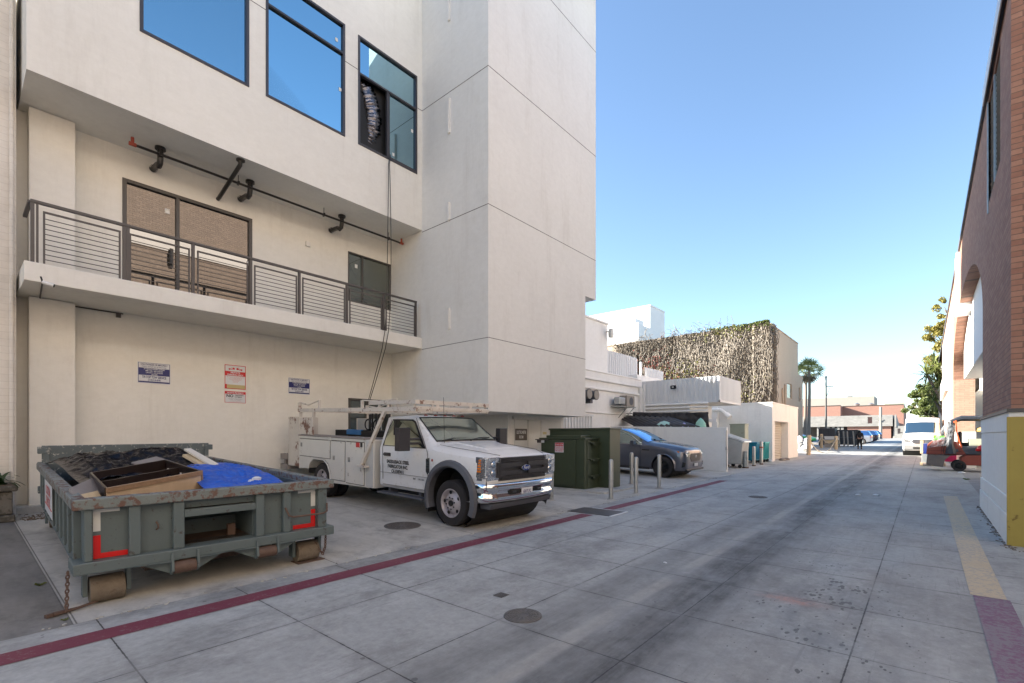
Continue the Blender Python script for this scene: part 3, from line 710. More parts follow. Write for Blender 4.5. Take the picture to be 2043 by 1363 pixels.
# white painted brick building at the left edge, planter with fern
wb = thing('white_brick_building', 'white painted brick wall at the left edge beside the stucco building', 'building', (-14, -4, 0))
b = MB(); b.box(-24, -30, -.3, -12.35, .76, 10.2); part(b, 'brick_wall', m_wbrick, wb)
b = MB(); b.cyl((-12.31, .70, .4), (-12.31, .70, 10), .03, n=8); part(b, 'downpipe', m_wbrick, wb)
q = (-12.35+.32, .42, gz(-12.0, .4))
pl = thing('planter', 'low mossy stone planter box against the white brick wall', 'planter', q)
b = MB(); b.box(-.28, -1.6, 0, .24, .30, .12); b.box(-.25, -1.57, .12, .21, .27, .52); b.box(-.30, -1.62, .52, .27, .33, .62); b.build('box', m_stone, pl, bevel=.03, seg=3)
b = MB(); b.box(-.26, -1.58, .6, .23, .29, .63); b.build('soil', m_bark, pl)
random.seed(8); b = MB(); tag_o = None
for k in range(90):
    a = random.uniform(0, 6.28); L = random.uniform(.3, .6); y0_ = random.uniform(-.9, .15); el = random.uniform(.5, 1.3)
    p = Vector((0, y0_, .62)); d = Vector((math.cos(a)*math.cos(el), math.sin(a)*math.cos(el), math.sin(el)))
    for s in range(9):
        d = (d+Vector((0, 0, -.16))).normalized(); p2 = p+d*L/9; sd_ = d.cross(Vector((0, 0, 1))).normalized()
        wl = .055*(1-s/10)
        for sg_ in (-1, 1): b.add([p, p+sd_*sg_*wl+d*.02, p2+sd_*sg_*wl*.6+d*.03, p2], [(0, 1, 2, 3)])
        p = p2
o = b.build('fern', m_fern, fix=False); o.location = q; tag(o, 'bushy dark green fern growing in the stone planter', 'fern')
# ------------------------------------------------------------------ brick building on the right
XB = .93
rb = thing('brick_building', 'brown brick building on the right with white base, louvre and a tall arched bay', 'building', (4, 14, 0))
b = MB(); LV = (11.2, 13.1, 6.18, 8.12)
rectwall(b, 'x', XB, 9.9, 14.4, 2.05, 8.3, [LV], .25)
b.quad((XB, 9.9, 2.05), (9, 9.9, 2.05), (9, 9.9, 8.3), (XB, 9.9, 8.3)); b.quad((XB, 9.9, 8.3), (9, 9.9, 8.3), (9, 60, 8.3), (XB, 60, 8.3))
b.quad((XB, 14.4, -.2), (9, 14.4, -.2), (9, 14.4, 4.2), (XB, 14.4, 4.2))
part(b, 'brick_wall', m_brick, rb, fix=False)
def arch(y0, y1, zs, rise, zt, x0, x1, n=26, m=m_brick):
    b = MB(); pts = [(y0, zt), (y0, zs)]
    for i in range(1, n):
        t = math.pi*(1-i/n); c = math.cos(t); s_ = math.sin(t)
        pts.append(((y0+y1)/2+(y1-y0)/2*math.copysign(abs(c)**.9, c), zs+rise*abs(s_)**.9))
    pts += [(y1, zs), (y1, zt)]
    b.prism(pts, 'x', x0, x1); return b
part(arch(14.402, 29, 4.15, 2.35, 8.297, XB+.002, 1.645), 'arch_wall', m_brick, rb)
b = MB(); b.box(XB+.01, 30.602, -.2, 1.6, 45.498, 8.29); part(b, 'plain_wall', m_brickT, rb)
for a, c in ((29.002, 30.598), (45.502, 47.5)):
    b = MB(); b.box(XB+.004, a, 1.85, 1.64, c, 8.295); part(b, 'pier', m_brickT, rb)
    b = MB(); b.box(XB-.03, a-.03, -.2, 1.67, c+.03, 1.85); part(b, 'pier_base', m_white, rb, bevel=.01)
b = MB(); b.box(9, 9.95, 0, 9.2, 60, 8.2); b.box(4.2, 14.42, 0, 4.4, 60, 8.2); b.box(XB, 59.8, 0, 9, 60, 8.2); part(b, 'inner_wall', m_stucco2, rb)
b = MB(); b.prism([(1.25, 4.1), (4.1, 4.1), (4.1, 6.6), (1.25, 7.2)], 'y', 15.2, 28.2); part(b, 'canopy', m_white2, rb, bevel=.01)
b = MB(); b.box(.8, 36, 4.2, 2.2, 46, 5.25); part(b, 'canopy', m_white2, rb, bevel=.01)
b = MB(); b.box(XB+.01, 23.6, 6.12, 2.6, 24.5, 6.62); b.box(XB-.09, 23.6, 6.12, XB+.01, 24.5, 8.29); part(b, 'concrete_beam', m_white2, rb, bevel=.01)
b = MB(); b.box(XB-.05, 9.85, 8.3, XB+.25, 60, 8.42); part(b, 'coping', m_plas, rb)
b = MB(); b.box(XB-.075, 9.8, 8.2, XB-.052, 13.35, 8.47); part(b, 'gutter', m_signw, rb, bevel=.01)
b = MB()
for k in range(21): z = 6.2+k*.093; b.prism([(XB+.02, z), (XB+.14, z+.07), (XB+.15, z+.06), (XB+.03, z-.01)], 'y', 11.22, 13.08)
b.box(XB+.18, 11.2, 6.18, XB+.2, 13.1, 8.12); part(b, 'louvre', m_rail, rb, fix=False)
b = MB(); b.box(XB-.02, 13.1, 5.98, XB+.03, 13.17, 8.14); b.box(XB-.004, 12.1, 6.2, XB+.03, 12.15, 8.1); part(b, 'louvre_trim', m_galv, rb)
# white base with its ledges, yellow corner plate
b = MB()
for a, c, d in ((.0, .52, .045), (.53, .78, .035), (.80, 1.70, .02), (1.72, 2.0, .03)): b.box(XB-d, 9.9-d, a-(.2 if a == 0 else 0), XB+.3, 14.42, c)
b.box(XB-.01, 9.89, .4, XB+.3, 14.415, 1.99); b.box(XB+.3, 9.87, -.2, 9, 9.98, 2.0); part(b, 'base_wall', m_base, rb, bevel=.008)
b = MB(); b.box(XB-.05, 9.83, 2.0, XB+.2, 14.43, 2.05); b.box(XB+.2, 9.83, 2.0, 9, 9.89, 2.05); part(b, 'ledge', m_frame2, rb)
b = MB(); b.box(XB-.048, 9.83, .03, 2.6, 9.853, 1.93); part(b, 'corner_plate', m_yellow, rb, bevel=.004)
# the wing across the alley (seen mirrored in the balcony door)
wg = thing('brick_wing', 'tall brick building with pale floor bands facing the balcony from across the alley', 'building', (8, -4, 0))
b = MB(); rectwall(b, 'x', 6.6, -34, 9.7, -.2, 16.3, [(-6, -2, 0, 3), (1, 5, 0, 3)], .3); rectwall(b, 'x', 6.6, 9.7, 32, 8.45, 16.3, [], .3); b.quad((6.6, -34, 16.3), (6.6, 32, 16.3), (12, 32, 16.3), (12, -34, 16.3)); b.quad((6.6, 32, 8), (12, 32, 8), (12, 32, 16.3), (6.6, 32, 16.3)); b.quad((6.6, -34, 0), (12, -34, 0), (12, -34, 16.3), (6.6, -34, 16.3)); part(b, 'brick_wall', m_brickW, wg, fix=False)
b = MB(); b.box(6.5, -34, 12.2, 6.62, 32, 13.0); b.box(6.52, -34, 16.3, 6.8, 32, 16.5); part(b, 'floor_band', m_white2, wg)
b = MB(); b.box(6.8, -6, 0, 6.85, -2, 3); b.box(6.8, 1, 0, 6.85, 5, 3); part(b, 'roller_door', m_shut, wg)

# ------------------------------------------------------------------ middle distance on the left
def ribs(b, ax, pos, u0, u1, z0, z1, pitch=.2, d=.03, lean=0, s=1):
    """ribbed metal sheet in the plane ax = pos"""
    n = max(1, int((u1-u0)/pitch)); pts = []
    for i in range(n):
        u = u0+(u1-u0)*i/n; p = (u1-u0)/n
        pts += [(u, 0), (u+p*.55, 0), (u+p*.65, d*s), (u+p*.9, d*s)]
    pts.append((u1, 0))
    for (a, e), (c, f) in zip(pts[:-1], pts[1:]):
        P = (lambda u, o, z: (pos+o, u, z)) if ax == 'x' else (lambda u, o, z: (u, pos+o, z))
        b.quad(P(a, e, z0), P(c, f, z0), P(c, f, z1), P(a, e, z1))
XP = -11.5
pb_ = thing('white_low_building', 'low white building with wall pipes and ribbed metal parapet past the stucco tower', 'building', (-14, 21, 0))
zc = 4.62
b = MB(); b.box(-26, 14.05, -.2, XP, 24, zc); b.box(-26, 24.0, -.2, -8.9, 27.2, 3.3); b.box(-26, 24.0, 3.302, -7.52, 27.2, 3.38); b.box(-26, 24.1, -.2, -11.8, 37, 5.0); part(b, 'wall', m_white, pb_)  # last box: unseen rear mass, raised to block sun streaks on the garage
b = MB(); b.box(-25.9, 14.1, zc, -12.1, 21.45, 7.25); b.box(-25.95, 14.05, 7.25, -12.03, 21.5, 7.33); part(b, 'upper_wall', m_white, pb_)
b = MB(); b.box(XP-.2, 14.06, zc, XP+.03, 24.02, zc+.07); b.box(XP, 14.2, 4.22, XP+.10, 23.9, 4.32); b.box(XP, 14.2, 3.80, XP+.09, 23.9, 3.90); b.box(XP, 14.2, 2.72, XP+.07, 23.9, 2.8)
b.box(XP, 23.6, .4, XP+.14, 23.95, 4.2); part(b, 'wall_pipe', m_white, pb_, bevel=.02)
b = MB()
for z in (3.28, 3.1, 2.92, 2.72): b.tube([(-11.45, 23.93, z), (-8.0, 23.93, z)], .05, 8)
b.tube([(-11.3, 23.9, 2.2), (-11.3, 23.9, 4.4)], .07, 8); b.box(-11.0, 23.86, 2.35, -7.6, 23.95, 2.5); part(b, 'pipe_run', m_white, pb_, smooth=True)
b = MB(); ribs(b, 'y', 23.97, -11.45, -7.46, 3.38, 4.56, .19, .03, s=-1); ribs(b, 'x', -7.46, 23.97, 27.3, 3.38, 4.56, .19, .03); b.box(-11.45, 24.0, 4.5, -7.5, 24.06, 4.57)
b.box(-7.53, 23.95, 3.3, -7.44, 27.3, 3.42); b.box(-11.45, 23.95, 3.3, -7.45, 23.99, 3.40); part(b, 'ribbed_parapet', m_corr, pb_, fix=False)
b = MB(); ribs(b, 'x', XP+.03, 14.1, 18.9, .4, 2.55, .22, .05); b.box(XP, 14.1, 2.55, XP+.1, 18.95, 2.64); part(b, 'ribbed_gate', m_corr, pb_, fix=False)
# leaning ribbed screen on the roof
b = MB(); ribs(b, 'x', -12.3, 21.6, 25.0, zc, 6.05, .2, .04); ribs(b, 'x', -12.3, 26.1, 28.6, zc, 5.65, .2, .04); b.box(-12.36, 24.95, zc, -12.28, 25.1, 6.0); b.box(-12.36, 25.55, zc, -12.28, 25.7, 5.9)
part(b, 'roof_screen', m_corr, pb_, fix=False)
b = MB(); b.prism([(21.45, 4.66), (21.75, 4.66), (21.5, 6.1), (21.45, 6.1)], 'x', -12.34, -12.26); part(b, 'screen_end', m_plas, pb_)
for px, py, l in ((1176, 786, 'cream capped round exhaust fan half hidden by the stucco tower'), (1190, 788, 'cream capped round exhaust fan beside the wall pipes')):
    q = atX(px, py, XP+.55)
    f = thing('exhaust_fan', l, 'fan', (XP, q.y, q.z)); b = MB(); b.lathe([(.2, 0), (.2, .5), (.225, .52), (.225, .56)], ax='x'); b.box(0, -.1, -.35, .3, .1, -.2); b.build('duct', m_plas, f, smooth=True)
    b = MB(); b.lathe([(.0, .575), (.20, .575), (.212, .562), (.212, .55)], ax='x'); b.build('cap', m_cream, f, smooth=True)
q = atX(1253, 801, XP+.35)
ac = thing('air_conditioner', 'white outdoor air conditioner on a wall bracket of the low white building', 'air conditioner', (XP+.3, q.y, q.z))
b = MB(); b.box(-.2, -.42, -.26, .2, .42, .27); b.build('casing', m_cream, ac, bevel=.02)
b = MB(); b.lathe([(0, .205), (.2, .205), (.2, .2)], (0, .05, 0), 'x', 20); b.build('grille', m_plas, ac)
b = MB(); b.box(-.15, -1.1, -.2, .18, -.5, .15); b.build('motor', m_steelbin, ac, bevel=.05)
b = MB(); b.box(-.3, -1.1, -.31, .25, .45, -.27)
for y in (-.35, .35): b.tube([(.2, y, -.3), (-.28, y, -.8)], .02); 
b.build('bracket', m_galv, ac)
q = at(1345, 773, 23.9); fl = thing('floodlight', 'black floodlight with a white lens on the ribbed white parapet', 'floodlight', (q.x, 23.9, q.z))
b = MB(); b.obox((0, -.12, 0), (.26, .1, .16), (.4, 0, 0)); b.tube([(0, 0, -.05), (0, -.1, -.02)], .02); b.build('body', m_blk, fl); b = MB(); b.obox((0, -.175, .0), (.1, .01, .06), (.4, 0, 0)); b.build('lens', m_whttape, fl)
q = at(1421, 758, 23.9); fl = thing('security_camera', 'white dome camera near the corner of the ribbed white parapet', 'camera', (q.x, 23.9, q.z)); b = MB(); b.lathe([(.0, -.12), (.07, -.1), (.08, -.03), (.08, .03), (0, .03)], (0, -.09, 0)); b.build('dome', m_redp if 0 else m_white2, fl, smooth=True)
b = MB(); b.box(-.05, -.1, -.02, .05, 0, .03); b.build('mount', m_galv, fl)
q = at(1234, 645, 21.4); q.x = -12.0
fl = thing('wall_lamp', 'grey bulkhead lamp at the top corner of the white upper wall', 'lamp', (-12.1, 21.3, 6.75)); b = MB(); b.lathe([(.05, .25), (.12, .2), (.14, 0), (.13, -.2), (.02, -.22)], (.28, 0, 0)); b.build('lamp_shade', m_galv, fl, smooth=True); b = MB(); b.tube([(0, 0, .12), (.28, 0, .12)], .03); b.build('arm', m_galv, fl)

# enclosure wall with what stands on and behind it
gw = thing('enclosure_wall', 'white rendered wall beside the parked grey SUV', 'wall', (-9, 20.7, 0))
b = MB(); b.prism([(-14, 0), (-6.17, 0), (-6.17, 2.02), (-14, 2.2)], 'y', 20.63, 20.85); part(b, 'wall', m_white, gw, bevel=.012)
b = MB(); b.box(-6.172, 20.6, .3, -6.15, 20.66, 1.9); b.box(-6.19, 20.58, 1.1, -6.13, 20.64, 1.22); part(b, 'corner_strip', m_galv, gw)
aw = thing('awning', 'black ribbed metal awning sheet leaning over the white enclosure wall', 'awning', (0, 0, 0)); 
P0, P1, P2, P3 = at(1226, 829, 22.3), at(1342, 833, 22.3), at(1397, 851, 20.9), at(1270, 852, 20.9)
b = MB(); n = 40
def awp(u, v):
    a = P0.lerp(P1, u); c = P3.lerp(P2, u); r = a.lerp(c, v); r.z += .035*math.sin(u*2*math.pi*11); return r
b.grid(awp, 88, 4); o = b.build('sheet', m_plasd, aw, smooth='all', solid=.01)
b = MB(); b.tube([P0, P1], .02); b.tube([P0, P3], .02); a = at(1228, 825, 22.2); b.tube([(a.x, a.y, 1.9), a], .03); b.tube([a, at(1262, 825, 22.3)], .02); b.build('frame', m_blk, aw)
def drape(name, label, cat, corners, m, amp=.08, seed=1, nu=44, nv=24, sag=.1, f=2.2, ridge=True):
    A, B_, C_, D = [Vector(c) for c in corners]; nrm = (B_-A).cross(D-A).normalized(); off = Vector((seed*7.3, seed*3.1, seed))
    def fn(u, v):
        p = A.lerp(B_, u).lerp(D.lerp(C_, u), v); q = p*f+off
        h = noise.noise(q)+.6*(1-2*abs(noise.noise(q*2.1)))*(1 if ridge else .4)+.3*noise.noise(q*5)
        return p+nrm*h*amp-Vector((0, 0, sag*4*u*(1-u)*.3))
    b = MB(); b.grid(fn, nu, nv); o = b.build(name, m, smooth='all', solid=.006, fix=False)
    return tag(o, label, cat)
m_tarpg = mat('charcoal woven sheet', (.035, .033, .034), .7, .2, 4)
drape('tarp', 'charcoal cloth hung in folds behind the white enclosure wall', 'tarp', (at(1262, 822, 22.5), at(1412, 822, 22.5), at(1416, 862, 22.5), at(1262, 862, 22.5)), m_tarpg, .13, 3, 70, 14, .1, 1.6)
for i, (px, py, w_, h_, m, l) in enumerate(((1325, 848, .9, .3, 'mint', 'pale mint bag lying against the charcoal cloth, widest of the bags'), (1365, 850, .42, .22, 'lilac', 'small lilac bag on top of the white enclosure wall'), (1398, 846, .5, .42, 'seafoam', 'pointed pale green bag at the right end of the charcoal cloth'))):
    q = at(px, 852, 21.3); cm = mat(m+' plastic', {'mint': (.40, .62, .55), 'lilac': (.36, .33, .62), 'seafoam': (.32, .60, .48)}[m], .4, .15, 6, bump=.5, bscale=12)
    b = MB(); b.lathe([(0, h_), (w_*.2, h_*.8), (w_*.42, h_*.45), (w_*.5, 0), (w_*.4, -.35), (0, -.4)], ax='z', n=14)
    b.v = [(v[0], v[1]*.5, v[2]+.05*noise.noise(Vector(v)*5)) for v in b.v]
    o = b.build('bag', cm, smooth='all'); o.location = (q.x, 21.3, q.z-.02); tag(o, l, 'bag')

# small white garage building
XG = -6.3
gb = thing('white_garage', 'small white block garage with a narrow roller door facing the alley', 'building', (-9, 32, 0))
b = MB(); a0, a1 = atX(1546, 842, XG).y, atX(1566, 842, XG).y+.9
rectwall(b, 'x', XG, 29.0, 35.9, -.2, 3.46, [(a0, a1, .1, 2.5)], -.45); b.quad((XG, 29, -.2), (-12, 29, -.2), (-12, 29, 3.46), (XG, 29, 3.46)); b.quad((XG, 35.9, -.2), (-12, 35.9, -.2), (-12, 35.9, 3.46), (XG, 35.9, 3.46))
b.quad((XG, 29, 3.4), (-12, 29, 3.4), (-12, 35.9, 3.4), (XG, 35.9, 3.4)); part(b, 'wall', m_white, gb, fix=False)
b = MB(); b.box(-12, 28.97, 3.46, XG+.03, 29.15, 3.53); b.box(XG-.15, 29.15, 3.46, XG+.03, 35.93, 3.53); part(b, 'coping', m_white, gb)
b = MB()
for k in range(24): z = .2+k*.1; b.prism([(XG-.40, z), (XG-.36, z+.05), (XG-.40, z+.1)], 'y', a0, a1)
part(b, 'roller_door', m_shut, gb, fix=False)
b = MB(); q0, q1 = at(1397, 818, 28.7), at(1438, 818, 28.7); b.tube([q0, q1], .09, 10); b.tube([q1, q1+Vector((.35, 0, -.3))], .1, 10); b.cyl(q1+Vector((.3, 0, -.26)), q1+Vector((.52, -.1, -.45)), .15, n=12); part(b, 'vent_pipe', m_white, gb, smooth=True)
b = MB(); b.box(q0.x+.1, 28.7, 1, q1.x-.2, 28.99, 3.3); part(b, 'flue_box', m_white, gb)

# building with the vines
XV = -10
vb = thing('tan_building', 'tan stucco building with small grid windows, its near side hung with bare vines', 'building', (-16, 50, 0))
b = MB(); y1 = atX(1592, 688, XV).y; y2 = atX(1600, 748, XV).y; zt = 11.2; YV = atX(1537, 700, XV).y
holes = []
for pa, pb2, za, zb in ((1538.5, 1550, 749, 787), (1570.5, 1580, 764, 796), (1588.5, 1597, 771, 802)):
    holes.append((atX(pa, za, XV).y, atX(pb2, za, XV).y, atX(pb2, zb, XV).z, atX(pa, za, XV).z))
rectwall(b, 'x', XV, YV, y1, -.2, zt, holes[:2], -.2); rectwall(b, 'x', XV, y1, y2+.4, -.2, 8.1, [(max(holes[2][0], y1+.3), holes[2][1], holes[2][2], holes[2][3])], -.2)
b.quad((XV, YV, -.2), (-26, YV, -.2), (-26, YV, zt), (XV, YV, zt)); b.quad((XV, y1, 8.1), (-26, y1, 8.1), (-26, y1, zt), (XV, y1, zt)); b.quad((XV, YV, zt-.05), (-26, YV, zt-.05), (-26, y1, zt-.05), (XV, y1, zt-.05))
b.quad((XV, y2+.4, -.2), (-26, y2+.4, -.2), (-26, y2+.4, 8.1), (XV, y2+.4, 8.1)); part(b, 'wall', m_tanw, vb, fix=False)
m_paneb = glass_mat('bright pane', (.6, .6, .55), .12, (.25, .24, .2))
for h in holes:
    h = (max(h[0], YV+.1), h[1], h[2], h[3]) if h is not holes[2] else (max(h[0], y1+.3), h[1], h[2], h[3])
    f = window(vb, 'x', XV, h[0], h[1], h[2], h[3], cols=((h[0]+h[1])/2,), rows=(h[2]+(h[3]-h[2])*.33, h[2]+(h[3]-h[2])*.67), fr=.09, proud=-.1, depth=-.16, mf=m_tanw, mg=m_paneb); f.location = (16, -50, 0)
b = MB(); q = atX(1560, 775, XV); b.tube([(XV+.08, q.y, 0), (XV+.08, q.y, q.z)], .08, 8); q = atX(1563, 768, XV); b.tube([(XV+.08, q.y+.4, 0), (XV+.08, q.y+.4, q.z), (XV-.1, q.y+.6, q.z+.2)], .09, 8); part(b, 'downpipe', m_tanw, vb, smooth=True)
b = MB(); b.box(-26, YV-.05, zt, XV+.05, YV+.1, zt+.09); b.box(XV-.1, YV+.1, zt, XV+.05, y1+.02, zt+.09); part(b, 'coping', m_tanw, vb)

# far white block above the vines
YW = 75
q0, q1 = at(1297, 610, YW), at(1100, 640, YW); xr = q0.x
fb = thing('white_block_building', 'tall plain white building rising behind the vine covered wall', 'building', (xr-6, YW+8, 0))
yb = atX(1326, 622, xr).y
b = MB(); b.box(xr-30, YW, 0, xr, yb, q0.z); part(b, 'main_block', m_white2, fb)
q = at(1274, 646, YW-6); b = MB(); b.box(xr-30, YW-6, 0, q.x, YW-.01, q.z); b.box(q.x-.5, YW-6.05, q.z, q.x+.05, YW-5.9, q.z+.2); part(b, 'lower_block', m_white2, fb)
b = MB(); q = at(1255, 645, YW-3); b.box(q.x-.8, YW-4, q.z-.6, q.x+1.6, YW-1, q.z+.4); part(b, 'rooftop_unit', m_white2, fb)
b = MB(); b.box(xr-30, YW-.05, q0.z, xr+.08, YW+.4, q0.z+.18); b.box(xr-.3, YW+.4, q0.z, xr+.08, yb, q0.z+.18); part(b, 'coping', m_white2, fb)

# ------------------------------------------------------------------ end of the alley
YE = 132
def fx(px, Y=YE): return at(px, 850, Y).x
def fz(py, px, Y=YE): return at(px, py, Y).z
pk = thing('parking_structure', 'low grey concrete parking structure with a ramp at the end of the alley', 'building', (fx(1700), YE+5, 0))
zb, zt_, zm = 1.0, fz(829.5, 1700), fz(851, 1700)
xe = fx(1781)
b = MB(); rectwall(b, 'y', YE, fx(1560), xe, zm, zt_, [(fx(1731), fx(1740), fz(845, 1735), fz(832, 1735))], 1); b.quad((xe, YE, zm), (xe, YE+9, zm), (xe, YE+9, zt_), (xe, YE, zt_)); b.quad((fx(1560), YE, zm), (xe, YE, zm), (xe, YE+9, zm), (fx(1560), YE+9, zm)); part(b, 'concrete_band', m_conc, pk, fix=False)
b = MB(); b.box(fx(1690), YE+.5, 0, xe-.3, YE+9, zm-.01); part(b, 'brick_base', m_brickF, pk)
b = MB(); b.box(fx(1560), YE+6, 0, fx(1700), YE+6.3, zm-.01); part(b, 'back_wall', m_frame2, pk)
b = MB()
for px in (1632, 1652, 1662, 1672, 1680): b.box(fx(px)-.25, YE+.3, 0, fx(px)+.25, YE+.8, zm)
part(b, 'column', m_conc, pk)
b = MB(); b.prism([(YE, 0), (YE+26, 0), (YE+26, 1.6), (YE+2, zt_-1)], 'x', xe+.02, xe+.3); b.prism([(YE-.1, zm-.3), (YE+34, .9), (YE+34, 2.6), (YE-.1, zt_+.03)], 'x', xe+.31, xe+.6); b.box(xe+.3, YE, 0, xe+2.5, YE+.4, zm); part(b, 'ramp_wall', m_conc, pk)
YR = 150
br = thing('far_brick_building', 'long red brick building with a stepped front beyond the parking structure', 'building', (fx(1700, YR), YR+10, 0))
b = MB(); b.box(fx(1540, YR), YR-4, 0, fx(1681, YR), YR+20, fz(812, 1650, YR)); b.box(fx(1681, YR), YR, 0, fx(1803, YR), YR+22, fz(809, 1750, YR)); part(b, 'wall', m_brickF, br)
b = MB(); b.box(fx(1540, YR), YR-4.1, fz(812, 1650, YR), fx(1681, YR), YR-3, fz(811, 1650, YR)); b.box(fx(1681, YR), YR-.1, fz(809, 1750, YR), fx(1803, YR), YR+1, fz(808, 1750, YR)); part(b, 'coping', m_frame2, br)
b = MB()
for px in (1706, 1735): b.lathe([(.5, 0), (.7, .5), (0, .9)], (fx(px, YR), YR+4, fz(809, px, YR)))
part(b, 'roof_vent', m_galv, br)
b = MB(); b.box(fx(1763, YR), YR+3, fz(809, 1780, YR), fx(1803, YR), YR+10, fz(803, 1780, YR)); part(b, 'rooftop_unit', m_beige, br)
YC = 190
cb = thing('far_cream_building', 'long pale cream building above the red brick one', 'building', (fx(1650, YC), YC+10, 0))
b = MB(); xc = fx(1744, YC); b.box(fx(1540, YC), YC, 0, xc, YC+14, fz(790, 1744, YC)); part(b, 'wall', m_cream, cb)
b = MB(); b.box(fx(1688, YC), YC+3, fz(790, 1700, YC), fx(1698, YC), YC+6, fz(788, 1700, YC)); part(b, 'rooftop_unit', m_galv, cb)
# ------------------------------------------------------------------ roll-off dumpster
DX, DY = -6.0, 2.0
dz0 = gz(DX, DY)
dm = thing('dumpster', 'grey roll-off dumpster full of boards and tarps, standing on four steel rollers', 'dumpster', (DX, DY, dz0), (.0095, .03, R(-2.1)))
L = 5.0; HW = 1.18
def fp(px, py):
    q = atX(px, py, DX); return (q.y-DY, q.z-dz0)
ribs_f = [(-HW, fp(186, 1000)[0]), (fp(257.5, 1000)[0], fp(281, 1000)[0]), (fp(345, 1000)[0], fp(367, 1000)[0]), (fp(507, 1000)[0], fp(523, 1000)[0]), (fp(560, 1000)[0], fp(574.6, 1000)[0]), (fp(628, 1000)[0], HW)]
oy0, oy1 = ribs_f[2][1], ribs_f[3][0]
b = MB()
b.box(-L, -HW, .44, -.06, -HW+.05, .97); b.box(-L, HW-.05, .44, -.06, HW, .97); b.box(-L, -HW, .38, -.06, HW, .44)     # sides, floor
b.box(-.06, -HW, .44, -.02, oy0, .97); b.box(-.06, oy1, .44, -.02, HW, .97); b.box(-.06, oy0, .86, -.02, oy1, .97)
b.quad((-.04, oy0, .83), (-.04, oy1, .83), (-.62, oy1, .62), (-.62, oy0, .62)); b.quad((-.62, oy0, .62), (-.62, oy1, .62), (-.62, oy1, .44), (-.62, oy0, .44))
for y in (oy0, oy1): b.prism([(-.04, .84), (-.04, .44), (-.62, .44), (-.62, .62)], 'y', y-.01, y+.01)
b.build('container', m_grayd, dm)
b = MB(); b.box(-L+.02, -HW+.06, .442, -.1, HW-.06, .45); b.build('floor', m_rust, dm)
b = MB()
for a, c in ribs_f: b.box(-.02, a, .45, .055, c, .945)
b.box(-.02, oy0, .77, .05, oy1, .85)
n = 11
for k in range(n):
    x = -.22-k*.44; 
    for s in (-1, 1): b.box(x-.045, s*HW-.05 if s > 0 else -HW-.06, .42, x+.045, s*HW+.06 if s > 0 else -HW+.05, .945)
islands(b, 'rib', m_grayd, dm, bevel=.008)
b = MB(); b.box(-L, -1.265, .945, .05, -HW+.02, 1.05); b.box(-L, HW-.02, .945, .05, 1.265, 1.05); b.box(-.05, -1.265, .945, .085, 1.265, 1.05); b.build('rim', m_rim, dm, bevel=.012)
b = MB(); b.box(-.3, -1.265, .34, .09, 1.265, .45); b.box(-L, -1.22, .34, -.3, -1.1, .44); b.box(-L, 1.1, .34, -.3, 1.22, .44); b.box(-L, -.55, .2, -.1, -.4, .36); b.box(-L, .4, .2, -.1, .55, .36); b.build('bottom_frame', m_grayd, dm, bevel=.01)
b = MB(); b.box(-4.75, -.62, .12, -.55, .62, .37); b.build('underside_light_block', m_rust, dm)  # closed box added under the floor to block light there
b = MB(); b.box(-L-.06, -HW-.02, .44, -L, HW+.02, 1.33)
for z in (.55, .95, 1.2): b.box(-L-.1, -HW-.07, z, -L+.04, -HW+.05, z+.11); b.box(-L-.1, HW-.05, z, -L+.04, HW+.08, z+.1)
for y in (-HW, -.0, HW-.06): b.box(-L+.0, y, .5, -L+.03, y+.07, 1.33)
b.build('tailgate', m_graydin, dm, bevel=.006)
for x in (-.15, -L+.2):
    for y0_, y1_ in ((-1.13, -.86), (.86, 1.13)):
        b = MB(); b.lathe([(.03, 0), (.125, 0), (.13, .02), (.13, y1_-y0_-.02), (.125, y1_-y0_), (.03, y1_-y0_)], (x, y0_, .13), 'y', 28); b.build('roller', m_roller, dm, smooth=True, bevel=.004)
        b = MB(); b.box(x-.07, y0_-.05, .08, x+.05, y0_-.015, .36); b.box(x-.07, y1_+.015, .08, x+.05, y1_+.05, .36); b.build('roller_bracket', m_grayd, dm)
for c in ((fp(348, 1128)[0]+fp(384, 1128)[0])/2, (fp(512, 1100)[0]+fp(541, 1100)[0])/2):
    b = MB(); b.lathe([(0, 0), (.062, 0), (.066, .01), (.066, .19), (.062, .20), (0, .20)], (.06, c-.10, .26), 'y', 20); b.build('guide_roller', m_rust, dm, smooth=True)
    b = MB()
    for s in (-1, 1):
        e = c+s*.115
        b.prism([(-.06, .42), (.11, .42), (.13, .24), (.06, .19), (-.06, .3)], 'y', e-.012, e+.012)
        b.prism([(e, .41), (e+s*.40, .41), (e, .2)], 'x', .035, .05); b.prism([(e, .345), (e+s*.38, .345), (e, .33)], 'x', .05, .11)
    b.build('guide_bracket', m_grayd, dm)
def L_(b, pts): b.prism(pts, 'x', .003-.02, .004-.0165)
ya, yb2 = ribs_f[0][1]+.01, ribs_f[5][0]-.01; t = .055
b = MB(); x0 = -.018; x1 = -.016
def tape(b, y0, z0, y1, z1): b.box(-.0195, min(y0, y1), z0, -.014, max(y0, y1), z1)
tape(b, ya, .72, ya+t, .90); tape(b, ya, .90, ya+.2, .94); tape(b, yb2, .72, yb2-t, .90); tape(b, yb2, .90, yb2-.22, .94); b.build('white_tape', m_whttape, dm)
b = MB(); tape(b, ya, .455, ya+t, .68); tape(b, ya+t, .455, ya+.27, .505); tape(b, yb2, .455, yb2-t, .68); tape(b, yb2-t, .455, yb2-.28, .505); b.build('red_tape', m_redtape, dm)
b = MB(); a, c = ribs_f[4][0]+.04, ribs_f[5][0]+.08; b.tube([(.06, a-.02, .75), (.12, a, .66), (.13, a+.05, .64), (.13, c-.05, .64), (.12, c, .66), (.06, c+.03, .75)], .012, 8)
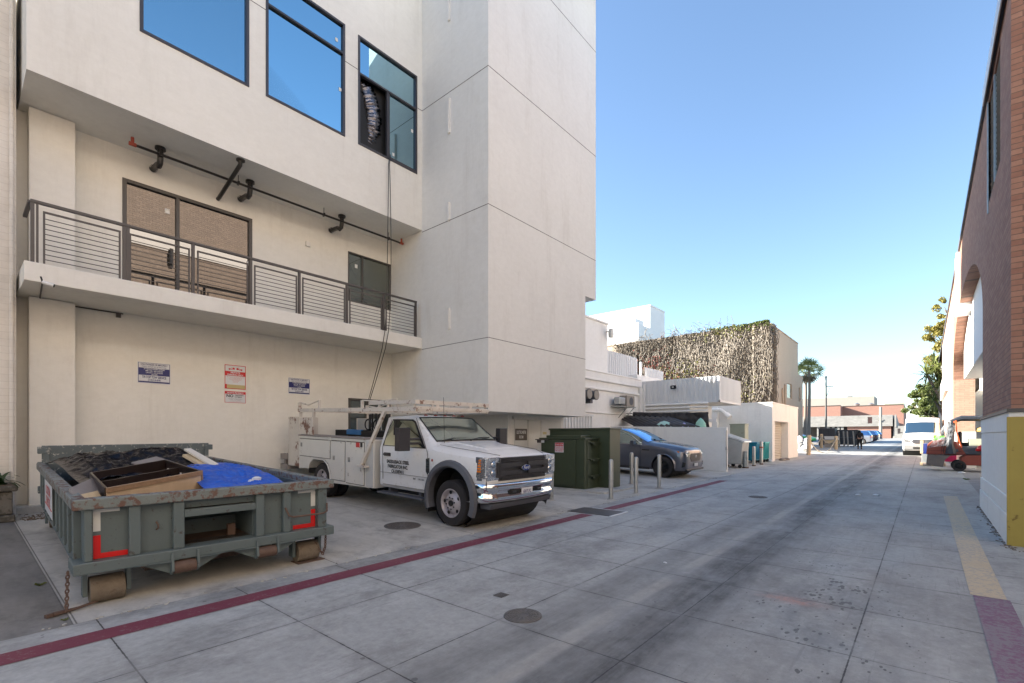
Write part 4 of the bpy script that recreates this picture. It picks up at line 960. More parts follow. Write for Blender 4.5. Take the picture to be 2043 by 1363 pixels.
b.tube([(.0, (ribs_f[1][1]+ribs_f[2][0])/2, .75), (.03, (ribs_f[1][1]+ribs_f[2][0])/2+.01, .72), (.03, (ribs_f[1][1]+ribs_f[2][0])/2+.01, .69), (0, (ribs_f[1][1]+ribs_f[2][0])/2, .67)], .008, 6)
b.box(-.3, .12, .45, -.25, .2, .58); b.build('hook_bar', m_rust, dm, smooth=True)
b = MB(); y = -HW-.065; b.box(-3.5, y-.004, .5, -2.35, y, .93); bn = b.build('banner', m_signw, dm)
b = MB(); text_mb(b, 'CUSTOM', .16, (-2.92, y-.005, .76), (1, 0, 0), (0, 0, 1), sx=1.1, bold=.004); text_mb(b, 'SERVICES', .14, (-2.92, y-.005, .63), (1, 0, 0), (0, 0, 1), sx=1.1, bold=.004); b.box(-3.45, y-.007, .60, -2.4, y-.004, .615); b.build('lettering', m_signr, bn, fix=False)
def chain(name, label, pts, r=.0065, ln=.042, m=m_rust, cat='chain'):
    b = MB(); pts = [Vector(p) for p in pts]; tot = sum((c-a).length for a, c in zip(pts, pts[1:])); k = int(tot/(ln*.78))
    def pa(s):
        for a, c in zip(pts, pts[1:]):
            if s <= (c-a).length: return a+(c-a).normalized()*s, (c-a).normalized()
            s -= (c-a).length
        return pts[-1], (pts[-1]-pts[-2]).normalized()
    for i in range(k+1):
        p, d = pa(i*ln*.78); sd1 = d.cross(Vector((1, .2, .1))).normalized(); sd2 = d.cross(sd1)
        s_ = sd1 if i % 2 else sd2; ring = [p+d*math.cos(a*.785)*ln*.5+s_*math.sin(a*.785)*ln*.3 for a in range(9)]
        b.tube(ring, r, 5, cap=False)
    return tag(b.build(name, m, smooth=True), label, cat)
g0 = gz(-6, 1)
chain('chain', 'rusty chain hanging straight from the left front corner of the dumpster', [(-5.99, .70, g0+.37), (-5.98, .69, g0+.04)])
chain('chain', 'rusty chain looped beside the right front roller of the dumpster', [(-6.0, 3.22, g0+.38), (-5.98, 3.20, g0+.18), (-5.97, 3.16, g0+.1), (-5.98, 3.12, g0+.16), (-6.02, 3.08, g0+.26)])
b = MB(); q = Vector((-6.0, .66, g0+.015)); b.tube([(-5.98, .60, g0+.02), (-6.04, .78, g0+.02), (-6.12, .93, g0+.03)], [.022, .014, .014], 6); b.obox((-5.975, .58, g0+.02), (.03, .07, .03), (0, 0, .5)); tag(b.build('steel_pin', m_rust), 'rusty steel pin lying under the hanging chain by the left roller', 'pin')
b = MB(); b.box(-6.18, 2.84, g0+.02, -5.98, 3.2, g0+.032); tag(b.build('steel_plate', m_rust, bevel=.004), 'thin steel plate under the right front roller of the dumpster', 'plate')

# ---- the load
def board(name, label, cat, corners, m, th=.02, m2=None):
    b = MB(); b.quad(*corners); return tag(b.build(name, m, solid=th), label, cat)
A, B_, C_, D_ = atX(181, 943, -7.35), atX(330, 917, -7.75), atX(399, 939, -6.75), atX(211, 973, -6.42)
bs = thing('bookshelf', 'dark bookshelf thrown on its back with its raw board side to the front', 'bookshelf', tuple(D_))
o0 = D_; A, B_, C_, D_ = [Vector(q)-o0 for q in (A, B_, C_, D_)]; nn = (C_-D_).cross(A-D_).normalized()
if nn.z < 0: nn = -nn
dn = -nn*.36+Vector((-.02, 0, 0))
b = MB(); b.quad(A, B_, B_+dn, A+dn); b.quad(B_, C_, C_+dn, B_+dn); b.quad(A, D_, D_+dn, A+dn); b.quad(A+dn, B_+dn, C_+dn, D_+dn); b.build('case', m_dwood, bs, solid=.022)
b = MB(); 
for t in (.42,): P_, Q_ = A.lerp(D_, t), B_.lerp(C_, t); b.quad(P_+dn*.12, Q_+dn*.12, Q_+dn, P_+dn)
b.build('shelf', m_dwood, bs, solid=.02)
b = MB(); e = (D_-A).normalized()*.018; b.quad(D_+e, C_+e, C_+dn*1.1+e, D_+dn*1.1+e); b.build('front_board', m_ply, bs, solid=.012)
b = MB(); ee = (D_-A).normalized()*.03; b.quad(D_+ee, C_+ee, C_+dn*.14+ee, D_+dn*.14+ee); b.quad(C_+Vector((.01, .02, 0)), C_+dn+Vector((.01, .02, 0)), C_+dn+(B_-C_)*.06, C_+(B_-C_)*.06); b.build('edge_strip', m_edge, bs, solid=.02)
b = MB()
for px, py, t in ((0, 0, .12), (0, 0, .5), (0, 0, .8)): q = B_.lerp(C_, t)+dn*.3+(A-B_).normalized()*.02; b.obox(q, (.012, .02, .02))
b.build('fitting', m_signw, bs)
q = [atX(138, 976, -6.6), atX(190, 953, -7.3), atX(212, 990, -6.6), atX(158, 1000, -6.25)]
board('board', 'grey board lying in the left front corner of the dumpster', 'board', (q[0], q[1], atX(203, 985, -6.75), atX(150, 996, -6.3)), m_gboard, .03)
board('plank', 'yellowish plank edge between the grey board and the bookshelf', 'plank', (atX(150, 991, -6.28), atX(192, 981, -6.55), atX(200, 992, -6.5), atX(160, 1002, -6.22)), m_bwood, .03)
board('board', 'white painted board leaning up at the back of the dumpster', 'board', (atX(367, 897, -8.6), atX(380, 896, -8.6), atX(450, 935, -7.8), atX(440, 941, -7.7)), m_wboard, .03)
board('plank', 'pale plank under the leaning white board', 'plank', (atX(364, 909, -8.5), atX(376, 907, -8.6), atX(440, 940, -7.8), atX(425, 944, -7.7)), m_bwood, .035)
board('panel', 'brown panel behind the dark bookshelf', 'panel', (atX(262, 924, -8.4), atX(312, 912, -8.7), atX(345, 922, -8.0), atX(290, 932, -7.9)), m_gboard, .02)
def heap(name, label, cat, X0, X1, Y0, Y1, fn, m, seed, nu=60, nv=60, amp=.06, f=3.):
    off = Vector((seed*5.1, seed*2.3, 0))
    def g(u, v):
        x = X0+(X1-X0)*u; y = Y0+(Y1-Y0)*v; q = Vector((x, y, 0))*f+off
        n1 = noise.noise(q); n2 = 1-2*abs(noise.noise(q*1.7+Vector((0, 0, 3)))); n3 = 1-2*abs(noise.noise(q*4.1))
        e = min(1, min(v, 1-v)*8)
        return Vector((x, y, fn(u, v)+amp*(n1+.7*n2+.35*n3)*e))
    b = MB(); b.grid(g, nu, nv); return tag(b.build(name, m, smooth='all' if 'tarp' not in name else True, solid=.004, fix=False), label, cat)
heap('plastic_sheet', 'crumpled black plastic sheet heaped at the back of the dumpster', 'plastic sheet', -10.7, -7.25, .98, 2.75, lambda u, v: 1.13+.26*math.exp(-((u-.3)/.4)**2)*(.55+.55*v)-.12*max(0, u-.6)-.25*max(0, v-.8), m_tarp, 2, 120, 90, .075, 3.0)
heap('tarp', 'bright blue tarp bulging over the right side of the dumpster', 'tarp', -9.0, -6.15, 1.95, 3.08, lambda u, v: 1.12+.10*math.exp(-((u-.4)/.4)**2)-.13*max(0, u-.7)/.3-.16*max(0, v-.78)/.22-.03*u, m_blue, 5, 110, 80, .034, 4.2)
heap('debris', 'dark rubble filling the bottom of the dumpster', 'debris', -10.7, -6.2, 1.02, 3.05, lambda u, v: .9, m_blk, 9, 40, 30, .05, 3)
b = MB(); q = atX(512, 966, -6.6); b.lathe([(0, 0), (.05, .01), (.06, .08), (.02, .1)], q, 'z', 8); b.obox(q+Vector((.03, -.05, .04)), (.03, .16, .05), (0, .4, .5)); tag(b.build('crushed_cup', m_signw), 'crushed white cup lying on the blue tarp', 'cup')

# ------------------------------------------------------------------ green electric cabinet on its pad
ec = thing('electric_cabinet', 'large dark green electric transformer cabinet on a concrete pad', 'cabinet', (-7.16, 11.42, gz(-7.2, 11.4)+.03))
b = MB(); b.box(-2.0, -.25, -.15, .75, 1.5, .0); b.build('concrete_pad', m_apron, ec, bevel=.02)
b = MB(); b.box(-1.50, 0, 0, 0, .76, 1.42); b.box(-1.56, -.03, 1.38, .04, .80, 1.43); b.build('front_box', m_green, ec, bevel=.012)
b = MB(); b.box(-1.75, .77, 0, .36, 1.38, 1.68); b.box(-1.78, .74, 1.66, .39, 1.41, 1.715); b.build('rear_box', m_green, ec, bevel=.012)
b = MB(); b.box(-1.40, -.035, .06, -.28, -.005, 1.36); b.box(-1.3, -.02, 1.43, -.1, .5, 1.50); b.build('door', m_green, ec, bevel=.01)
b = MB()
for z in (.35, .82, 1.28): b.box(.005, .18, z, .09, .72, z+.02); b.prism([(.3, z), (.7, z), (.62, z-.07), (.38, z-.07)], 'x', .005, .07)
b.box(.004, .12, .05, .02, .16, 1.36); b.build('cooling_fin', m_green, ec)
b = MB(); b.box(-1.62, -.05, 1.28, -1.5, .0, 1.38); b.box(-1.66, -.08, 1.36, -1.2, -.02, 1.39); b.build('hasp', m_frame2, ec)
b = MB(); b.box(-1.47, -.038, 1.28, -1.36, -.034, 1.37); b.build('label_plate', m_signw, ec)
sg = thing('sign', 'small red and white do not litter sign on the green cabinet', 'sign', (-7.16-.82, 11.42-.04, gz(-7.2, 11.4)+1.18))
b = MB(); b.box(-.15, -.005, -.14, .15, 0, .14); b.build('plate', m_signw, sg)
b = MB(); U2 = (1, 0, 0); b.box(-.145, -.0065, .04, .145, -.005, .135)
for i, t in enumerate(('PLEASE USE', 'CONTAINERS', 'PROVIDED')): text_mb(b, t, .055, (0, -.0065, -.01-i*.052), U2, V, bold=.001)
b.build('print', m_signr, sg, fix=False); b = MB(); text_mb(b, 'DO NOT LITTER', .062, (0, -.008, .062), U2, V, sx=.62, bold=.0015); b.build('lettering', m_signw, sg, fix=False)

# ------------------------------------------------------------------ bollards
bo = [(1100, 998, 'steel bollard just behind the chrome bumper of the service truck'), (1219, 997, 'steel bollard closest to the right corner of the green cabinet'), (1269, 985, 'steel bollard midway between the cabinet corner and the front wheel of the grey SUV'), (1260, 966, 'steel bollard set back beside the door of the grey SUV'), (1315, 974, 'steel bollard standing in front of the black wheel of the grey SUV')]
def gpt(px, py):
    u = (px-CX)/FPX; d = (FW[0]+u*RT[0], FW[1]+u*RT[1], -(py-HY)/FPX); t = 1
    for _ in range(40):
        t = (gz(d[0]*t, d[1]*t)-CAMH)/d[2]*.5+t*.5
    return Vector((d[0]*t, d[1]*t, gz(d[0]*t, d[1]*t)))
first = None
for px, py, lab in bo:
    q = gpt(px, py)
    if first is None:
        first = thing('bollard', lab, 'bollard', q, 0, 'steel bollards round the green cabinet')
        b = MB(); b.lathe([(.055, -.05), (.055, .94), (.05, .965), (.03, .985), (0, .99)], n=20); b.build('tube', m_galv, first, smooth=True)
        b = MB(); b.lathe([(.11, -.02), (.10, .012), (.056, .018)], n=16); b.build('footing', m_apron, first, smooth=True)
    else: dup(first, q, random.uniform(0, 3), lab)
# ------------------------------------------------------------------ vehicles
def wheel(root, x, y, r, wd, side, hub='steel', mt=None, name='wheel'):
    """tyre with rim and hub as sub-parts; side is -1 when the outside faces -y"""
    s = side; h = wd/2; rr = r*.62
    b = MB(); b.lathe([(rr, -h*.9), (r*.8, -h), (r*.94, -h*.96), (r, -h*.7), (r, -h*.35), (r*.985, -h*.33), (r*.985, -h*.28), (r, -h*.26), (r, h*.26), (r*.985, h*.28), (r*.985, h*.33), (r, h*.35), (r, h*.7), (r*.94, h*.96), (r*.8, h), (rr, h*.9)], (x, y, r), 'y', 40)
    t = b.build(name, m_tyre, root, smooth=True)
    b = MB(); o = (x, y, r); e = h*s
    if hub == 'steel':
        b.lathe([(rr+.005, e*.93), (rr-.01, e*.95), (rr-.03, e*.7), (rr-.045, e*.35), (r*.42, e*.55), (r*.30, e*.9), (r*.22, e*.95), (r*.2, e*.8), (r*.12, e*.8), (0, e*.82)], o, 'y', 36); b.build('rim', mt or m_rimw, t, smooth=True)
        b = MB()
        for k in range(8): a = k*math.pi/4+.2; b.cyl((x+r*.255*math.cos(a), y+e*.88, r+r*.255*math.sin(a)), (x+r*.255*math.cos(a), y+e*1.03, r+r*.255*math.sin(a)), .014, n=6)
        for k in range(5): a = k*math.pi*.4+.5; b.lathe([(0, e*.66), (r*.085, e*.665)], (x+r*.47*math.cos(a), y, r+r*.47*math.sin(a)), 'y', 10)
        b.cyl((x, y+e*.8, r), (x, y+e*.97, r), r*.13, n=14); b.build('hub', m_blk, t)
    else:
        b.lathe([(rr+.005, e*.93), (rr-.01, e*.97), (rr-.02, e*.5), (rr-.03, 0), (0, 0)], o, 'y', 36); b.build('rim', mt or m_blk, t, smooth=True)
        b = MB()
        for k in range(10):
            a = k*2*math.pi/10+.1; d = Vector((math.cos(a), 0, math.sin(a))); c = Vector(o)
            b.tube([c+d*r*.1+Vector((0, e*.75, 0)), c+d*r*.6+Vector((0, e*.88, 0))], [.022, .016], 5)
        b.cyl((x, y+e*.6, r), (x, y+e*.82, r), r*.14, n=14); b.build('spokes', m_blk if mt is None else mt, t)
    return t
def catmull(P, n):
    out = []; K = len(P)
    for i in range(K-1):
        p0, p1, p2, p3 = P[max(i-1, 0)], P[i], P[i+1], P[min(i+2, K-1)]
        for j in range(n):
            t = j/n
            out.append(([.5*(2*b_+(c-a)*t+(2*a-5*b_+4*c-d)*t*t+(3*b_-a-3*c+d)*t**3) for a, b_, c, d in zip(p0, p1, p2, p3)], i+t))
    out.append((list(P[-1]), K-1)); return out
def car_body(root, st, cab, mp, mg, arches, wr, wide, cap=True, n=5, name='body', rear=True, mgw=None):
    """st: stations (x, zlow, zbelt, ztop, halfwidth, roof halfwidth); cab = (cowl index, roof front, roof rear, tail) as station numbers"""
    S = catmull(st, n); rings = []
    def half(p):
        x, zl, zb, zt, w_, a = p; rr = min(.07, (zt-zb)*.5)
        return [(0, zt), (a*.55, zt-.012), (a*.86, zt-.03), (a, zt-rr), (a*.35+w_*.62, (zt-rr)*.42+zb*.58), (w_*.975, zb), (w_, zb-.09), (w_*1.005, (zb+zl)*.52), (w_*.985, zl+.09), (w_*.93, zl), (0, zl)]
    for p, k in S:
        h = half(p); rings.append([(p[0], y, z) for y, z in h]+[(p[0], -y, z) for y, z in h[-2:0:-1]])
    m = len(rings[0]); b = MB(); b.add([v for r_ in rings for v in r_], [(i*m+j, i*m+(j+1) % m, (i+1)*m+(j+1) % m, (i+1)*m+j) for i in range(len(rings)-1) for j in range(m)]+[list(range(m)), [(len(rings)-1)*m+j for j in range(m)][::-1]])
    body = b.build(name, mp, root)
    cs = []
    for x, z in arches:
        c = MB(); c.cyl((x, -wide, z), (x, wide, z), wr, n=36); cs.append(c.build('cutter', mp))
        c2 = None
    for i, (x, z) in enumerate(arches): pass
    boolcut(body, cs)
    body.data.polygons.foreach_set('use_smooth', [True]*len(body.data.polygons)); body.data.set_sharp_from_angle(angle=R(32))
    # glass laid 4 mm proud of the body
    c0, c1, c2, c3 = cab; gw = MB(); gs = MB(); gr = MB()
    def off(v, d=.009): q = Vector(v); nrm = Vector((0, q.y, max(0, q.z-.9))).normalized() if abs(q.y) > .05 else Vector((0, 0, 1)); return q+nrm*d
    for i in range(len(rings)-1):
        k0, k1 = S[i][1], S[i+1][1]; km = (k0+k1)/2
        for j in range(m):
            q = [rings[i][j], rings[i][(j+1) % m], rings[i+1][(j+1) % m], rings[i+1][j]]; jj = j if j < 10 else m-1-j
            if jj in (0, 1, 2) and c0 < km < c1-.05: gw.add([Vector(v)+Vector((.009, 0, .012)) for v in q], [(0, 1, 2, 3)])
            if jj in (0, 1, 2) and c2+.1 < km < c3: gr.add([Vector(v)+Vector((-.009, 0, .012)) for v in q], [(0, 1, 2, 3)])
            if jj in (3, 4) and c0+.45 < km < c3-.3: gs.add([off(v) for v in q], [(0, 1, 2, 3)])
    if gw.v: gw.build('windscreen', mgw or mg, root, smooth=True)
    if gs.v: gs.build('side_window', mg, root, smooth=True)
    if gr.v and rear: gr.build('rear_window', mg, root, smooth=True)
    for x, z in arches:
        c = MB(); ww = max(s_[4] for s_ in st)-.05; c.lathe([(wr*.985, -ww), (wr*.985, ww)], (x, 0, z), 'y', 30); c.box(x-wr*.9, -.5, z-wr*.2, x+wr*.9, .5, z+wr*.8); c.build('wheel_well', m_blk, root, fix=False)
    return body

# ---- white service truck, nose to the alley
TX, TY = -6.33, 6.68
tr = thing('service_truck', 'white service truck with utility body, rusty ladder rack and chrome bumper', 'truck', (TX, TY, gz(TX, TY)), (.0095, .03, 0))
WB = 4.55; RW = .405
for s in (-1, 1):
    wheel(tr, 0, s*.86, RW, .24, s)
    wheel(tr, -WB, s*.83, RW, .24, s); wheel(tr, -WB, s*.56, RW, .24, s)
st = [(.90, .68, 1.18, 1.24, .90, .80), (.86, .64, 1.20, 1.29, .94, .86), (.5, .62, 1.23, 1.345, .98, .86), (0, .60, 1.26, 1.395, .985, .86), (-.42, .52, 1.30, 1.43, .985, .86),
      (-.55, .50, 1.33, 1.47, .98, .84), (-1.22, .50, 1.34, 1.93, .98, .78), (-1.7, .50, 1.34, 1.965, .98, .78), (-2.13, .50, 1.34, 1.95, .98, .78), (-2.16, .52, 1.34, 1.90, .96, .77)]
def truck_cab():
    S = []
    for a, c in zip(st[:-1], st[1:]):
        for j in range(4): S.append([a[i]+(c[i]-a[i])*j/4 for i in range(6)])
    S.append(list(st[-1])); rings = []
    for x, zl, zb, zt, w_, a in S:
        r_ = min(.06, (zt-zb)*.4); h = [(0, zt), (a*.6, zt-.008), (a*.93, zt-.03), (a, zt-r_), ((a+w_*.975)/2, (zt-r_+zb)/2), (w_*.975, zb), (w_, zb-.07), (w_, zb-.35), (w_*.985, zb-.42), (w_*.985, zl+.05), (w_*.95, zl), (0, zl)]
        rings.append([(x, y, z) for y, z in h]+[(x, -y, z) for y, z in h[-2:0:-1]])
    m = len(rings[0]); b = MB(); b.add([v for r_ in rings for v in r_], [(i*m+j, i*m+(j+1) % m, (i+1)*m+(j+1) % m, (i+1)*m+j) for i in range(len(rings)-1) for j in range(m)]+[list(range(m)), [(len(rings)-1)*m+j for j in range(m)][::-1]])
    body = b.build('cab', m_carwhite, tr)
    c = MB(); c.prism([(.565, .1), (.565, .5)]+[(.565*math.cos(math.pi*k/24), .5+.565*math.sin(math.pi*k/24)) for k in range(1, 24)]+[(-.565, .5), (-.565, .1)], 'y', -1.3, 1.3); c1 = c.build('cutter', m_blk)
    boolcut(body, [c1]); body.data.polygons.foreach_set('use_smooth', [True]*len(body.data.polygons)); body.data.set_sharp_from_angle(angle=R(28))
truck_cab()
b = MB(); b.box(-.60, -.93, .35, .62, .93, 1.1); 
b = MB(); b.lathe([(.555, -.90), (.555, .90)], (0, 0, .50), 'y', 30); b.box(-.5, -.55, .45, .5, .55, 1.0); b.box(-6.2, -.45, .42, .7, .45, .62); b.box(-2.2, -.7, .38, -.6, .7, .5); b.build('chassis', m_blk, tr, fix=False)
for s in (-1, 1):                                         # grey wheel arch flares
    b = MB(); n = 22; A0, A1 = R(-24), R(204); ri, ro = .54, .67
    for i in range(n):
        a, c = A0+(A1-A0)*i/n, A0+(A1-A0)*(i+1)/n
        def Q(t, r_, y): return (r_*math.cos(t), s*y, .50+r_*math.sin(t))
        for (r1, y1_), (r2, y2_) in (((ro, .982), (ro-.02, 1.035)), ((ro-.02, 1.035), (ri+.03, 1.06)), ((ri+.03, 1.06), (ri, 1.03)), ((ri, 1.03), (ri, .90))):
            b.quad(Q(a, r1, y1_), Q(c, r1, y1_), Q(c, r2, y2_), Q(a, r2, y2_))
    b.build('wheel_arch', m_plas, tr, smooth=True)
def sy(z, w_=.9555, a=.78, zb=1.34, zt=1.89): return w_+(a-w_)*(z-zb)/(zt-zb)
for s in (-1, 1):
    def Wp(pts, d=.012): return [(x, s*(sy(z)+d), z) for x, z in pts]
    b = MB(); b.add(Wp([(-.78, 1.34), (-2.02, 1.345), (-2.0, 1.62), (-1.93, 1.84), (-1.32, 1.84), (-1.22, 1.80)]), [(0, 1, 2, 3, 4, 5)]); b.build('side_window', m_carglass, tr, fix=False)
    b = MB(); fr_ = Wp([(-.70, 1.33), (-2.06, 1.335), (-2.03, 1.62), (-1.95, 1.87), (-1.30, 1.87), (-1.20, 1.83)], .010); b.add(fr_, [tuple(range(6))]); b.prism([(-1.74, 1.34), (-1.80, 1.34), (-1.78, 1.85), (-1.74, 1.85)], 'y', s*.80, s*.90); b.build('window_trim', m_blk, tr, fix=False)
    b = MB()                                             # door shut lines
    for pts in ([(-.62, .68), (-.62, 1.25), (-.72, 1.36), (-1.22, 1.895)], [(-2.03, .66), (-2.03, 1.3), (-2.0, 1.86)], [(-2.03, .56), (-.64, .56)]):
        b.tube([(x, s*((sy(z) if z > 1.34 else (.985 if z > .9 else .972))+.002), z) for x, z in pts], .005, 4)
    b.tube([(-.62, s*.985, .80), (-2.1, s*.985, .80)], .004, 4)
    b.build('shut_line', m_frame2, tr)
    b = MB(); b.box(-1.97, s*.98, 1.13, -1.76, s*1.005, 1.20); b.box(-1.96, s*1.0, 1.15, -1.80, s*1.03, 1.18); b.build('door_handle', m_plasd, tr, bevel=.008)
    b = MB(); b.prism([(-1.02, 1.34), (-.84, 1.34), (-.82, 1.72), (-.86, 1.76), (-1.0, 1.76), (-1.03, 1.70)], 'x', 0, 0) if 0 else None
    b.obox((-.90, s*1.34, 1.50), (.13, .25, .42)); b.tube([(-.92, s*.93, 1.42), (-.92, s*1.25, 1.42)], .026, 8); b.tube([(-.92, s*.93, 1.50), (-.92, s*1.25, 1.50)], .026, 8); b.build('wing_mirror', m_plasd, tr, bevel=.035, seg=3)
    b = MB(); b.box(-2.15, s*.86, .37, -.72, s*1.04, .41); b.box(-1.95, s*.7, .36, -1.88, s*.9, .5); b.box(-.98, s*.7, .36, -.9, s*.9, .5); b.build('running_board', m_plas, tr, bevel=.015)
    b = MB(); b.box(-.60, s*.74, .18, -.585, s*.98, .62); b.build('mudflap', m_blk, tr)
    # headlights
    b = MB()
    for zz in (.985, 1.13): b.lathe([(0, .93), (.045, .928), (.055, .915)], (0, s*.79, zz), 'x', 16)
    b.build('projector', m_chrome, tr, smooth=True)
    b = MB(); b.prism([(s*.56, .86), (s*.93, .86), (s*.935, 1.25), (s*.60, 1.25)], 'x', .80, .905); b.prism([(.60, .90), (.90, .90), (.90, 1.24), (.72, 1.24)], 'y', s*.90, s*.965); b.build('headlight', m_lens, tr, bevel=.012)
    b = MB()
    for k in range(5): b.box(.66+k*.012, s*.955, 1.0+k*.045, .76, s*.972, 1.03+k*.045)
    b.build('indicator', m_amber, tr)
    b = MB(); b.box(.62, s*.94, .86, .78, s*.963, 1.25); b.build('lamp_surround', m_plas, tr)
# windscreen
b = MB(); pw = [(-.555, 1.475, .78), (-1.19, 1.905, .72)]
n = 10
def wsp(u, v):
    x = -.56+(-1.185+.56)*v; z = 1.482+(1.912-1.482)*v; w_ = .80+(.715-.80)*v; y = w_*(2*u-1); return Vector((x+.012-.045*(2*u-1)**2*(1-v*.3), y, z-.018*(2*u-1)**2+.012))
b.grid(wsp, 12, 6); b.build('windscreen', m_carglass, tr, smooth='all', fix=False)
b = MB(); b.tube([wsp(0, 0)+Vector((.01, 0, -.005))]+[wsp(u/8, 0)+Vector((.012, 0, -.005)) for u in range(9)], .014, 5); b.tube([wsp(0, v/4) for v in range(5)], .012, 5); b.tube([wsp(1, v/4) for v in range(5)], .012, 5); b.tube([wsp(u/8, 1) for u in range(9)], .012, 5)
b.build('windscreen_seal', m_blk, tr)
b = MB()
for y0_, y1_ in ((-.72, -.05), (.0, .62)): b.tube([(-.50, y0_, 1.485), (-.60, (y0_+y1_)/2, 1.52), (-.59, y1_, 1.52)], .011, 5); b.tube([(-.50, y0_, 1.47), (-.50, y0_, 1.49)], .02, 6)
b.build('wiper', m_blk, tr)
b = MB()                                               # bonnet shut lines and bulge
for s in (-1, 1): b.tube([(.88, s*.60, 1.275), (.5, s*.78, 1.33), (0, s*.83, 1.37), (-.45, s*.84, 1.412)], .005, 4)
b.build('bonnet_line', m_frame2, tr)
b = MB(); b.prism([(.82, 1.27), (.3, 1.375), (-.40, 1.452), (-.42, 1.41), (.3, 1.33), (.82, 1.25)], 'y', -.46, .46); b.build('bonnet', m_carwhite, tr, bevel=.02, seg=3)
# grille
b = MB(); b.box(.86, -.66, .84, .905, .66, 1.24)
for k in range(3): b.box(.90, -.64, 1.165+k*.025, .935, .64, 1.18+k*.025)
for k in range(3): b.box(.90, -.58, .855+k*.025, .93, .58, .868+k*.025)
for s in (-1, 1):
    b.prism([(s*.10, 1.15), (s*.60, 1.15), (s*.66, 1.12), (s*.64, 1.06), (s*.10, 1.075)], 'x', .90, .955); b.prism([(s*.10, .94), (s*.60, .93), (s*.66, .96), (s*.64, 1.02), (s*.10, 1.01)], 'x', .90, .955)
    b.box(.9, s*.56, .90, .945, s*.70, 1.16)
    for k in range(8): b.box(.945, s*.57, .92+k*.029, .956, s*.67, .934+k*.029)
b.build('grille', m_plasd, tr, bevel=.004)
bd_ = MB(); bd_.lathe([(0, .99), (.118, .985), (.12, .97), (.12, .94)], (0, 0, 0), 'x', 36); bd_.v = [(x, y, z*.46+1.045) for x, y, z in bd_.v]; o = bd_.build('badge', m_chrome, tr, smooth=True)
b = MB(); b.lathe([(0, .994), (.104, .992), (.105, .985)], (0, 0, 0), 'x', 36); b.v = [(x, y, z*.46+1.045) for x, y, z in b.v]; b.build('badge_field', m_fordblue, o)
b = MB(); text_mb(b, 'Ford', .085, (.996, 0, 1.02), (0, 1, 0), V, sx=.95, bold=.001); b.v = [(x, y+(z-1.04)*.2, z) for x, y, z in b.v]; b.build('lettering', m_whttape, o, fix=False)
# bumper: a chrome section swept round the nose
def sweep(name, prof, m, y1=.97, xf=1.03, bow=.09, rr=.16, n=22):
    path = []
    for i in range(n+1):
        y = -y1+2*y1*i/n; e = max(0, abs(y)-(y1-rr))/rr; path.append((xf-bow*(y/y1)**2-.12*e*e, y))
    path = [(xf-bow-.42, -y1-.01)]+path+[(xf-bow-.42, y1+.01)]
    b = MB(); k = len(prof)
    vs = []
    for x, y in path:
        for dx, z in prof: vs.append((x+dx, y, z))
    b.add(vs, [(i*k+j, i*k+(j+1), (i+1)*k+(j+1), (i+1)*k+j) for i in range(len(path)-1) for j in range(k-1)]); return b.build(name, m, tr, smooth='all')
sweep('bumper', [(-.16, .80), (-.05, .81), (-.01, .795), (.0, .74), (-.005, .70), (-.045, .67), (-.045, .62), (-.005, .59), (-.01, .53), (-.05, .49), (-.14, .48)], m_chrome)
b = MB(); b.box(.96, -.42, .60, 1.0, -.17, .70); b.box(.96, .18, .60, 1.0, .42, .70); b.box(.94, -.45, .605, .988, .45, .695)
b.build('air_opening', m_blk, tr)
b = MB(); b.box(.5, -.93, .70, .88, .93, .86); b.build('bumper_bracket', m_plasd, tr)
b = MB(); b.prism([(.60, .47), (.93, .47), (.88, .37), (.60, .37)], 'y', -.84, .84); b.build('valance', m_plas, tr, bevel=.02)
b = MB()
for y in (-.34, .34): b.tube([(.95, y-.05, .65), (1.03, y-.05, .65), (1.03, y+.03, .65)], .014, 6)
b.build('tow_hook', m_plasd, tr)
b = MB(); b.box(1.012, -.155, .57, 1.02, .155, .73); np_ = b.build('number_plate', m_signw, tr, bevel=.004)
b = MB(); text_mb(b, '6B07LR2', .085, (1.021, 0, .60), (0, 1, 0), V, sx=.72, bold=.001); text_mb(b, 'California', .03, (1.021, 0, .695), (0, 1, 0), V); b.build('lettering', m_navy, np_, fix=False)
b = MB()
U3 = (1, 0, 0)
for i, t in enumerate(('SADDLEBACK STEEL', 'FABRICATOR INC.', 'CA 0387411')): text_mb(b, t, .092, (-1.52, -.989, 1.0-i*.094), U3, V, sx=.86, bold=.003)
text_mb(b, '4x4', .05, (-1.0, -.988, .735), U3, V, bold=.002); text_mb(b, 'TURBO DIESEL', .04, (-.80, -.988, .735), U3, V, sx=.7, bold=.001)
b.build('lettering', m_ink, tr, fix=False)
b = MB(); b.prism([(-.66, 1.15), (-.56, 1.17), (-.56, .90), (-.62, .86), (-.66, .92)], 'y', -.995, -.983); o = b.build('side_badge', m_chrome, tr, bevel=.003)
b = MB(); text_mb(b, 'F-450', .05, (-.625, -.997, 1.10), U3, V, sx=.55, bold=.001); text_mb(b, 'SUPER', .03, (-.61, -.997, 1.04), U3, V, sx=.8); text_mb(b, 'DUTY', .03, (-.61, -.997, 1.0), U3, V, sx=.8); b.box(-.65, -.9975, .90, -.575, -.996, .98); b.build('lettering', m_ink, o, fix=False)
b = MB(); b.lathe([(0, -.001), (.026, 0)], (-.49, -.988, 1.13), 'y', 14); b.build('round_sticker', m_redp, tr)
b = MB()
for y in (-.5, -.25, 0, .25, .5): b.lathe([(.04, 0), (.035, .025), (0, .035)], (-1.28, y, 1.945), n=10)
b.build('roof_marker', m_redp, tr, smooth=True)
b = MB(); b.tube([(-.42, -.76, 1.44), (-.46, -.76, 2.28)], .004, 4); b.build('antenna', m_blk, tr)
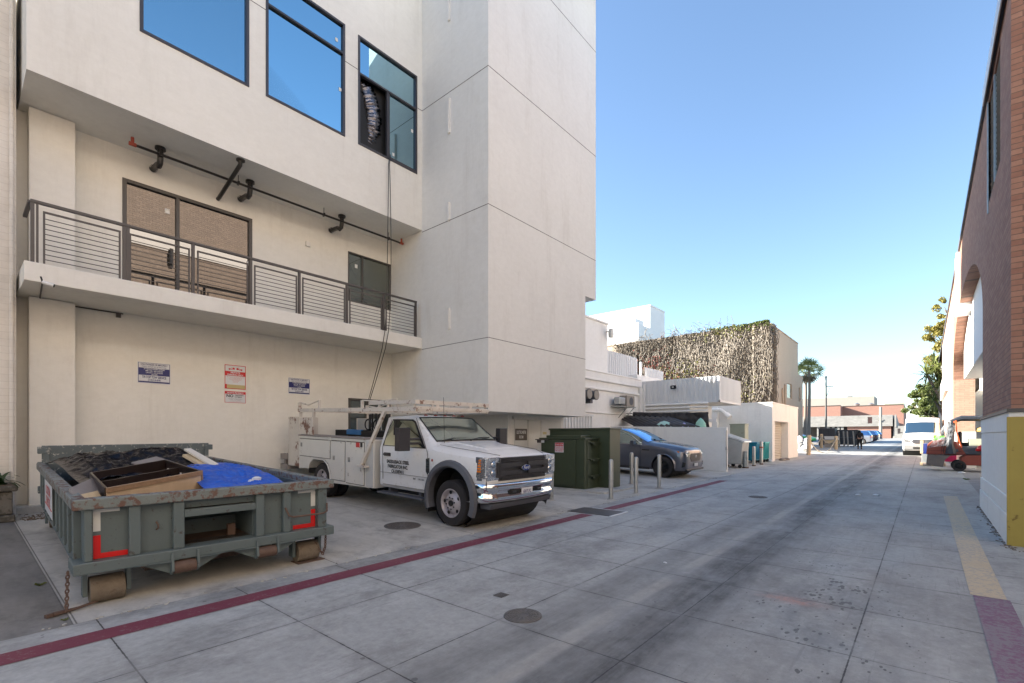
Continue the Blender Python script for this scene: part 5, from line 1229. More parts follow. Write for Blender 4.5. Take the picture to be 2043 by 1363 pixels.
b = MB(); b.box(-2.12, -.5, 1.0, -1.85, -.1, 1.62); b.box(-2.12, .1, 1.0, -1.85, .5, 1.62); b.build('seat', m_plas, tr, bevel=.05)
# utility body
UB = -2.30; UE = -5.55
b = MB()
for s in (-1, 1):
    pts = [(UB, .44), (-3.93, .40), (-4.00, .62), (-4.12, .82), (-4.30, .92), (-4.80, .92), (-4.98, .82), (-5.08, .66), (UE-.0, .62), (UE, 1.43), (UB-.28, 1.43), (UB, 1.43)]
    b.prism(pts, 'y', s*.58, s*1.02)
b.box(UE, -.57, .62, UB, .57, .72); b.build('utility_body', m_bodywhite, tr, bevel=.008)
b = MB(); b.box(UB-.005, -1.0, .44, UB+.02, 1.0, 1.41); b.box(UB-.27, -1.026, .46, UB-.01, -1.021, 1.40); b.build('headboard', m_corrd, tr)
for a, c, z0_, z1_ in ((-5.50, -4.02+.0, .94, 1.37), (-3.98, -3.38, .48, 1.37), (-3.34, -2.62, .46, 1.37)):
    for s in (-1, 1):
        b = MB(); b.box(a+.012, s*1.021, z0_+.01, c-.012, s*1.038, z1_-.01)
        o = b.build('locker_door', m_bodywhite, tr, bevel=.006)
        b = MB(); b.box(a, s*1.0205, z0_-.003, c, s*1.0245, z1_+.003); b.build('door_gap', m_groove, o)
        b = MB(); hx = (a+.12 if a < -4 else c-.10) if a < -4 else (a+.14); hz = 1.22 if a < -4 else .98; b.box(hx-.035, s*1.036, hz-.05, hx+.035, s*1.05, hz+.05); b.box(hx-.012, s*1.05, hz-.03, hx+.012, s*1.062, hz+.03); b.build('latch', m_galv, o, bevel=.004)
b = MB()
for s in (-1, 1):
    b.box(UE, s*.56, 1.432, UB-.3, s*1.045, 1.462)
b.build('top_lid', m_gboard, tr, bevel=.006)
b = MB(); b.box(-5.5, -1.045, 1.385, -4.02, -1.04, 1.425); b.box(-3.98, -1.045, 1.385, UB-.32, -1.04, 1.425); b.box(-4.05, -1.06, 1.37, -3.96, -1.04, 1.44); b.build('lid_hinge', m_bodywhite, tr)
b = MB(); n = 14
for i in range(n):                                       # rim of the rear wheel opening
    pass
pr = [(-4.00, .42), (-4.02, .62), (-4.13, .80), (-4.31, .905), (-4.79, .905), (-4.96, .80), (-5.06, .64)]
b.tube([(x, -1.03, z) for x, z in pr], .016, 6); b.tube([(x, 1.03, z) for x, z in pr], .016, 6); b.build('wheel_opening_lip', m_bodywhite, tr, smooth=True)
b = MB(); b.box(-6.12, -1.02, .66, -5.56, -.92, 1.90); b.box(-6.12, .92, .66, -5.56, 1.02, 1.90); b.box(-6.14, -1.02, .66, -6.08, 1.02, 1.2); b.box(-6.13, -1.025, 1.86, -5.55, -.55, 1.9)
b.box(-5.57, -1.0, 1.43, -5.50, -.55, 1.89); b.box(-5.5, -1.0, 1.47, -4.9, -.97, 1.88); b.build('rear_cabinet', m_rustw, tr, bevel=.006)
b = MB(); b.box(-6.55, -1.04, .80, -6.14, 1.04, .94); b.box(-6.55, -1.04, .55, -6.14, 1.04, .67); b.box(-6.42, -1.0, .67, -6.34, -.9, .80); b.box(-6.42, .9, .67, -6.34, 1.0, .80); b.box(-6.2, -1.0, .60, -6.12, -.8, .95); b.build('rear_bumper', m_gboard, tr, bevel=.01)
# load behind the cab
b = MB(); b.box(-4.75, -.5, 1.46, -3.05, .3, 1.60); b.build('tool_box', m_blk, tr, bevel=.01); b = MB(); b.box(-4.2, -.52, 1.50, -3.6, -.45, 1.62); b.build('blue_box', mat('blue steel box', (.01, .12, .30), .4, .2, 4), tr, bevel=.006)
b = MB()
for x in (-3.55, -3.2): b.lathe([(.12, -.02), (.14, 0), (.12, .02), (.10, 0), (.12, -.02)], (x, -.35, 1.74), 'y', 20); b.cyl((x, -.3, 1.6), (x, -.3, 1.98), .03)
for x in (-3.6, -3.45, -3.3, -3.1): b.cyl((x, -.2, 1.5), (x, -.2, 2.0), .02)
b.build('gas_gauges', m_blk, tr, smooth=True)
b = MB(); b.box(-3.15, .50, 1.47, -2.45, .55, 1.98); b.build('rusty_panel', m_rustw, tr)
b = MB(); b.box(-5.05, .3, 1.47, -4.0, .33, 1.88); b.build('grey_panel', m_steelbin, tr)
# ladder rack
b = MB(); zr = 2.06
for s in (-1, 1):
    y = s*.96
    b.box(-5.62, y-.03, zr-.04, -.98, y+.03, zr+.045); b.box(-5.68, y-.035, zr-.04, -5.60, y+.035, zr+.20)
    b.box(-2.55, y-.028, zr+.10, -1.0, y+.028, zr+.17); b.box(-2.85, y-.028, zr+.045, -2.8, y+.028, zr+.20)
    b.tube([(-2.82, y, zr+.20), (-2.2, y, zr+.17), (-1.6, y, zr+.20)], .016, 5); b.tube([(-5.62, y, zr+.19), (-5.2, y, zr+.13), (-4.65, y, zr+.23)], .018, 5); b.box(-4.68, y-.025, zr+.04, -4.62, y+.025, zr+.24)
    b.tube([(-1.98, y, zr), (-2.62, s*1.10, .90)], .046, 4); b.box(-2.70, s*1.10-.06, .86, -2.42, s*1.10+.05, .90)
    for x in (-2.2, -1.6, -1.05): b.box(x-.02, y-.02, zr+.04, x+.02, y+.02, zr+.11)
    b.box(-5.62, y-.03, 1.88, -5.56, y+.03, zr-.03); b.box(-4.96, y-.03, 1.88, -4.9, y+.03, zr-.03)
for x in (-5.6, -4.6, -2.82, -1.0): b.box(x-.03, -.93, zr-.03, x+.03, .93, zr+.03)
b.box(-1.05, -1.0, zr+.10, -.97, 1.0, zr+.18); b.box(-1.04, -1.0, zr+.0, -.96, 1.0, zr+.06); b.box(-.99, -.5, zr+.05, -.97, -.42, zr+.11); b.box(-.99, .4, zr+.05, -.97, .48, zr+.11)
b.build('ladder_rack', m_rackwhite, tr, bevel=.004)
for px, w_, z0_, m in ((-2.86, .07, 1.26, m_signr), (-2.72, .04, 1.27, m_ink), (-2.70+.0, 0, 0, None)):
    if m: b = MB(); b.box(px-w_, -1.042, z0_, px+w_, -1.039, z0_+.10); b.build('sticker', m, tr)
b = MB(); b.obox((-4.85, -1.0405, 1.20), (.85, .003, .05)); b.build('grease_mark', m_frame2, tr) if 0 else None

for ch in tr.children:
    for q_ in [ch]+list(ch.children):
        if q_.name.split('.')[0] in ('wheel', 'wheel_arch', 'rim', 'hub', 'chassis', 'mudflap'): continue
        for v_ in q_.data.vertices:
            if v_.co.x > .5: v_.co.x = .5+(v_.co.x-.5)*.84
# ---- grey SUV
SX, SY = -7.06, 17.36
sv = thing('parked_suv', 'dark grey metallic SUV with black wheels, nosing out beside the white enclosure wall', 'car', (SX, SY, gz(SX, SY)), (.0095, .03, 0))
stv = [(.93, .40, .76, .90, .56, .44), (.90, .32, .84, 1.00, .76, .62), (.76, .27, .92, 1.08, .90, .76), (.40, .26, 1.00, 1.15, .955, .81), (-.1, .26, 1.07, 1.22, .965, .83), (-.62, .26, 1.13, 1.285, .965, .83),
       (-1.2, .26, 1.15, 1.55, .965, .75), (-1.7, .26, 1.16, 1.71, .965, .69), (-2.3, .26, 1.17, 1.75, .965, .69), (-3.0, .26, 1.19, 1.71, .96, .68), (-3.55, .3, 1.21, 1.5, .93, .68), (-3.78, .4, 1.12, 1.25, .86, .7)]
car_body(sv, stv, (5, 7, 9, 11), m_suv, m_carglass, [(0, .40), (-2.87, .40)], .42, 1.2, mgw=m_carglassb)
for x in (0, -2.87):
    for s in (-1, 1): wheel(sv, x, s*.85, .375, .25, s, 'alloy')
for s in (-1, 1):
    b = MB(); b.prism([(.52, .90), (.88, .78), (.90, .85), (.82, .93), (.50, .97)], 'y', s*.70, s*.925); b.v = [(x, y*(1.0 if x < .7 else .86), z) for x, y, z in b.v]; b.build('headlight', m_lens, sv, bevel=.01)
    b = MB(); b.obox((.55, s*.925, .93), (.10, .02, .05)); b.build('indicator', m_amber, sv)
    b = MB(); b.obox((-1.12, s*1.06, 1.20), (.14, .20, .15)); b.tube([(-1.1, s*.93, 1.13), (-1.1, s*1.02, 1.17)], .02); b.build('wing_mirror', m_suv, sv, bevel=.04, seg=3)
    b = MB(); b.tube([(-.80, s*.965, 1.14), (-1.25, s*.88, 1.45), (-1.75, s*.79, 1.63), (-2.4, s*.77, 1.675)], .010, 5); b.tube([(-.80, s*.968, 1.13), (-2.4, s*.972, 1.16)], .009, 5); b.build('window_trim', m_chrome, sv)
    b = MB()
    for pts in ([(-.86, .32), (-.86, 1.0), (-.90, 1.1)], [(-1.92, .32), (-1.92, 1.1)], [(-.86, .32), (-1.92, .32)]): b.tube([(x, s*.971, z) for x, z in pts], .005, 4)
    b.box(-.80, s*.965, .93, -.52, s*.975, .97); b.build('shut_line', m_blk, sv)
    b = MB(); n = 18
    for i in range(n):
        a, c = R(-8)+R(196)*i/n, R(-8)+R(196)*(i+1)/n
        Q = lambda t, r_, y: (r_*math.cos(t), s*y, .40+r_*math.sin(t))
        b.quad(Q(a, .47, .955), Q(c, .47, .955), Q(c, .42, .985), Q(a, .42, .985)); b.quad(Q(a, .42, .985), Q(c, .42, .985), Q(c, .41, .9), Q(a, .41, .9))
    b.build('wheel_arch', m_suv, sv, smooth=True)
    b = MB(); b.prism([(.70, .38), (.86, .42), (.88, .56), (.74, .60)], 'y', s*.72, s*.90); b.build('air_opening', m_blk, sv, bevel=.01)
b = MB(); b.prism([(-.42, .58), (.42, .58), (.50, .70), (.46, .88), (-.46, .88), (-.50, .70)], 'x', .87, .945); b.build('grille', m_plasd, sv, bevel=.02); b = MB(); b.lathe([(0, .965), (.05, .963), (.05, .95)], (-.01, 0, .76), 'x', 14); b.build('badge', m_chrome, sv)
b = MB(); b.box(.80, -.80, .27, .96, .80, .33); b.build('chin_spoiler', m_plasd, sv, bevel=.01); b = MB(); b.box(.955, -.16, .42, .97, .16, .52); b.build('number_plate', m_signw, sv)
b = MB(); b.box(-3.0, -.962, .25, .0-.5, -.955, .33); b.build('sill', m_plasd, sv)

for ch in sv.children:
    for q_ in [ch]+list(ch.children):
        if q_.name.split('.')[0] in ('wheel', 'wheel_arch', 'wheel_well', 'rim', 'spokes'): continue
        for v_ in q_.data.vertices:
            if v_.co.x > .45: v_.co.x = .45+(v_.co.x-.45)*.72
# ---- white panel van at the far end
q = at(1804, 908, 41.2); VX, VYY = -0.17, 41.9
vn = thing('white_van', 'white high-roofed panel van facing the camera on the right side of the alley', 'van', (VX, VYY, gz(VX, VYY)), (0, 0, R(-90)))
stn = [(.86, .42, .70, .80, .80, .66), (.82, .34, .92, 1.05, .96, .86), (.55, .32, 1.08, 1.22, 1.0, .88), (.15, .32, 1.20, 1.36, 1.02, .88), (-.05, .32, 1.26, 1.50, 1.02, .88), (-.80, .32, 1.30, 2.22, 1.02, .86), (-1.2, .32, 1.30, 2.48, 1.02, .86), (-1.9, .32, 1.32, 2.56, 1.02, .88), (-5.0, .32, 1.32, 2.56, 1.02, .88), (-5.1, .4, 1.32, 2.45, 1.0, .86)]
car_body(vn, stn, (4, 5.1, 99, 99), m_carwhite, m_carglass, [(0, .38), (-3.6, .38)], .42, 1.3, rear=False)
sw = [c for c in vn.children if c.name.startswith('side_window')]
for c in sw: bpy.data.objects.remove(c)
for x in (0, -3.6):
    for s in (-1, 1): wheel(vn, x, s*.88, .35, .22, s)
b = MB(); b.prism([(-.44, .80), (.44, .80), (.52, .92), (.46, 1.06), (-.46, 1.06), (-.52, .92)], 'x', .78, .915)
for k in range(3): b.box(.915, -.44, .85+k*.065, .93, .44, .865+k*.065)
b.build('grille', m_plas, vn, bevel=.02)
b = MB(); b.box(.66, -.97, .36, .90, .97, .74); b.build('bumper', m_conc if 0 else m_steelbin, vn, bevel=.08, seg=3); b = MB(); b.box(.895, -.45, .44, .905, .45, .56); b.build('air_opening', m_blk, vn)
for s in (-1, 1):
    b = MB(); b.prism([(s*.54, .84), (s*.90, .90), (s*.94, 1.12), (s*.66, 1.02)], 'x', .60, .875); b.build('headlight', m_lens, vn, bevel=.01)
    b = MB(); b.box(.22, s*.30, 1.30, .26, s*.75, 1.34); b.build('bonnet_vent', m_blk, vn)
    b = MB(); b.obox((-.1, s*1.20, 1.62), (.1, .16, .36)); b.tube([(-.1, s*1.0, 1.5), (-.1, s*1.14, 1.52)], .03); b.build('wing_mirror', m_plasd, vn, bevel=.03)

# ---- small cars far away
def small_car(name, label, loc, rz, mp, kind='sedan', group=None):
    c = thing(name, label, 'car', loc, rz, group)
    if kind == 'sport': s_ = [(.85, .25, .5, .58, .7, .6), (.7, .2, .62, .72, .88, .72), (0, .2, .72, .86, .93, .78), (-.6, .2, .80, .94, .93, .78), (-1.3, .2, .84, 1.22, .93, .62), (-1.9, .2, .84, 1.27, .93, .60), (-2.7, .2, .88, 1.15, .95, .64), (-3.4, .25, .88, 1.0, .92, .7), (-3.6, .4, .8, .9, .84, .7)]; cab = (3, 4.2, 6, 7)
    else: s_ = [(.85, .35, .7, .8, .75, .6), (.7, .25, .85, .95, .9, .75), (0, .25, .98, 1.1, .93, .78), (-.5, .25, 1.02, 1.15, .93, .78), (-1.4, .25, 1.05, 1.62, .93, .66), (-2.2, .25, 1.05, 1.70, .93, .66), (-3.2, .25, 1.06, 1.62, .92, .66), (-3.5, .3, 1.05, 1.3, .90, .7), (-3.65, .4, 1.0, 1.1, .86, .7)]; cab = (3, 4.2, 6, 7.6)
    car_body(c, s_, cab, mp, m_carglassb, [(0, .34), (-2.75, .34)], .37, 1.2, n=3)
    for x in (0, -2.75):
        for s in (-1, 1): wheel(c, x, s*.82, .33, .22, s, 'alloy', m_steelbin)
    b = MB()
    for s in (-1, 1): b.box(-3.66, s*.55, .80, -3.55, s*.88, .95)
    b.build('tail_light', m_signr, c); b = MB()
    for s in (-1, 1): b.box(.62, s*.5, .58, .86, s*.80, .68)
    b.build('headlight', m_lens, c)
    return c
m_gcar = mat('vivid green car paint', (.02, .42, .06), .3, .05, coat=1); m_scar = mat('silver car paint', (.45, .46, .5), .3, .05, 2, .7, coat=1); m_ncar = mat('navy car paint', (.02, .03, .09), .3, .05, 2, .3, coat=1); m_bcar = mat('maroon black paint', (.05, .02, .025), .3, .05, coat=1)
q = gpt(1615, 883); small_car('parked_car', 'bright green sports car parked in the far lot behind the rope posts', at(1617, 880, 78)*1 if 0 else Vector((at(1610, 880, 78).x, 78, gz(-20, 78)*0+.0095*78+.1)), R(-25), m_gcar, 'sport')
G_ = 'cars parked nose in along the far lot'
for i, (px, Y, mp, l) in enumerate(((1737, 74, m_scar, 'silver grey parked car just behind the dark dumpsters, nearest of the row'), (1748, 82, m_bcar, 'maroon parked car second along the far row'), (1752, 90, m_scar, 'light silver car third along the far row'), (1757, 98, m_ncar, 'dark navy car at the far end of the parked row'))):
    x = at(px, 870, Y).x; small_car('parked_car', l, Vector((x-3.5, Y, gz(-5, Y)+.02)), R(180+(0, 4, -3, 2)[i]), mp, 'suv', G_)
for i, px in enumerate((1612, 1622)):
    Y = 92; small_car('parked_car', ('blue glassed car behind the green sports car', 'second dark car behind the green sports car')[i], Vector((at(px, 870, Y).x-2, Y, gz(-5, Y)+.1)), R(-10), m_ncar, 'suv')

# ---- forklift, its back to the alley
FX, FY = .70, 26.3
fk = thing('forklift', 'faded orange forklift with taped up roof posts poking out behind the white wall', 'forklift', (FX+.2, FY+.55, gz(1, 26)))
b = MB(); b.prism([(-.88, .665), (-.84, 1.08), (-.70, 1.22), (-.30, 1.28), (.08, 1.18), (.34, .665)], 'y', -.5, .5); b.prism([(.16, .25), (1.9, .25), (1.9, .66), (.30, .66), (.16, .55)], 'y', -.5, .5); b.build('body', m_orange, fk, bevel=.03, seg=3)
b = MB(); b.prism([(-.88, .24), (-.36, .16), (-.30, .45), (-.14, .62), (.14, .66), (-.84, .66)], 'y', -.54, .54); b.build('counterweight', m_cwt, fk, bevel=.03, seg=3)
b = MB(); b.prism([(.12, .68), (1.35, .68), (1.2, .95), (.6, 1.03), (.1, 1.02)], 'y', -.47, .47); b.build('side_cover', m_plas, fk, bevel=.04); b = MB(); b.box(.2, -.35, 1.02, .75, .35, 1.16); b.box(.1, -.35, 1.1, .22, .35, 1.6); b.build('seat', m_blk, fk, bevel=.05)
wheel(fk, .12, -.44, .22, .18, -1, mt=m_blk); wheel(fk, .12, .44, .22, .18, 1, mt=m_blk); wheel(fk, 1.6, -.44, .30, .22, -1, mt=m_blk); wheel(fk, 1.6, .44, .30, .22, 1, mt=m_blk)
b = MB()
for s in (-1, 1): b.tube([(-.12, s*.45, .70), (-.14, s*.44, 1.1), (-.08, s*.42, 2.02)], [.19, .12, .10], 8); b.tube([(-.1, s*.42, 2.02), (.2, s*.42, 2.14), (1.6, s*.42, 2.10)], [.08, .11, .10], 8); b.tube([(1.6, s*.42, 2.1), (1.75, s*.42, 1.0)], .05)
for x in (.3, .6, .9, 1.2, 1.5): b.tube([(x, -.42, 2.14), (x, .42, 2.14)], .025)
b.build('overhead_guard', m_wrap, fk, smooth=True)
b = MB(); b.tube([(.03, -.51, 2.05), (.05, -.50, 1.6), (.12, -.50, 1.25), (.2, -.5, .95)], .022, 5); b.tube([(-.04, -.5, 2.0), (.06, -.52, 1.95)], .04); b.build('orange_strap', mat('orange strap', (.55, .10, .03), .6), fk)
b = MB(); b.tube([(-.2, -.5, 2.0), (-.22, -.5, 1.7), (-.3, -.5, 1.2), (-.35, -.52, .8), (-.32, -.55, .66), (.3, -.52, .67)], .012, 5); b.build('hose', m_blk, fk)
b = MB(); b.tube([(-.84, -.505, .82), (-.35, -.505, .84), (.2, -.505, .80)], .007, 4); b.tube([(-.42, -.505, .67), (-.38, -.505, 1.1)], .007, 4); b.build('panel_line', m_blk, fk)
b = MB(); b.box(.35, -.478, .80, .9, -.472, .93); b.box(-.1, -.505, .78, .1, -.5, .9); b.build('worn_decal', m_plas, fk)
gt = thing('gas_tank', 'round gas bottle under clear film strapped on the back of the forklift', 'gas bottle', (FX-.12, FY+.55, gz(1, 26)+1.22)); b = MB(); b.lathe([(0, -.42), (.12, -.4), (.155, -.3), (.155, .3), (.12, .4), (0, .42)], (0, 0, 0), 'y', 18); b.build('cylinder', m_steelbin, gt, smooth=True)
drape('plastic_film', 'cloudy clear plastic film draped over the back of the forklift', 'film', ((FX-.08, FY-.02, 2.2), (FX+.22, FY-.02, 2.1), (FX+.02, FY-.02, 1.30), (FX-.62, FY-.02, 1.18)), m_film, .05, 4, 24, 24, .05, 3)
b = MB(); b.box(FX+.62, FY+.1, 1.28, FX+1.6, FY+.75, 1.56+.25*0); tag(b.build('crate', m_beige, bevel=.01), 'pale wooden crate standing behind the forklift seat', 'crate')
tag(MB().lathe([(.0, .2), (.12, .18), (.30, .12), (.33, 0), (0, 0)], (FX+1.15, FY+.3, 1.85), n=14).build('sack', mat('yellow sack', (.55, .36, .08), .7, .2, 5), smooth='all'), 'yellow sack resting on top of the pale crate', 'sack')
tag(MB().lathe([(.0, .25), (.12, .2), (.18, .1), (.2, 0), (0, 0)], (FX+.98, FY-.1, 1.08), n=10).build('bag', m_redtape, smooth='all'), 'bright red bag on the side cover of the forklift', 'bag')
# pallet with goods behind it
q = Vector((.25, 30.2, gz(0, 30.2)))
pt = thing('pallet', 'wrapped pallet stacked with blue and white boxes beside the forklift', 'pallet', q)
b = MB()
for y in (-.4, -.2, 0, .2, .4): b.box(-.45, y-.07, .11, .45, y+.07, .13)
for x in (-.4, 0, .4): b.box(x-.05, -.5, .0, x+.05, .5, .11)
b.build('base', m_bwood, pt)
random.seed(12); nb = 0
for k, (dx, z, w_, h_, m, l) in enumerate(((-.22, .13, .34, .42, m_steelbin, 'silver bottom box'), (-.2, .55, .3, .5, m_fordblue, 'blue carton'), (-.38, .56, .12, .62, m_bwood, 'thin brown carton'), (-.14, 1.05, .22, .16, m_plas, 'small grey carton'))):
    b = MB(); b.box(q.x+dx-w_/2, q.y-.42, q.z+z, q.x+dx+w_/2, q.y+.3, q.z+z+h_-.01); tag(b.build('box', m, bevel=.01), l+' stacked on the pallet beside the forklift', 'box', 'boxes on the pallet')
b = MB(); 
for k in range(8): b.box(q.x+.02, q.y-.46, q.z+.60+k*.1, q.x+.42, q.y+.2, q.z+.66+k*.1); b.box(q.x+.04, q.y-.44, q.z+.66+k*.1, q.x+.40, q.y+.2, q.z+.70+k*.1)
tag(b.build('crate', mat('lime green plastic', (.16, .52, .04), .4, .1), bevel=.004), 'tall stack of lime green plastic trays on the pallet', 'crate')
b = MB(); b.box(q.x+.40, q.y-1.6, q.z+.25, q.x+.78, q.y-.8, q.z+.78); tag(b.build('crate', mat('magenta plastic', (.50, .02, .10), .5, .1), bevel=.02), 'magenta crate at the back corner of the forklift', 'crate')
# ------------------------------------------------------------------ bins and posts past the enclosure wall
q = gpt(1471, 936)
bn = thing('steel_bin', 'dull steel bin with a slanted white lid by the end of the white enclosure wall', 'bin', (-6.45, 22.9, gz(-6.45, 22.9)))
b = MB(); b.prism([(-.45, .18), (.22, .18), (.32, 1.15), (-.45, 1.42)], 'y', -.1, .95); b.build('body', m_steelbin, bn, bevel=.02); b = MB(); b.prism([(-.52, 1.46), (.40, 1.14), (.40, 1.21), (-.50, 1.54)], 'y', -.14, .99); b.build('lid', m_carwhite, bn, bevel=.01)
b = MB(); b.tube([(-.38, -.10, .75), (-.38, -.16, .8), (-.38, -.16, 1.1), (-.38, -.10, 1.15)], .015, 6); b.build('handle', m_galv, bn)
for x in (-.35, .18):
    for y in (0, .85): b = MB(); b.cyl((x, y-.03, .08), (x, y+.03, .08), .08, n=14); b.build('caster', m_blk, bn)
cb_ = thing('utility_cabinet', 'tall beige green steel cabinet behind the slanted steel bin', 'cabinet', (-6.95, 25.3, gz(-7, 25.3)))
b = MB(); b.box(-.45, 0, .05, .25, .6, 1.95); b.box(-.48, -.03, 1.95, .28, .63, 2.0); b.build('casing', m_beige, cb_, bevel=.012); b = MB(); b.box(-.05, -.015, .15, .22, 0, 1.85); b.box(.0, -.03, .9, .03, -.015, 1.05); b.build('door', m_beige, cb_, bevel=.004)
def bin_(loc, m, label, w_=.62, rz=0):
    t = thing('wheeled_bin', label, 'bin', loc, rz)
    b = MB(); b.prism([(-w_*.42, .14), (w_*.42, .14), (w_*.5, 1.02), (-w_*.5, 1.02)], 'y', -.45, .45)
    for k in range(4): x = -w_*.36+k*w_*.24; b.prism([(x-.02, .2), (x+.02, .2), (x+.025, .95), (x-.025, .95)], 'y', -.475, -.44)
    for k in range(4):
        y = -.34+k*.22; b.box(w_*.44, y-.02, .2, w_*.52, y+.02, .98)
    b.build('body', m, t, bevel=.012); b = MB(); b.box(-w_*.55, -.5, 1.0, w_*.55, .5, 1.06); b.build('lid', m, t, bevel=.02)
    b = MB()
    for y in (-.35, .35): b.cyl((-w_*.4, y-.03, .09), (-w_*.4, y+.03, .09), .09, n=12); b.cyl((w_*.38, y-.03, .09), (w_*.38, y+.03, .09), .09, n=12)
    b.build('caster', m_blk, t); return t
bin_((-6.85, 26.9, gz(-6.8, 27)), m_teal, 'deep teal bin between the steel posts and the white garage', .8)
bin_((-6.7, 28.1, gz(-6.7, 28)), m_teal2, 'lighter sea green ribbed bin right beside the white garage', .7)
b = MB(); b.lathe([(0, .25), (.15, .2), (.2, .08), (.18, 0)], (-7.25, 26.9, gz(-7.2, 27)+1.07), n=10); tag(b.build('bag', m_tarp, smooth='all'), 'black bag lying on the deep teal bin', 'bag')
for px, py, r_, h_, m, l in ((1487, 934, .115, .76, m_galv, 'short thick grey post in front of the utility cabinet'), (1504, 930, .07, .93, m_galv, 'slim grey post in front of the deep teal bin'), (1519, 927, .075, 1.15, m_galv, 'tall grey post with a red tie between the teal bins')):
    q = gpt(px, py); t = thing('steel_post', l, 'post', q); b = MB(); b.lathe([(r_, -.05), (r_, h_-.02), (r_*.85, h_), (0, h_+.01)], n=16); b.build('tube', m, t, smooth=True)
    b = MB(); b.lathe([(r_*1.25, -.02), (r_*1.2, .05), (r_, .06)], n=14); b.build('base', m_rust, t)
    if px == 1519: b = MB(); b.lathe([(r_+.02, h_-.33), (r_+.03, h_-.30), (r_+.02, h_-.26)], n=12); b.build('tie', m_redp, t)
random.seed(21)
for i, (x, y) in enumerate(((-6.35, 28.6), (-6.1, 30.4), (-6.05, 31.1))):
    b = MB(); b.lathe([(0, .14), (.1, .12), (.2, .04), (.16, 0)], (x, y, gz(x, y)), n=9); b.v = [(v[0]+.06*noise.noise(Vector(v)*9), v[1]+.06*noise.noise(Vector(v)*8), v[2]) for v in b.v]
    tag(b.build('litter', (m_signw, m_gboard, m_gboard)[i], smooth='all'), ('crumpled white litter at the foot of the sea green bin', 'grey rag on the ground beside the roller door', 'small grey heap near the garage door jamb')[i], 'litter')
for i, (px, py, s) in enumerate(((1748, 989, .06), (1712, 988, .05), (1918, 944, .09), (1327, 1123, .02))):
    q = gpt(px, py); b = MB(); b.lathe([(0, s*.7), (s*.6, s*.5), (s, s*.1), (s*.8, 0)], (0, 0, 0), n=8); b.v = [(x*1.4+s*.5*noise.noise(Vector((x, y, z))*40+Vector((i, 0, 0))), y, z) for x, y, z in b.v]
    o = b.build('paper_scrap', m_signw, smooth='all'); o.location = q; tag(o, ('white paper scrap on the alley, right of the drain line', 'pale scrap on the alley left of the other one', 'crumpled white paper in front of the forklift', 'tiny white scrap near the drain line in the foreground')[i], 'litter')
# covers in the paving
def cover(name, label, px, py, r_, sq=None):
    q = gpt(px, py); t = thing(name, label, 'cover', q+Vector((0, 0, .002)), (.0095, .03 if q.x < -5.65 else 0, 0))
    b = MB(); b.lathe([(r_*1.09, 0), (r_*1.08, .006), (r_*1.0, .006), (r_*.99, .003)], n=48); b.build('frame', m_manh, t)
    b = MB(); b.lathe([(r_*.985, .002), (r_*.98, .005), (0, .006)], n=48)
    for k in range(5): rr = r_*(.25+.15*k); b.lathe([(rr, .006), (rr+.006, .011), (rr+.018, .011), (rr+.024, .006)], n=40)
    for k in range(16):
        a = k*math.pi/8; b.obox((r_*.62*math.cos(a), r_*.62*math.sin(a), .009), (r_*.5, .012, .006), (0, 0, a))
    b.build('lid', m_manh, t, smooth=True)
cover('manhole_cover', 'round iron manhole cover on the parking apron beside the service truck', 803, 1049, .29)
cover('manhole_cover', 'round iron manhole cover in the alley, nearest to the camera', 1043, 1229, .158)
cover('manhole_cover', 'small round cover far along the alley', 1512, 992, .2)
q = gpt(1190, 1021); t = thing('utility_plate', 'dark rectangular utility plate let into the red line', 'cover', (q.x, q.y, q.z+.006), (.0095, 0, 0)); b = MB(); b.box(-.5, -.33, -.005, .5, .33, .004); b.build('lid', m_frame2, t); b = MB(); b.box(.5, -.36, -.005, .54, .36, .0055); b.box(-.3, .33, -.005, .54, .36, .0055); b.build('frame', m_signw, t)
q = gpt(1000, 1188); b = MB()
for k in range(5): b.box(q.x-.06, q.y-.06+k*.026, q.z+.004, q.x+.06, q.y-.046+k*.026, q.z+.007)
tag(b.build('drain_grate', m_manh), 'tiny dark grate set in the alley concrete', 'grate')
random.seed(5)                                        # weeds and dirt along the joints
def tuft(name, label, x, y, n, h_, sp):
    b = MB(); z = gz(x, y)
    for k in range(n):
        a = random.uniform(0, 6.28); d = Vector((math.cos(a), math.sin(a), 0)); s_ = Vector((-d.y, d.x, 0))*.004; r_ = random.uniform(.2, 1)*sp; p = Vector((x, y, z))+d*random.uniform(0, sp*.4); hh = h_*random.uniform(.5, 1)
        b.add([p-s_, p+s_, p+d*r_*.5+Vector((0, 0, hh))+s_*.6, p+d*r_+Vector((0, 0, hh*.7))], [(0, 1, 2, 3)])
    tag(b.build(name, m_fern if 0 else m_leafg, fix=False), label, 'weed')
tuft('weed', 'small weed growing between the asphalt and the apron by the white brick wall', -7.2, .62, 22, .035, .05)
tuft('weed', 'tiny weed at the corner where apron meets alley', -5.82, .66, 16, .02, .035)
tuft('weed', 'yellowish weed at the foot of the white wall beside the forklift', 1.03, 22.0, 24, .06, .09)
b = MB()
for k in range(420):
    y = random.uniform(9.6, 14.6) if k % 3 else random.uniform(9.4, 9.9); x = .93-abs(random.gauss(0, .05)) if k % 3 else random.uniform(.9, 2.2); s_ = random.uniform(.008, .03)
    b.obox((x, y, gz(x, y)+.004), (s_*1.6, s_, .006), (random.uniform(-.3, .3), random.uniform(-.3, .3), random.uniform(0, 3)))
for k in range(260):
    x = random.uniform(-13.0, -11.8); y = random.uniform(.8, 1.7); s_ = random.uniform(.01, .03); b.obox((x, y, gz(x, y)+.006), (s_*1.6, s_, .01), (0, 0, random.uniform(0, 3)))
struct(b.build('dead_leaves', m_bark), 'stuff')

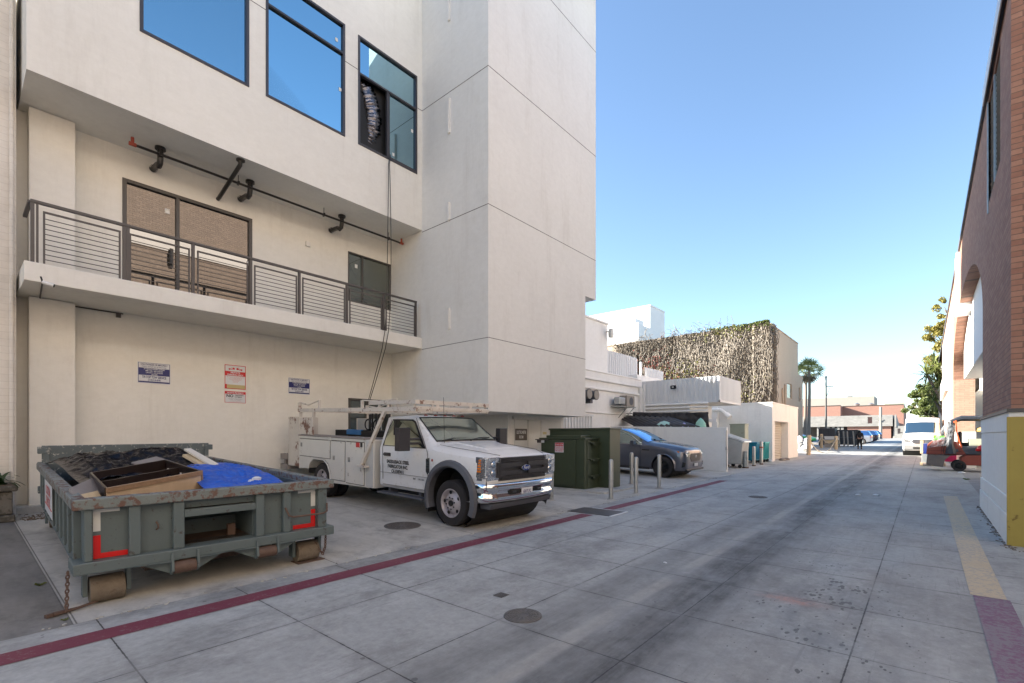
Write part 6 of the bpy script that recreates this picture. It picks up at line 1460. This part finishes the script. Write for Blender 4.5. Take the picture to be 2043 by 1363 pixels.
# ------------------------------------------------------------------ far lot: rope posts, dumpsters, thin posts, bags, crates
rp = []
for px, pyb, pyt, l in ((1613, 908, 868, 'pale wooden rope post beside the white garage, nearest and tallest'), (1639, 894, 866, 'pale wooden rope post in front of the dark dumpster, middle one'), (1668, 897, 870, 'pale wooden rope post with crates behind it')):
    q = gpt(px, pyb); Y = q.y; h_ = at(px, pyt, Y).z-at(px, pyb, Y).z
    t = thing('wooden_post', l, 'post', q, (0, .03 if px == 1613 else 0, 0)); b = MB(); b.lathe([(.13, -.05), (.13, h_-.05), (.10, h_), (0, h_)], n=12); b.build('pole', m_post, t, smooth=True); b = MB(); b.lathe([(.14, h_*.78), (.15, h_*.8), (.14, h_*.82)], n=12); b.build('rope_wrap', m_rope, t); rp.append(q+Vector((0, 0, h_*.82)))
b = MB()
for a, c in ((0, 1), (1, 2), (0, 2)):
    P_, Q_ = rp[a], rp[c]; b.tube([P_.lerp(Q_, t/12)-Vector((0, 0, (1.1 if (a, c) == (0, 2) else .55)*4*t/12*(1-t/12))) for t in range(13)], .035, 5)
tag(b.build('rope', m_rope, smooth='all'), 'pale rope slung between the three wooden posts', 'rope')
for i, (p0, p1, Y, pyt, pyb, l) in enumerate(((1633, 1666, 60, 855, 888, 'dark grey dumpster behind the wooden rope posts, left one'), (1664, 1711, 62, 858, 888, 'dark grey ribbed dumpster behind the four thin posts, right one'))):
    A_, B2 = at(p0, pyb, Y), at(p1, pyb, Y); h_ = at(p0, pyt, Y).z-gz(-8, Y); w_ = B2.x-A_.x
    t = thing('dark_dumpster', l, 'dumpster', ((A_.x+B2.x)/2, Y, gz(-8, Y))); b = MB(); b.box(-w_/2, 0, .1, w_/2, 1.6, h_-.06)
    for k in range(int(w_/.6)): b.box(-w_/2+.3+k*.6, -.05, .2, -w_/2+.38+k*.6, .02, h_-.1)
    b.build('body', m_plas if 0 else mat('dark dumpster paint', (.05, .055, .06), .6, .2, 3), t); b = MB(); b.box(-w_/2-.05, -.08, h_-.06, w_/2+.05, 1.65, h_+.02); b.box(-w_/2-.05, -.09, h_*.5, w_/2+.05, -.0, h_*.56); b.build('rim', m_plas, t)
    b = MB()
    for x in (-w_*.4, w_*.4): b.cyl((x, .1, .1), (x, .3, .1), .1, n=10)
    b.build('caster', m_blk, t)
    if i: b = MB(); b.box(w_/2+.06, .0, h_*.35, w_/2+.09, 1.0, h_*.95); b.build('side_panel', m_cream, t)
f0 = None
for px, pyb, pyt, l in ((1675, 893, 866, 'thin pale metal post nearest the crates, first of four'), (1684.5, 890, 865, 'thin pale metal post second from the crates'), (1692, 890.5, 866, 'thin pale metal post third from the crates'), (1704, 888.5, 866, 'thin pale metal post closest to the walking person')):
    q = gpt(px, pyb); q = at(px, pyb, min(q.y, 60)); q.z = gz(q.x, q.y); h_ = 1.6
    t = thing('metal_post', l, 'post', q, (0, -.05, 0), 'thin posts in front of the dark dumpster'); b = MB(); b.lathe([(.07, -.05), (.07, h_), (0, h_+.03)], n=10); b.build('tube', m_conc if 0 else m_cream, t, smooth=True); b = MB(); b.lathe([(.12, 0), (.12, .03), (.07, .04)], n=10); b.build('foot', m_galv, t)
q = gpt(1603, 902); b = MB(); random.seed(9)
for k in range(9):
    c = Vector((random.uniform(-.4, .5), random.uniform(-.3, .3), .25+.22*(k//2)*.8)); n0 = len(b.v); b.lathe([(0, .28), (.16, .2), (.26, 0), (.18, -.2), (0, -.26)], c, n=10)
b.v = [(v[0]+.14*noise.noise(Vector(v)*4), v[1]+.1*noise.noise(Vector(v)*3.1), v[2]) for v in b.v]
o = b.build('plastic_sheeting', m_signw, smooth='all'); o.location = (at(1603, 900, 44).x, 44, gz(-8, 44)); tag(o, 'bundle of crumpled white plastic beside the garage corner', 'plastic')
t = thing('crate_stack', 'stack of white slatted crates behind the nearest rope post', 'crates', (at(1662, 895, 57).x, 56, gz(-7, 56)))
for k in range(3):
    b = MB(); b.box(-.55, -.4, k*.38+.02, .55, .4, k*.38+.1); b.box(-.55, -.4, k*.38+.18, .55, -.36, k*.38+.34); b.box(-.5, -.35, k*.38+.1, .5, .35, k*.38+.32); b.build('crate', (m_cream, m_bwood, m_whttape)[k], t)

# person walking, seen from behind, all in black
PX_, PYY = at(1715, 885, 54).x, 54
ps = thing('person', 'person in black hooded jacket and black trousers walking away along the alley edge', 'person', (PX_, PYY, gz(PX_, PYY)), R(10))
def skinned(name, verts, edges, m, parent, sub=2, root=0):
    me = bpy.data.meshes.new(name); me.from_pydata([v[:3] for v in verts], edges, []); me.materials.append(m); o = bpy.data.objects.new(name, me); sc.collection.objects.link(o); o.parent = parent
    md = o.modifiers.new('skin', 'SKIN'); md.use_smooth_shade = True; lay = me.skin_vertices[0].data
    for i, v in enumerate(verts): lay[i].radius = (v[3], v[4] if len(v) > 4 else v[3])
    for i in range(len(verts)): lay[i].use_root = (i == root)
    s = o.modifiers.new('sub', 'SUBSURF'); s.levels = s.render_levels = sub; return o
m_skin = mat('skin', (.35, .2, .13), .6, .05); m_cloth = mat('black cloth', (.012, .012, .013), .85, .2)
V_ = [(0, 0, .95, .15, .11), (0, 0, 1.15, .15, .11), (0, -.01, 1.36, .18, .11), (0, -.01, 1.47, .07), (0, .01, 1.53, .055), (0, .02, 1.62, .085, .1), (0, .02, 1.70, .075, .09),
      (-.19, -.01, 1.40, .065), (-.25, .02, 1.14, .05), (-.23, .12, .92, .038), (-.23, .14, .84, .04), (.19, -.01, 1.40, .065), (.25, -.04, 1.14, .05), (.25, .04, .90, .038), (.25, .06, .82, .04),
      (-.09, 0, .86, .10), (-.11, .08, .48, .07), (-.11, -.04, .10, .05), (-.11, .10, .05, .04), (.09, 0, .86, .10), (.11, -.02, .48, .07), (.12, -.22, .13, .05), (.12, -.10, .05, .04)]
E_ = [(0, 1), (1, 2), (2, 3), (3, 4), (4, 5), (5, 6), (2, 7), (7, 8), (8, 9), (9, 10), (2, 11), (11, 12), (12, 13), (13, 14), (0, 15), (15, 16), (16, 17), (17, 18), (0, 19), (19, 20), (20, 21), (21, 22)]
skinned('body', V_, E_, m_skin, ps)
up = lambda v, k: (v[0], v[1], v[2], v[3]*k+.012, (v[4] if len(v) > 4 else v[3])*k+.012)
J = [up(V_[i], 1.15) for i in (0, 1, 2, 7, 8, 9, 11, 12, 13)]; skinned('jacket', J+[(0, .0, 1.49, .10, .10), (0, -.005, 1.62, .115, .125), (0, 0, 1.70, .09, .10)], [(0, 1), (1, 2), (2, 3), (3, 4), (4, 5), (2, 6), (6, 7), (7, 8), (2, 9), (9, 10), (10, 11)], m_cloth, ps)
T_ = [up(V_[i], 1.12) for i in (0, 15, 16, 17, 19, 20, 21)]; skinned('trousers', T_, [(0, 1), (1, 2), (2, 3), (0, 4), (4, 5), (5, 6)], m_cloth, ps)
b = MB(); b.obox((-.11, .04, .04), (.10, .28, .09)); b.obox((.12, -.16, .05), (.10, .28, .09)); b.build('shoes', m_blk, ps, bevel=.03)
b = MB(); b.obox((.34, .05, .62), (.10, .28, .36)); tag(b.build('bag', m_cream, bevel=.04), 'pale bag carried low at the side of the person in black', 'bag').location = ps.location

# lamp post and signal pole
q = at(1648, 870, 96); t = thing('lamp_post', 'tall dark lamp post with a small side lamp rising behind the dark dumpsters', 'lamp post', (q.x, 96, gz(-14, 96)))
h_ = at(1648, 754, 96).z-gz(-14, 96); b = MB(); b.lathe([(.3, 0), (.3, .6), (.17, .7), (.11, h_), (.16, h_+.05), (.16, h_+.25), (0, h_+.3)], n=12); b.build('pole', m_frame2, t, smooth=True)
b = MB(); b.tube([(0, 0, h_*.86), (.7, 0, h_*.86)], .06); b.tube([(.1, 0, h_*.70), (.55, 0, h_*.84)], .04); b.build('arm', m_frame2, t); b = MB(); b.obox((.75, 0, h_*.855), (.5, .3, .15)); b.build('lamp_head', m_galv, t)
q = at(1757, 860, 118); t = thing('utility_pole', 'pale pole with a small cross arm beside the parking structure', 'pole', (q.x, 118, 1.1)); h_ = at(1757, 812, 118).z-1.1
b = MB(); b.lathe([(.28, 0), (.22, h_)], n=10); b.build('pole', m_cream, t, smooth=True); b = MB(); b.box(-.9, -.1, h_*.52, 1.1, .1, h_*.60); b.box(-.4, -.2, h_*.58, .4, .2, h_*.68); b.build('cross_arm', m_conc, t)

# ------------------------------------------------------------------ vines on the tan building
random.seed(17)
zt = 11.2; YF = YV-.02; X0, X1 = -24.5, XV+.05
def bulge(x, z): return .15+.16*max(0, noise.noise(Vector((x*.5, z*.35, 3)))+.35)+(.25 if x > -11.2 else 0)
b = MB()
cur = [(random.uniform(-17.5, X1), random.uniform(.08, .32), random.uniform(3.0, 7.2)) for _ in range(46)]+[(X1-.3, .2, 7.4), (X1-1.1, .15, 7.5), (X1-2.6, .12, 7.2)]
for k in range(3400):
    if k % 5 < 3: cx, sg_, ln = random.choice(cur); x = min(X1, random.gauss(cx, sg_)); z = zt+random.uniform(-.4, .1)-(random.random()*2.5 if k % 2 else 0); L_ = ln*random.uniform(.5, 1.1)
    else: x = random.uniform(X0, X1); z = zt+random.uniform(-.2, .12)-random.random()**1.5*5.5; L_ = random.uniform(1, 3); sg_ = .2
    pts = []; y = YF-bulge(x, z)-random.uniform(0, .3); step = random.uniform(.3, .55); dx = random.gauss(0, .03); z0_ = z
    while z > max(3.2, z0_-L_) and x < X1+.3 and len(pts) < 22:
        pts.append((x, y, z)); dx = dx*.75+random.gauss(0, .045); x += dx; z -= step*random.uniform(.5, 1.1); y = YF-bulge(x, z)-random.uniform(.02, .28)
    if len(pts) > 2: b.tube(pts, [random.uniform(.022, .042)*(1-.5*i/len(pts)) for i in range(len(pts))], 3, cap=False)
for k in range(350):
    x = random.uniform(X0, X1+.2); z = zt+random.uniform(-5 if x > -13 else -1, .05); pts = []; a = random.uniform(0, 6.28)
    for i in range(9): pts.append((min(x, X1+.35), YF-bulge(x, z)-random.uniform(.05, .35), z)); a += random.gauss(0, .7); x += .22*math.cos(a); z += .22*math.sin(a)-.03
    b.tube(pts, .02, 3, cap=False)
vn_ = thing('climbing_vine', 'mass of bare hanging vines with sparse red and yellow leaves over the tan building', 'vine', (-16, YF, 4))
o = b.build('stem', m_vine, vn_, fix=False, smooth='all'); o.location = (16, -YF, -4)
def leaves(name, m, n, fn, s0, s1):
    b = MB()
    for k in range(n):
        x, z = fn(); s_ = random.uniform(s0, s1); q = Vector((x, YF-bulge(x, z)-random.uniform(-.1, .3), z)); a = Vector((random.gauss(0, 1), random.gauss(0, 1), random.gauss(0, 1))).normalized(); c = a.cross(Vector((random.gauss(0, 1), 1, random.gauss(0, 1)))).normalized()
        b.add([q-a*s_, q-c*s_*.6, q+a*s_, q+c*s_*.6], [(0, 1, 2, 3)])
    o = b.build(name, m, vn_, fix=False); o.location = (16, -YF, -4)
def cl(cx, cz, sx, sz): return lambda: (min(X1+.2, max(X0, random.gauss(cx, sx))), min(zt+.2, max(3.4, random.gauss(cz, sz))))
leaves('leaf_layer', m_vleaf, 9000, lambda: (random.uniform(X0, X1), zt+.05-random.random()*7.6), .05, .10)
leaves('leaf_layer', mat('dark leaf litter', (.10, .085, .065), .9, .2), 9000, lambda: (random.uniform(X0, X1), zt-random.random()*7.6), .08, .15)
leaves('red_leaves', m_vred, 900, cl(-20.3, 8.3, 1.1, .9), .07, .13); leaves('red_leaves', m_vred, 600, cl(-15.8, 6.6, 1.0, .9), .07, .13)
leaves('yellow_leaves', m_vyel, 1100, cl(-17.2, 7.3, 1.0, .9), .07, .13); leaves('yellow_leaves', m_vyel, 700, cl(-13.2, 10.9, 1.5, .35), .07, .14); leaves('yellow_leaves', m_vyel, 600, cl(-13.2, 5.6, 1.2, .7), .07, .13)
leaves('green_leaves', m_leafg, 900, lambda: (X1-abs(random.gauss(0, 2.2)), zt+.25-abs(random.gauss(0, .35))), .07, .15)
b = MB()
for k in range(500):                                    # the vine wraps the corner of the tan side
    y = YF+abs(random.gauss(0, .5)); z = zt+.1-random.random()*7; pts = []
    for i in range(7): pts.append((X1+.06+random.uniform(0, .2), y, z)); y = max(YF-.2, y+random.gauss(0, .12)); z -= .22
    b.tube(pts, .02, 3, cap=False)
o = b.build('stem', m_vine, vn_, fix=False); o.location = (16, -YF, -4)

# ------------------------------------------------------------------ palms and trees
def fan_palm(label, x, y, h_, cr, nf=28):
    t = thing('palm_tree', label, 'palm tree', (x, y, gz(x, y)))
    b = MB(); b.tube([(0, 0, 0), (.05, 0, h_*.3), (.15, 0, h_*.7), (.1, 0, h_)], [.30, .24, .2, .18], 10); b.build('trunk', m_bark2, t, smooth=True)
    b = MB(); bd2 = MB()
    for k in range(nf+14):
        dry = k >= nf; a = random.uniform(0, 6.28); el = random.uniform(-.45, 1.35) if not dry else random.uniform(-1.4, -.7); L_ = cr*random.uniform(.75, 1)*(.8 if dry else 1); d = Vector((math.cos(a)*math.cos(el), math.sin(a)*math.cos(el), math.sin(el))); c = Vector((.1, 0, h_)); hub = c+d*L_*.5
        tb = bd2 if dry else b; tb.tube([c, hub], .03, 3, cap=False); s_ = d.cross(Vector((0, 0, 1))).normalized(); s_ = (Matrix.Rotation(random.gauss(0, .8), 3, d)@s_).normalized(); u_ = s_.cross(d)
        for j in range(9):
            t_ = (j-4)/4*1.2; e = (d*math.cos(t_)+s_*math.sin(t_)).normalized(); tip = hub+e*L_*.68*random.uniform(.8, 1.1)+Vector((0, 0, -.10*L_)); md2 = hub+e*L_*.3+Vector((0, 0, -.02)); wv = e.cross(u_).normalized()*.06
            tb.add([hub, md2-wv, tip, md2+wv], [(0, 1, 2, 3)])
    b.build('crown', m_palm, t, fix=False); bd2.build('skirt', m_palmd, t, fix=False); return t
random.seed(2)
q = at(1613, 780, 88); fan_palm('fan palm with a dry skirt standing at the corner of the tan building', q.x, 88, at(1613, 742, 88).z-1, 2.5)
q = at(1606, 780, 96); fan_palm('second fan palm half hidden behind the tan building', q.x, 96, at(1604, 748, 96).z-1, 2.3, 24)
def tree(label, x, y, trunk_h, blobs, ml, nl, ls, name='tree', br=.16):
    t = thing(name, label, 'tree', (x, y, gz(x, y))); b = MB(); top = Vector((0, 0, trunk_h)); b.tube([(0, 0, 0), (.1, 0, trunk_h*.5), top], [br*2.4, br*1.8, br*1.4], 10)
    for c, r_ in blobs:
        c = Vector(c); md2 = top.lerp(c, .5)+Vector((random.uniform(-.4, .4), random.uniform(-.4, .4), -.3)); b.tube([top-Vector((0, 0, .4)), md2, c], [br, br*.6, br*.25], 7)
        for k in range(5): e = c+Vector((random.gauss(0, 1), random.gauss(0, 1), random.gauss(0, .8))).normalized()*r_*.85; b.tube([md2.lerp(c, .6), c.lerp(e, .5), e], [br*.3, br*.2, br*.08], 5)
    b.build('trunk', m_bark, t, smooth=True); b = MB(); tot = sum(r_**2 for c, r_ in blobs)
    for c, r_ in blobs:
        c = Vector(c); m_ = int(nl*r_*r_/tot); subs = []
        for k in range(max(6, int(r_*9))):
            d = Vector((random.gauss(0, 1), random.gauss(0, 1), random.gauss(0, 1))).normalized(); subs.append((c+d*r_*random.uniform(.45, 1.0), r_*random.uniform(.14, .30)))
        for k in range(m_):
            sc0, sr = random.choice(subs); d = Vector((random.gauss(0, 1), random.gauss(0, 1), random.gauss(0, .8))).normalized(); q = sc0+d*sr*random.uniform(.5, 1.0); a = (d+Vector((random.gauss(0, .8), random.gauss(0, .8), random.gauss(0, .8)))).normalized(); e = a.cross(Vector((random.gauss(0, 1), random.gauss(0, 1), random.gauss(0, 1)))).normalized(); f_ = a.cross(e); s_ = ls*random.uniform(.6, 1.3)
            b.add([q-e*s_, q-f_*s_*.55, q+e*s_, q+f_*s_*.55], [(0, 1, 2, 3)])
    b.build('crown', ml, t, fix=False); return t
def B(px, py, r_, Y, base): p = at(px, py, Y); return ((p.x-base[0], random.uniform(-1, 1), p.z-gz(base[0], base[1])), r_)
Yt = 62; base = (2.6, Yt)
tree('tall tree with olive and gold leaves behind the brick building', *base, 6.5, [B(1885, 640, 1.5, Yt, base), B(1872, 672, 1.5, Yt, base), B(1893, 690, 1.8, Yt, base), B(1878, 715, 1.6, Yt, base), B(1895, 730, 1.7, Yt, base), B(1897, 615, 1.2, Yt, base), B(1900, 660, 1.8, Yt, base)], m_leafo, 15000, .10)
Yt = 66; base = (1.6, Yt)
tree('broad dark green tree leaning over the roof of the white van', *base, 3.6, [B(1862, 782, 1.6, Yt, base), B(1845, 800, 1.5, Yt, base), B(1872, 800, 1.9, Yt, base), B(1853, 815, 1.5, Yt, base), B(1832, 810, 1.3, Yt, base), B(1822, 815, .8, Yt, base), B(1834, 786, .8, Yt, base), B(1885, 790, 1.8, Yt, base), B(1880, 815, 1.7, Yt, base), B(1845, 826, 1.3, Yt, base)], m_leafg, 19000, .10, br=.2)
def feather_palm(label, x, y, heads):
    t = thing('yucca_tree', label, 'tree', (x, y, gz(x, y))); bt = MB(); b = MB()
    for hx, hy, hz in heads:
        c = Vector((hx, hy, hz)); bt.tube([(0, 0, 0), (hx*.3, hy*.3, hz*.55), c], [.22, .16, .10], 8)
        for k in range(46):
            a = random.uniform(0, 6.28); el = random.uniform(-.9, 1.4); L_ = random.uniform(1.2, 1.9); d = Vector((math.cos(a)*math.cos(el), math.sin(a)*math.cos(el), math.sin(el))); s_ = d.cross(Vector((0, 0, 1))).normalized()*.07
            p1 = c+d*L_*.55; p2 = c+d*L_+Vector((0, 0, -.25*L_)); b.add([c-s_*.4, p1-s_, p2, p1+s_, c+s_*.4], [(0, 1, 2, 3, 4)])
    bt.build('trunk', m_bark2, t, smooth=True); b.build('crown', m_palm, t, fix=False)
Yt = 56; g_ = gz(1.6, Yt); hs = []
for px, py in ((1862, 728), (1850, 748), (1875, 742), (1878, 775), (1866, 800), (1888, 760)): p = at(px, py, Yt); hs.append((p.x-1.8, random.uniform(-1, 1), p.z-g_))
feather_palm('spiky yucca like tree with pale stems between the two leafy trees', 1.8, Yt, hs)
# ------------------------------------------------------------------ far-apart pieces of one part become parts of their own
def split_far(o):
    me = o.data; nv = len(me.vertices)
    if me.users > 1 or nv > 20000: return
    par = list(range(nv))
    def find(i):
        while par[i] != i: par[i] = par[par[i]]; i = par[i]
        return i
    for e in me.edges: par[find(e.vertices[0])] = find(e.vertices[1])
    isl = {}
    for i in range(nv): isl.setdefault(find(i), []).append(i)
    if not 1 < len(isl) <= 400: return
    keys = list(isl); bx = []
    for k in keys:
        c = [me.vertices[i].co for i in isl[k]]; bx.append(([min(p[a] for p in c) for a in range(3)], [max(p[a] for p in c) for a in range(3)]))
    sz = [max(h[a]-l[a] for a in range(3)) for l, h in bx]; pp = list(range(len(keys)))
    def f2(i):
        while pp[i] != i: pp[i] = pp[pp[i]]; i = pp[i]
        return i
    for i in range(len(keys)):
        for j in range(i):
            g = math.sqrt(sum(max(0, bx[i][0][a]-bx[j][1][a], bx[j][0][a]-bx[i][1][a])**2 for a in range(3)))
            if g <= max(.02, .5*max(sz[i], sz[j])): pp[f2(i)] = f2(j)
    pcs = {}
    for n, k in enumerate(keys): pcs.setdefault(f2(n), []).append(k)
    if not 1 < len(pcs) <= 60 or o.children: return
    where = {i: p for p, ks in pcs.items() for k in ks for i in isl[k]}
    groups = {p: [] for p in pcs}
    for f in me.polygons: groups[where[f.vertices[0]]].append(f)
    first = True
    for p, fs in groups.items():
        ids = sorted({i for f in fs for i in f.vertices}); ix = {i: n for n, i in enumerate(ids)}
        m2 = bpy.data.meshes.new(me.name); m2.from_pydata([tuple(me.vertices[i].co) for i in ids], [], [[ix[i] for i in f.vertices] for f in fs])
        for mt in me.materials: m2.materials.append(mt)
        m2.polygons.foreach_set('use_smooth', [f.use_smooth for f in fs]); m2.polygons.foreach_set('material_index', [f.material_index for f in fs])
        if any(f.use_smooth for f in fs): m2.set_sharp_from_angle(angle=R(38))
        if first: q = o; first = False
        else: q = o.copy(); sc.collection.objects.link(q)
        q.data = m2
for o in list(bpy.data.objects):
    if o.type == 'MESH' and o.parent and o.name.split('.')[0] not in ('leaf_layer', 'stem', 'crown', 'skirt', 'red_leaves', 'yellow_leaves', 'green_leaves', 'body', 'jacket', 'trousers', 'wheel_well'): split_far(o)
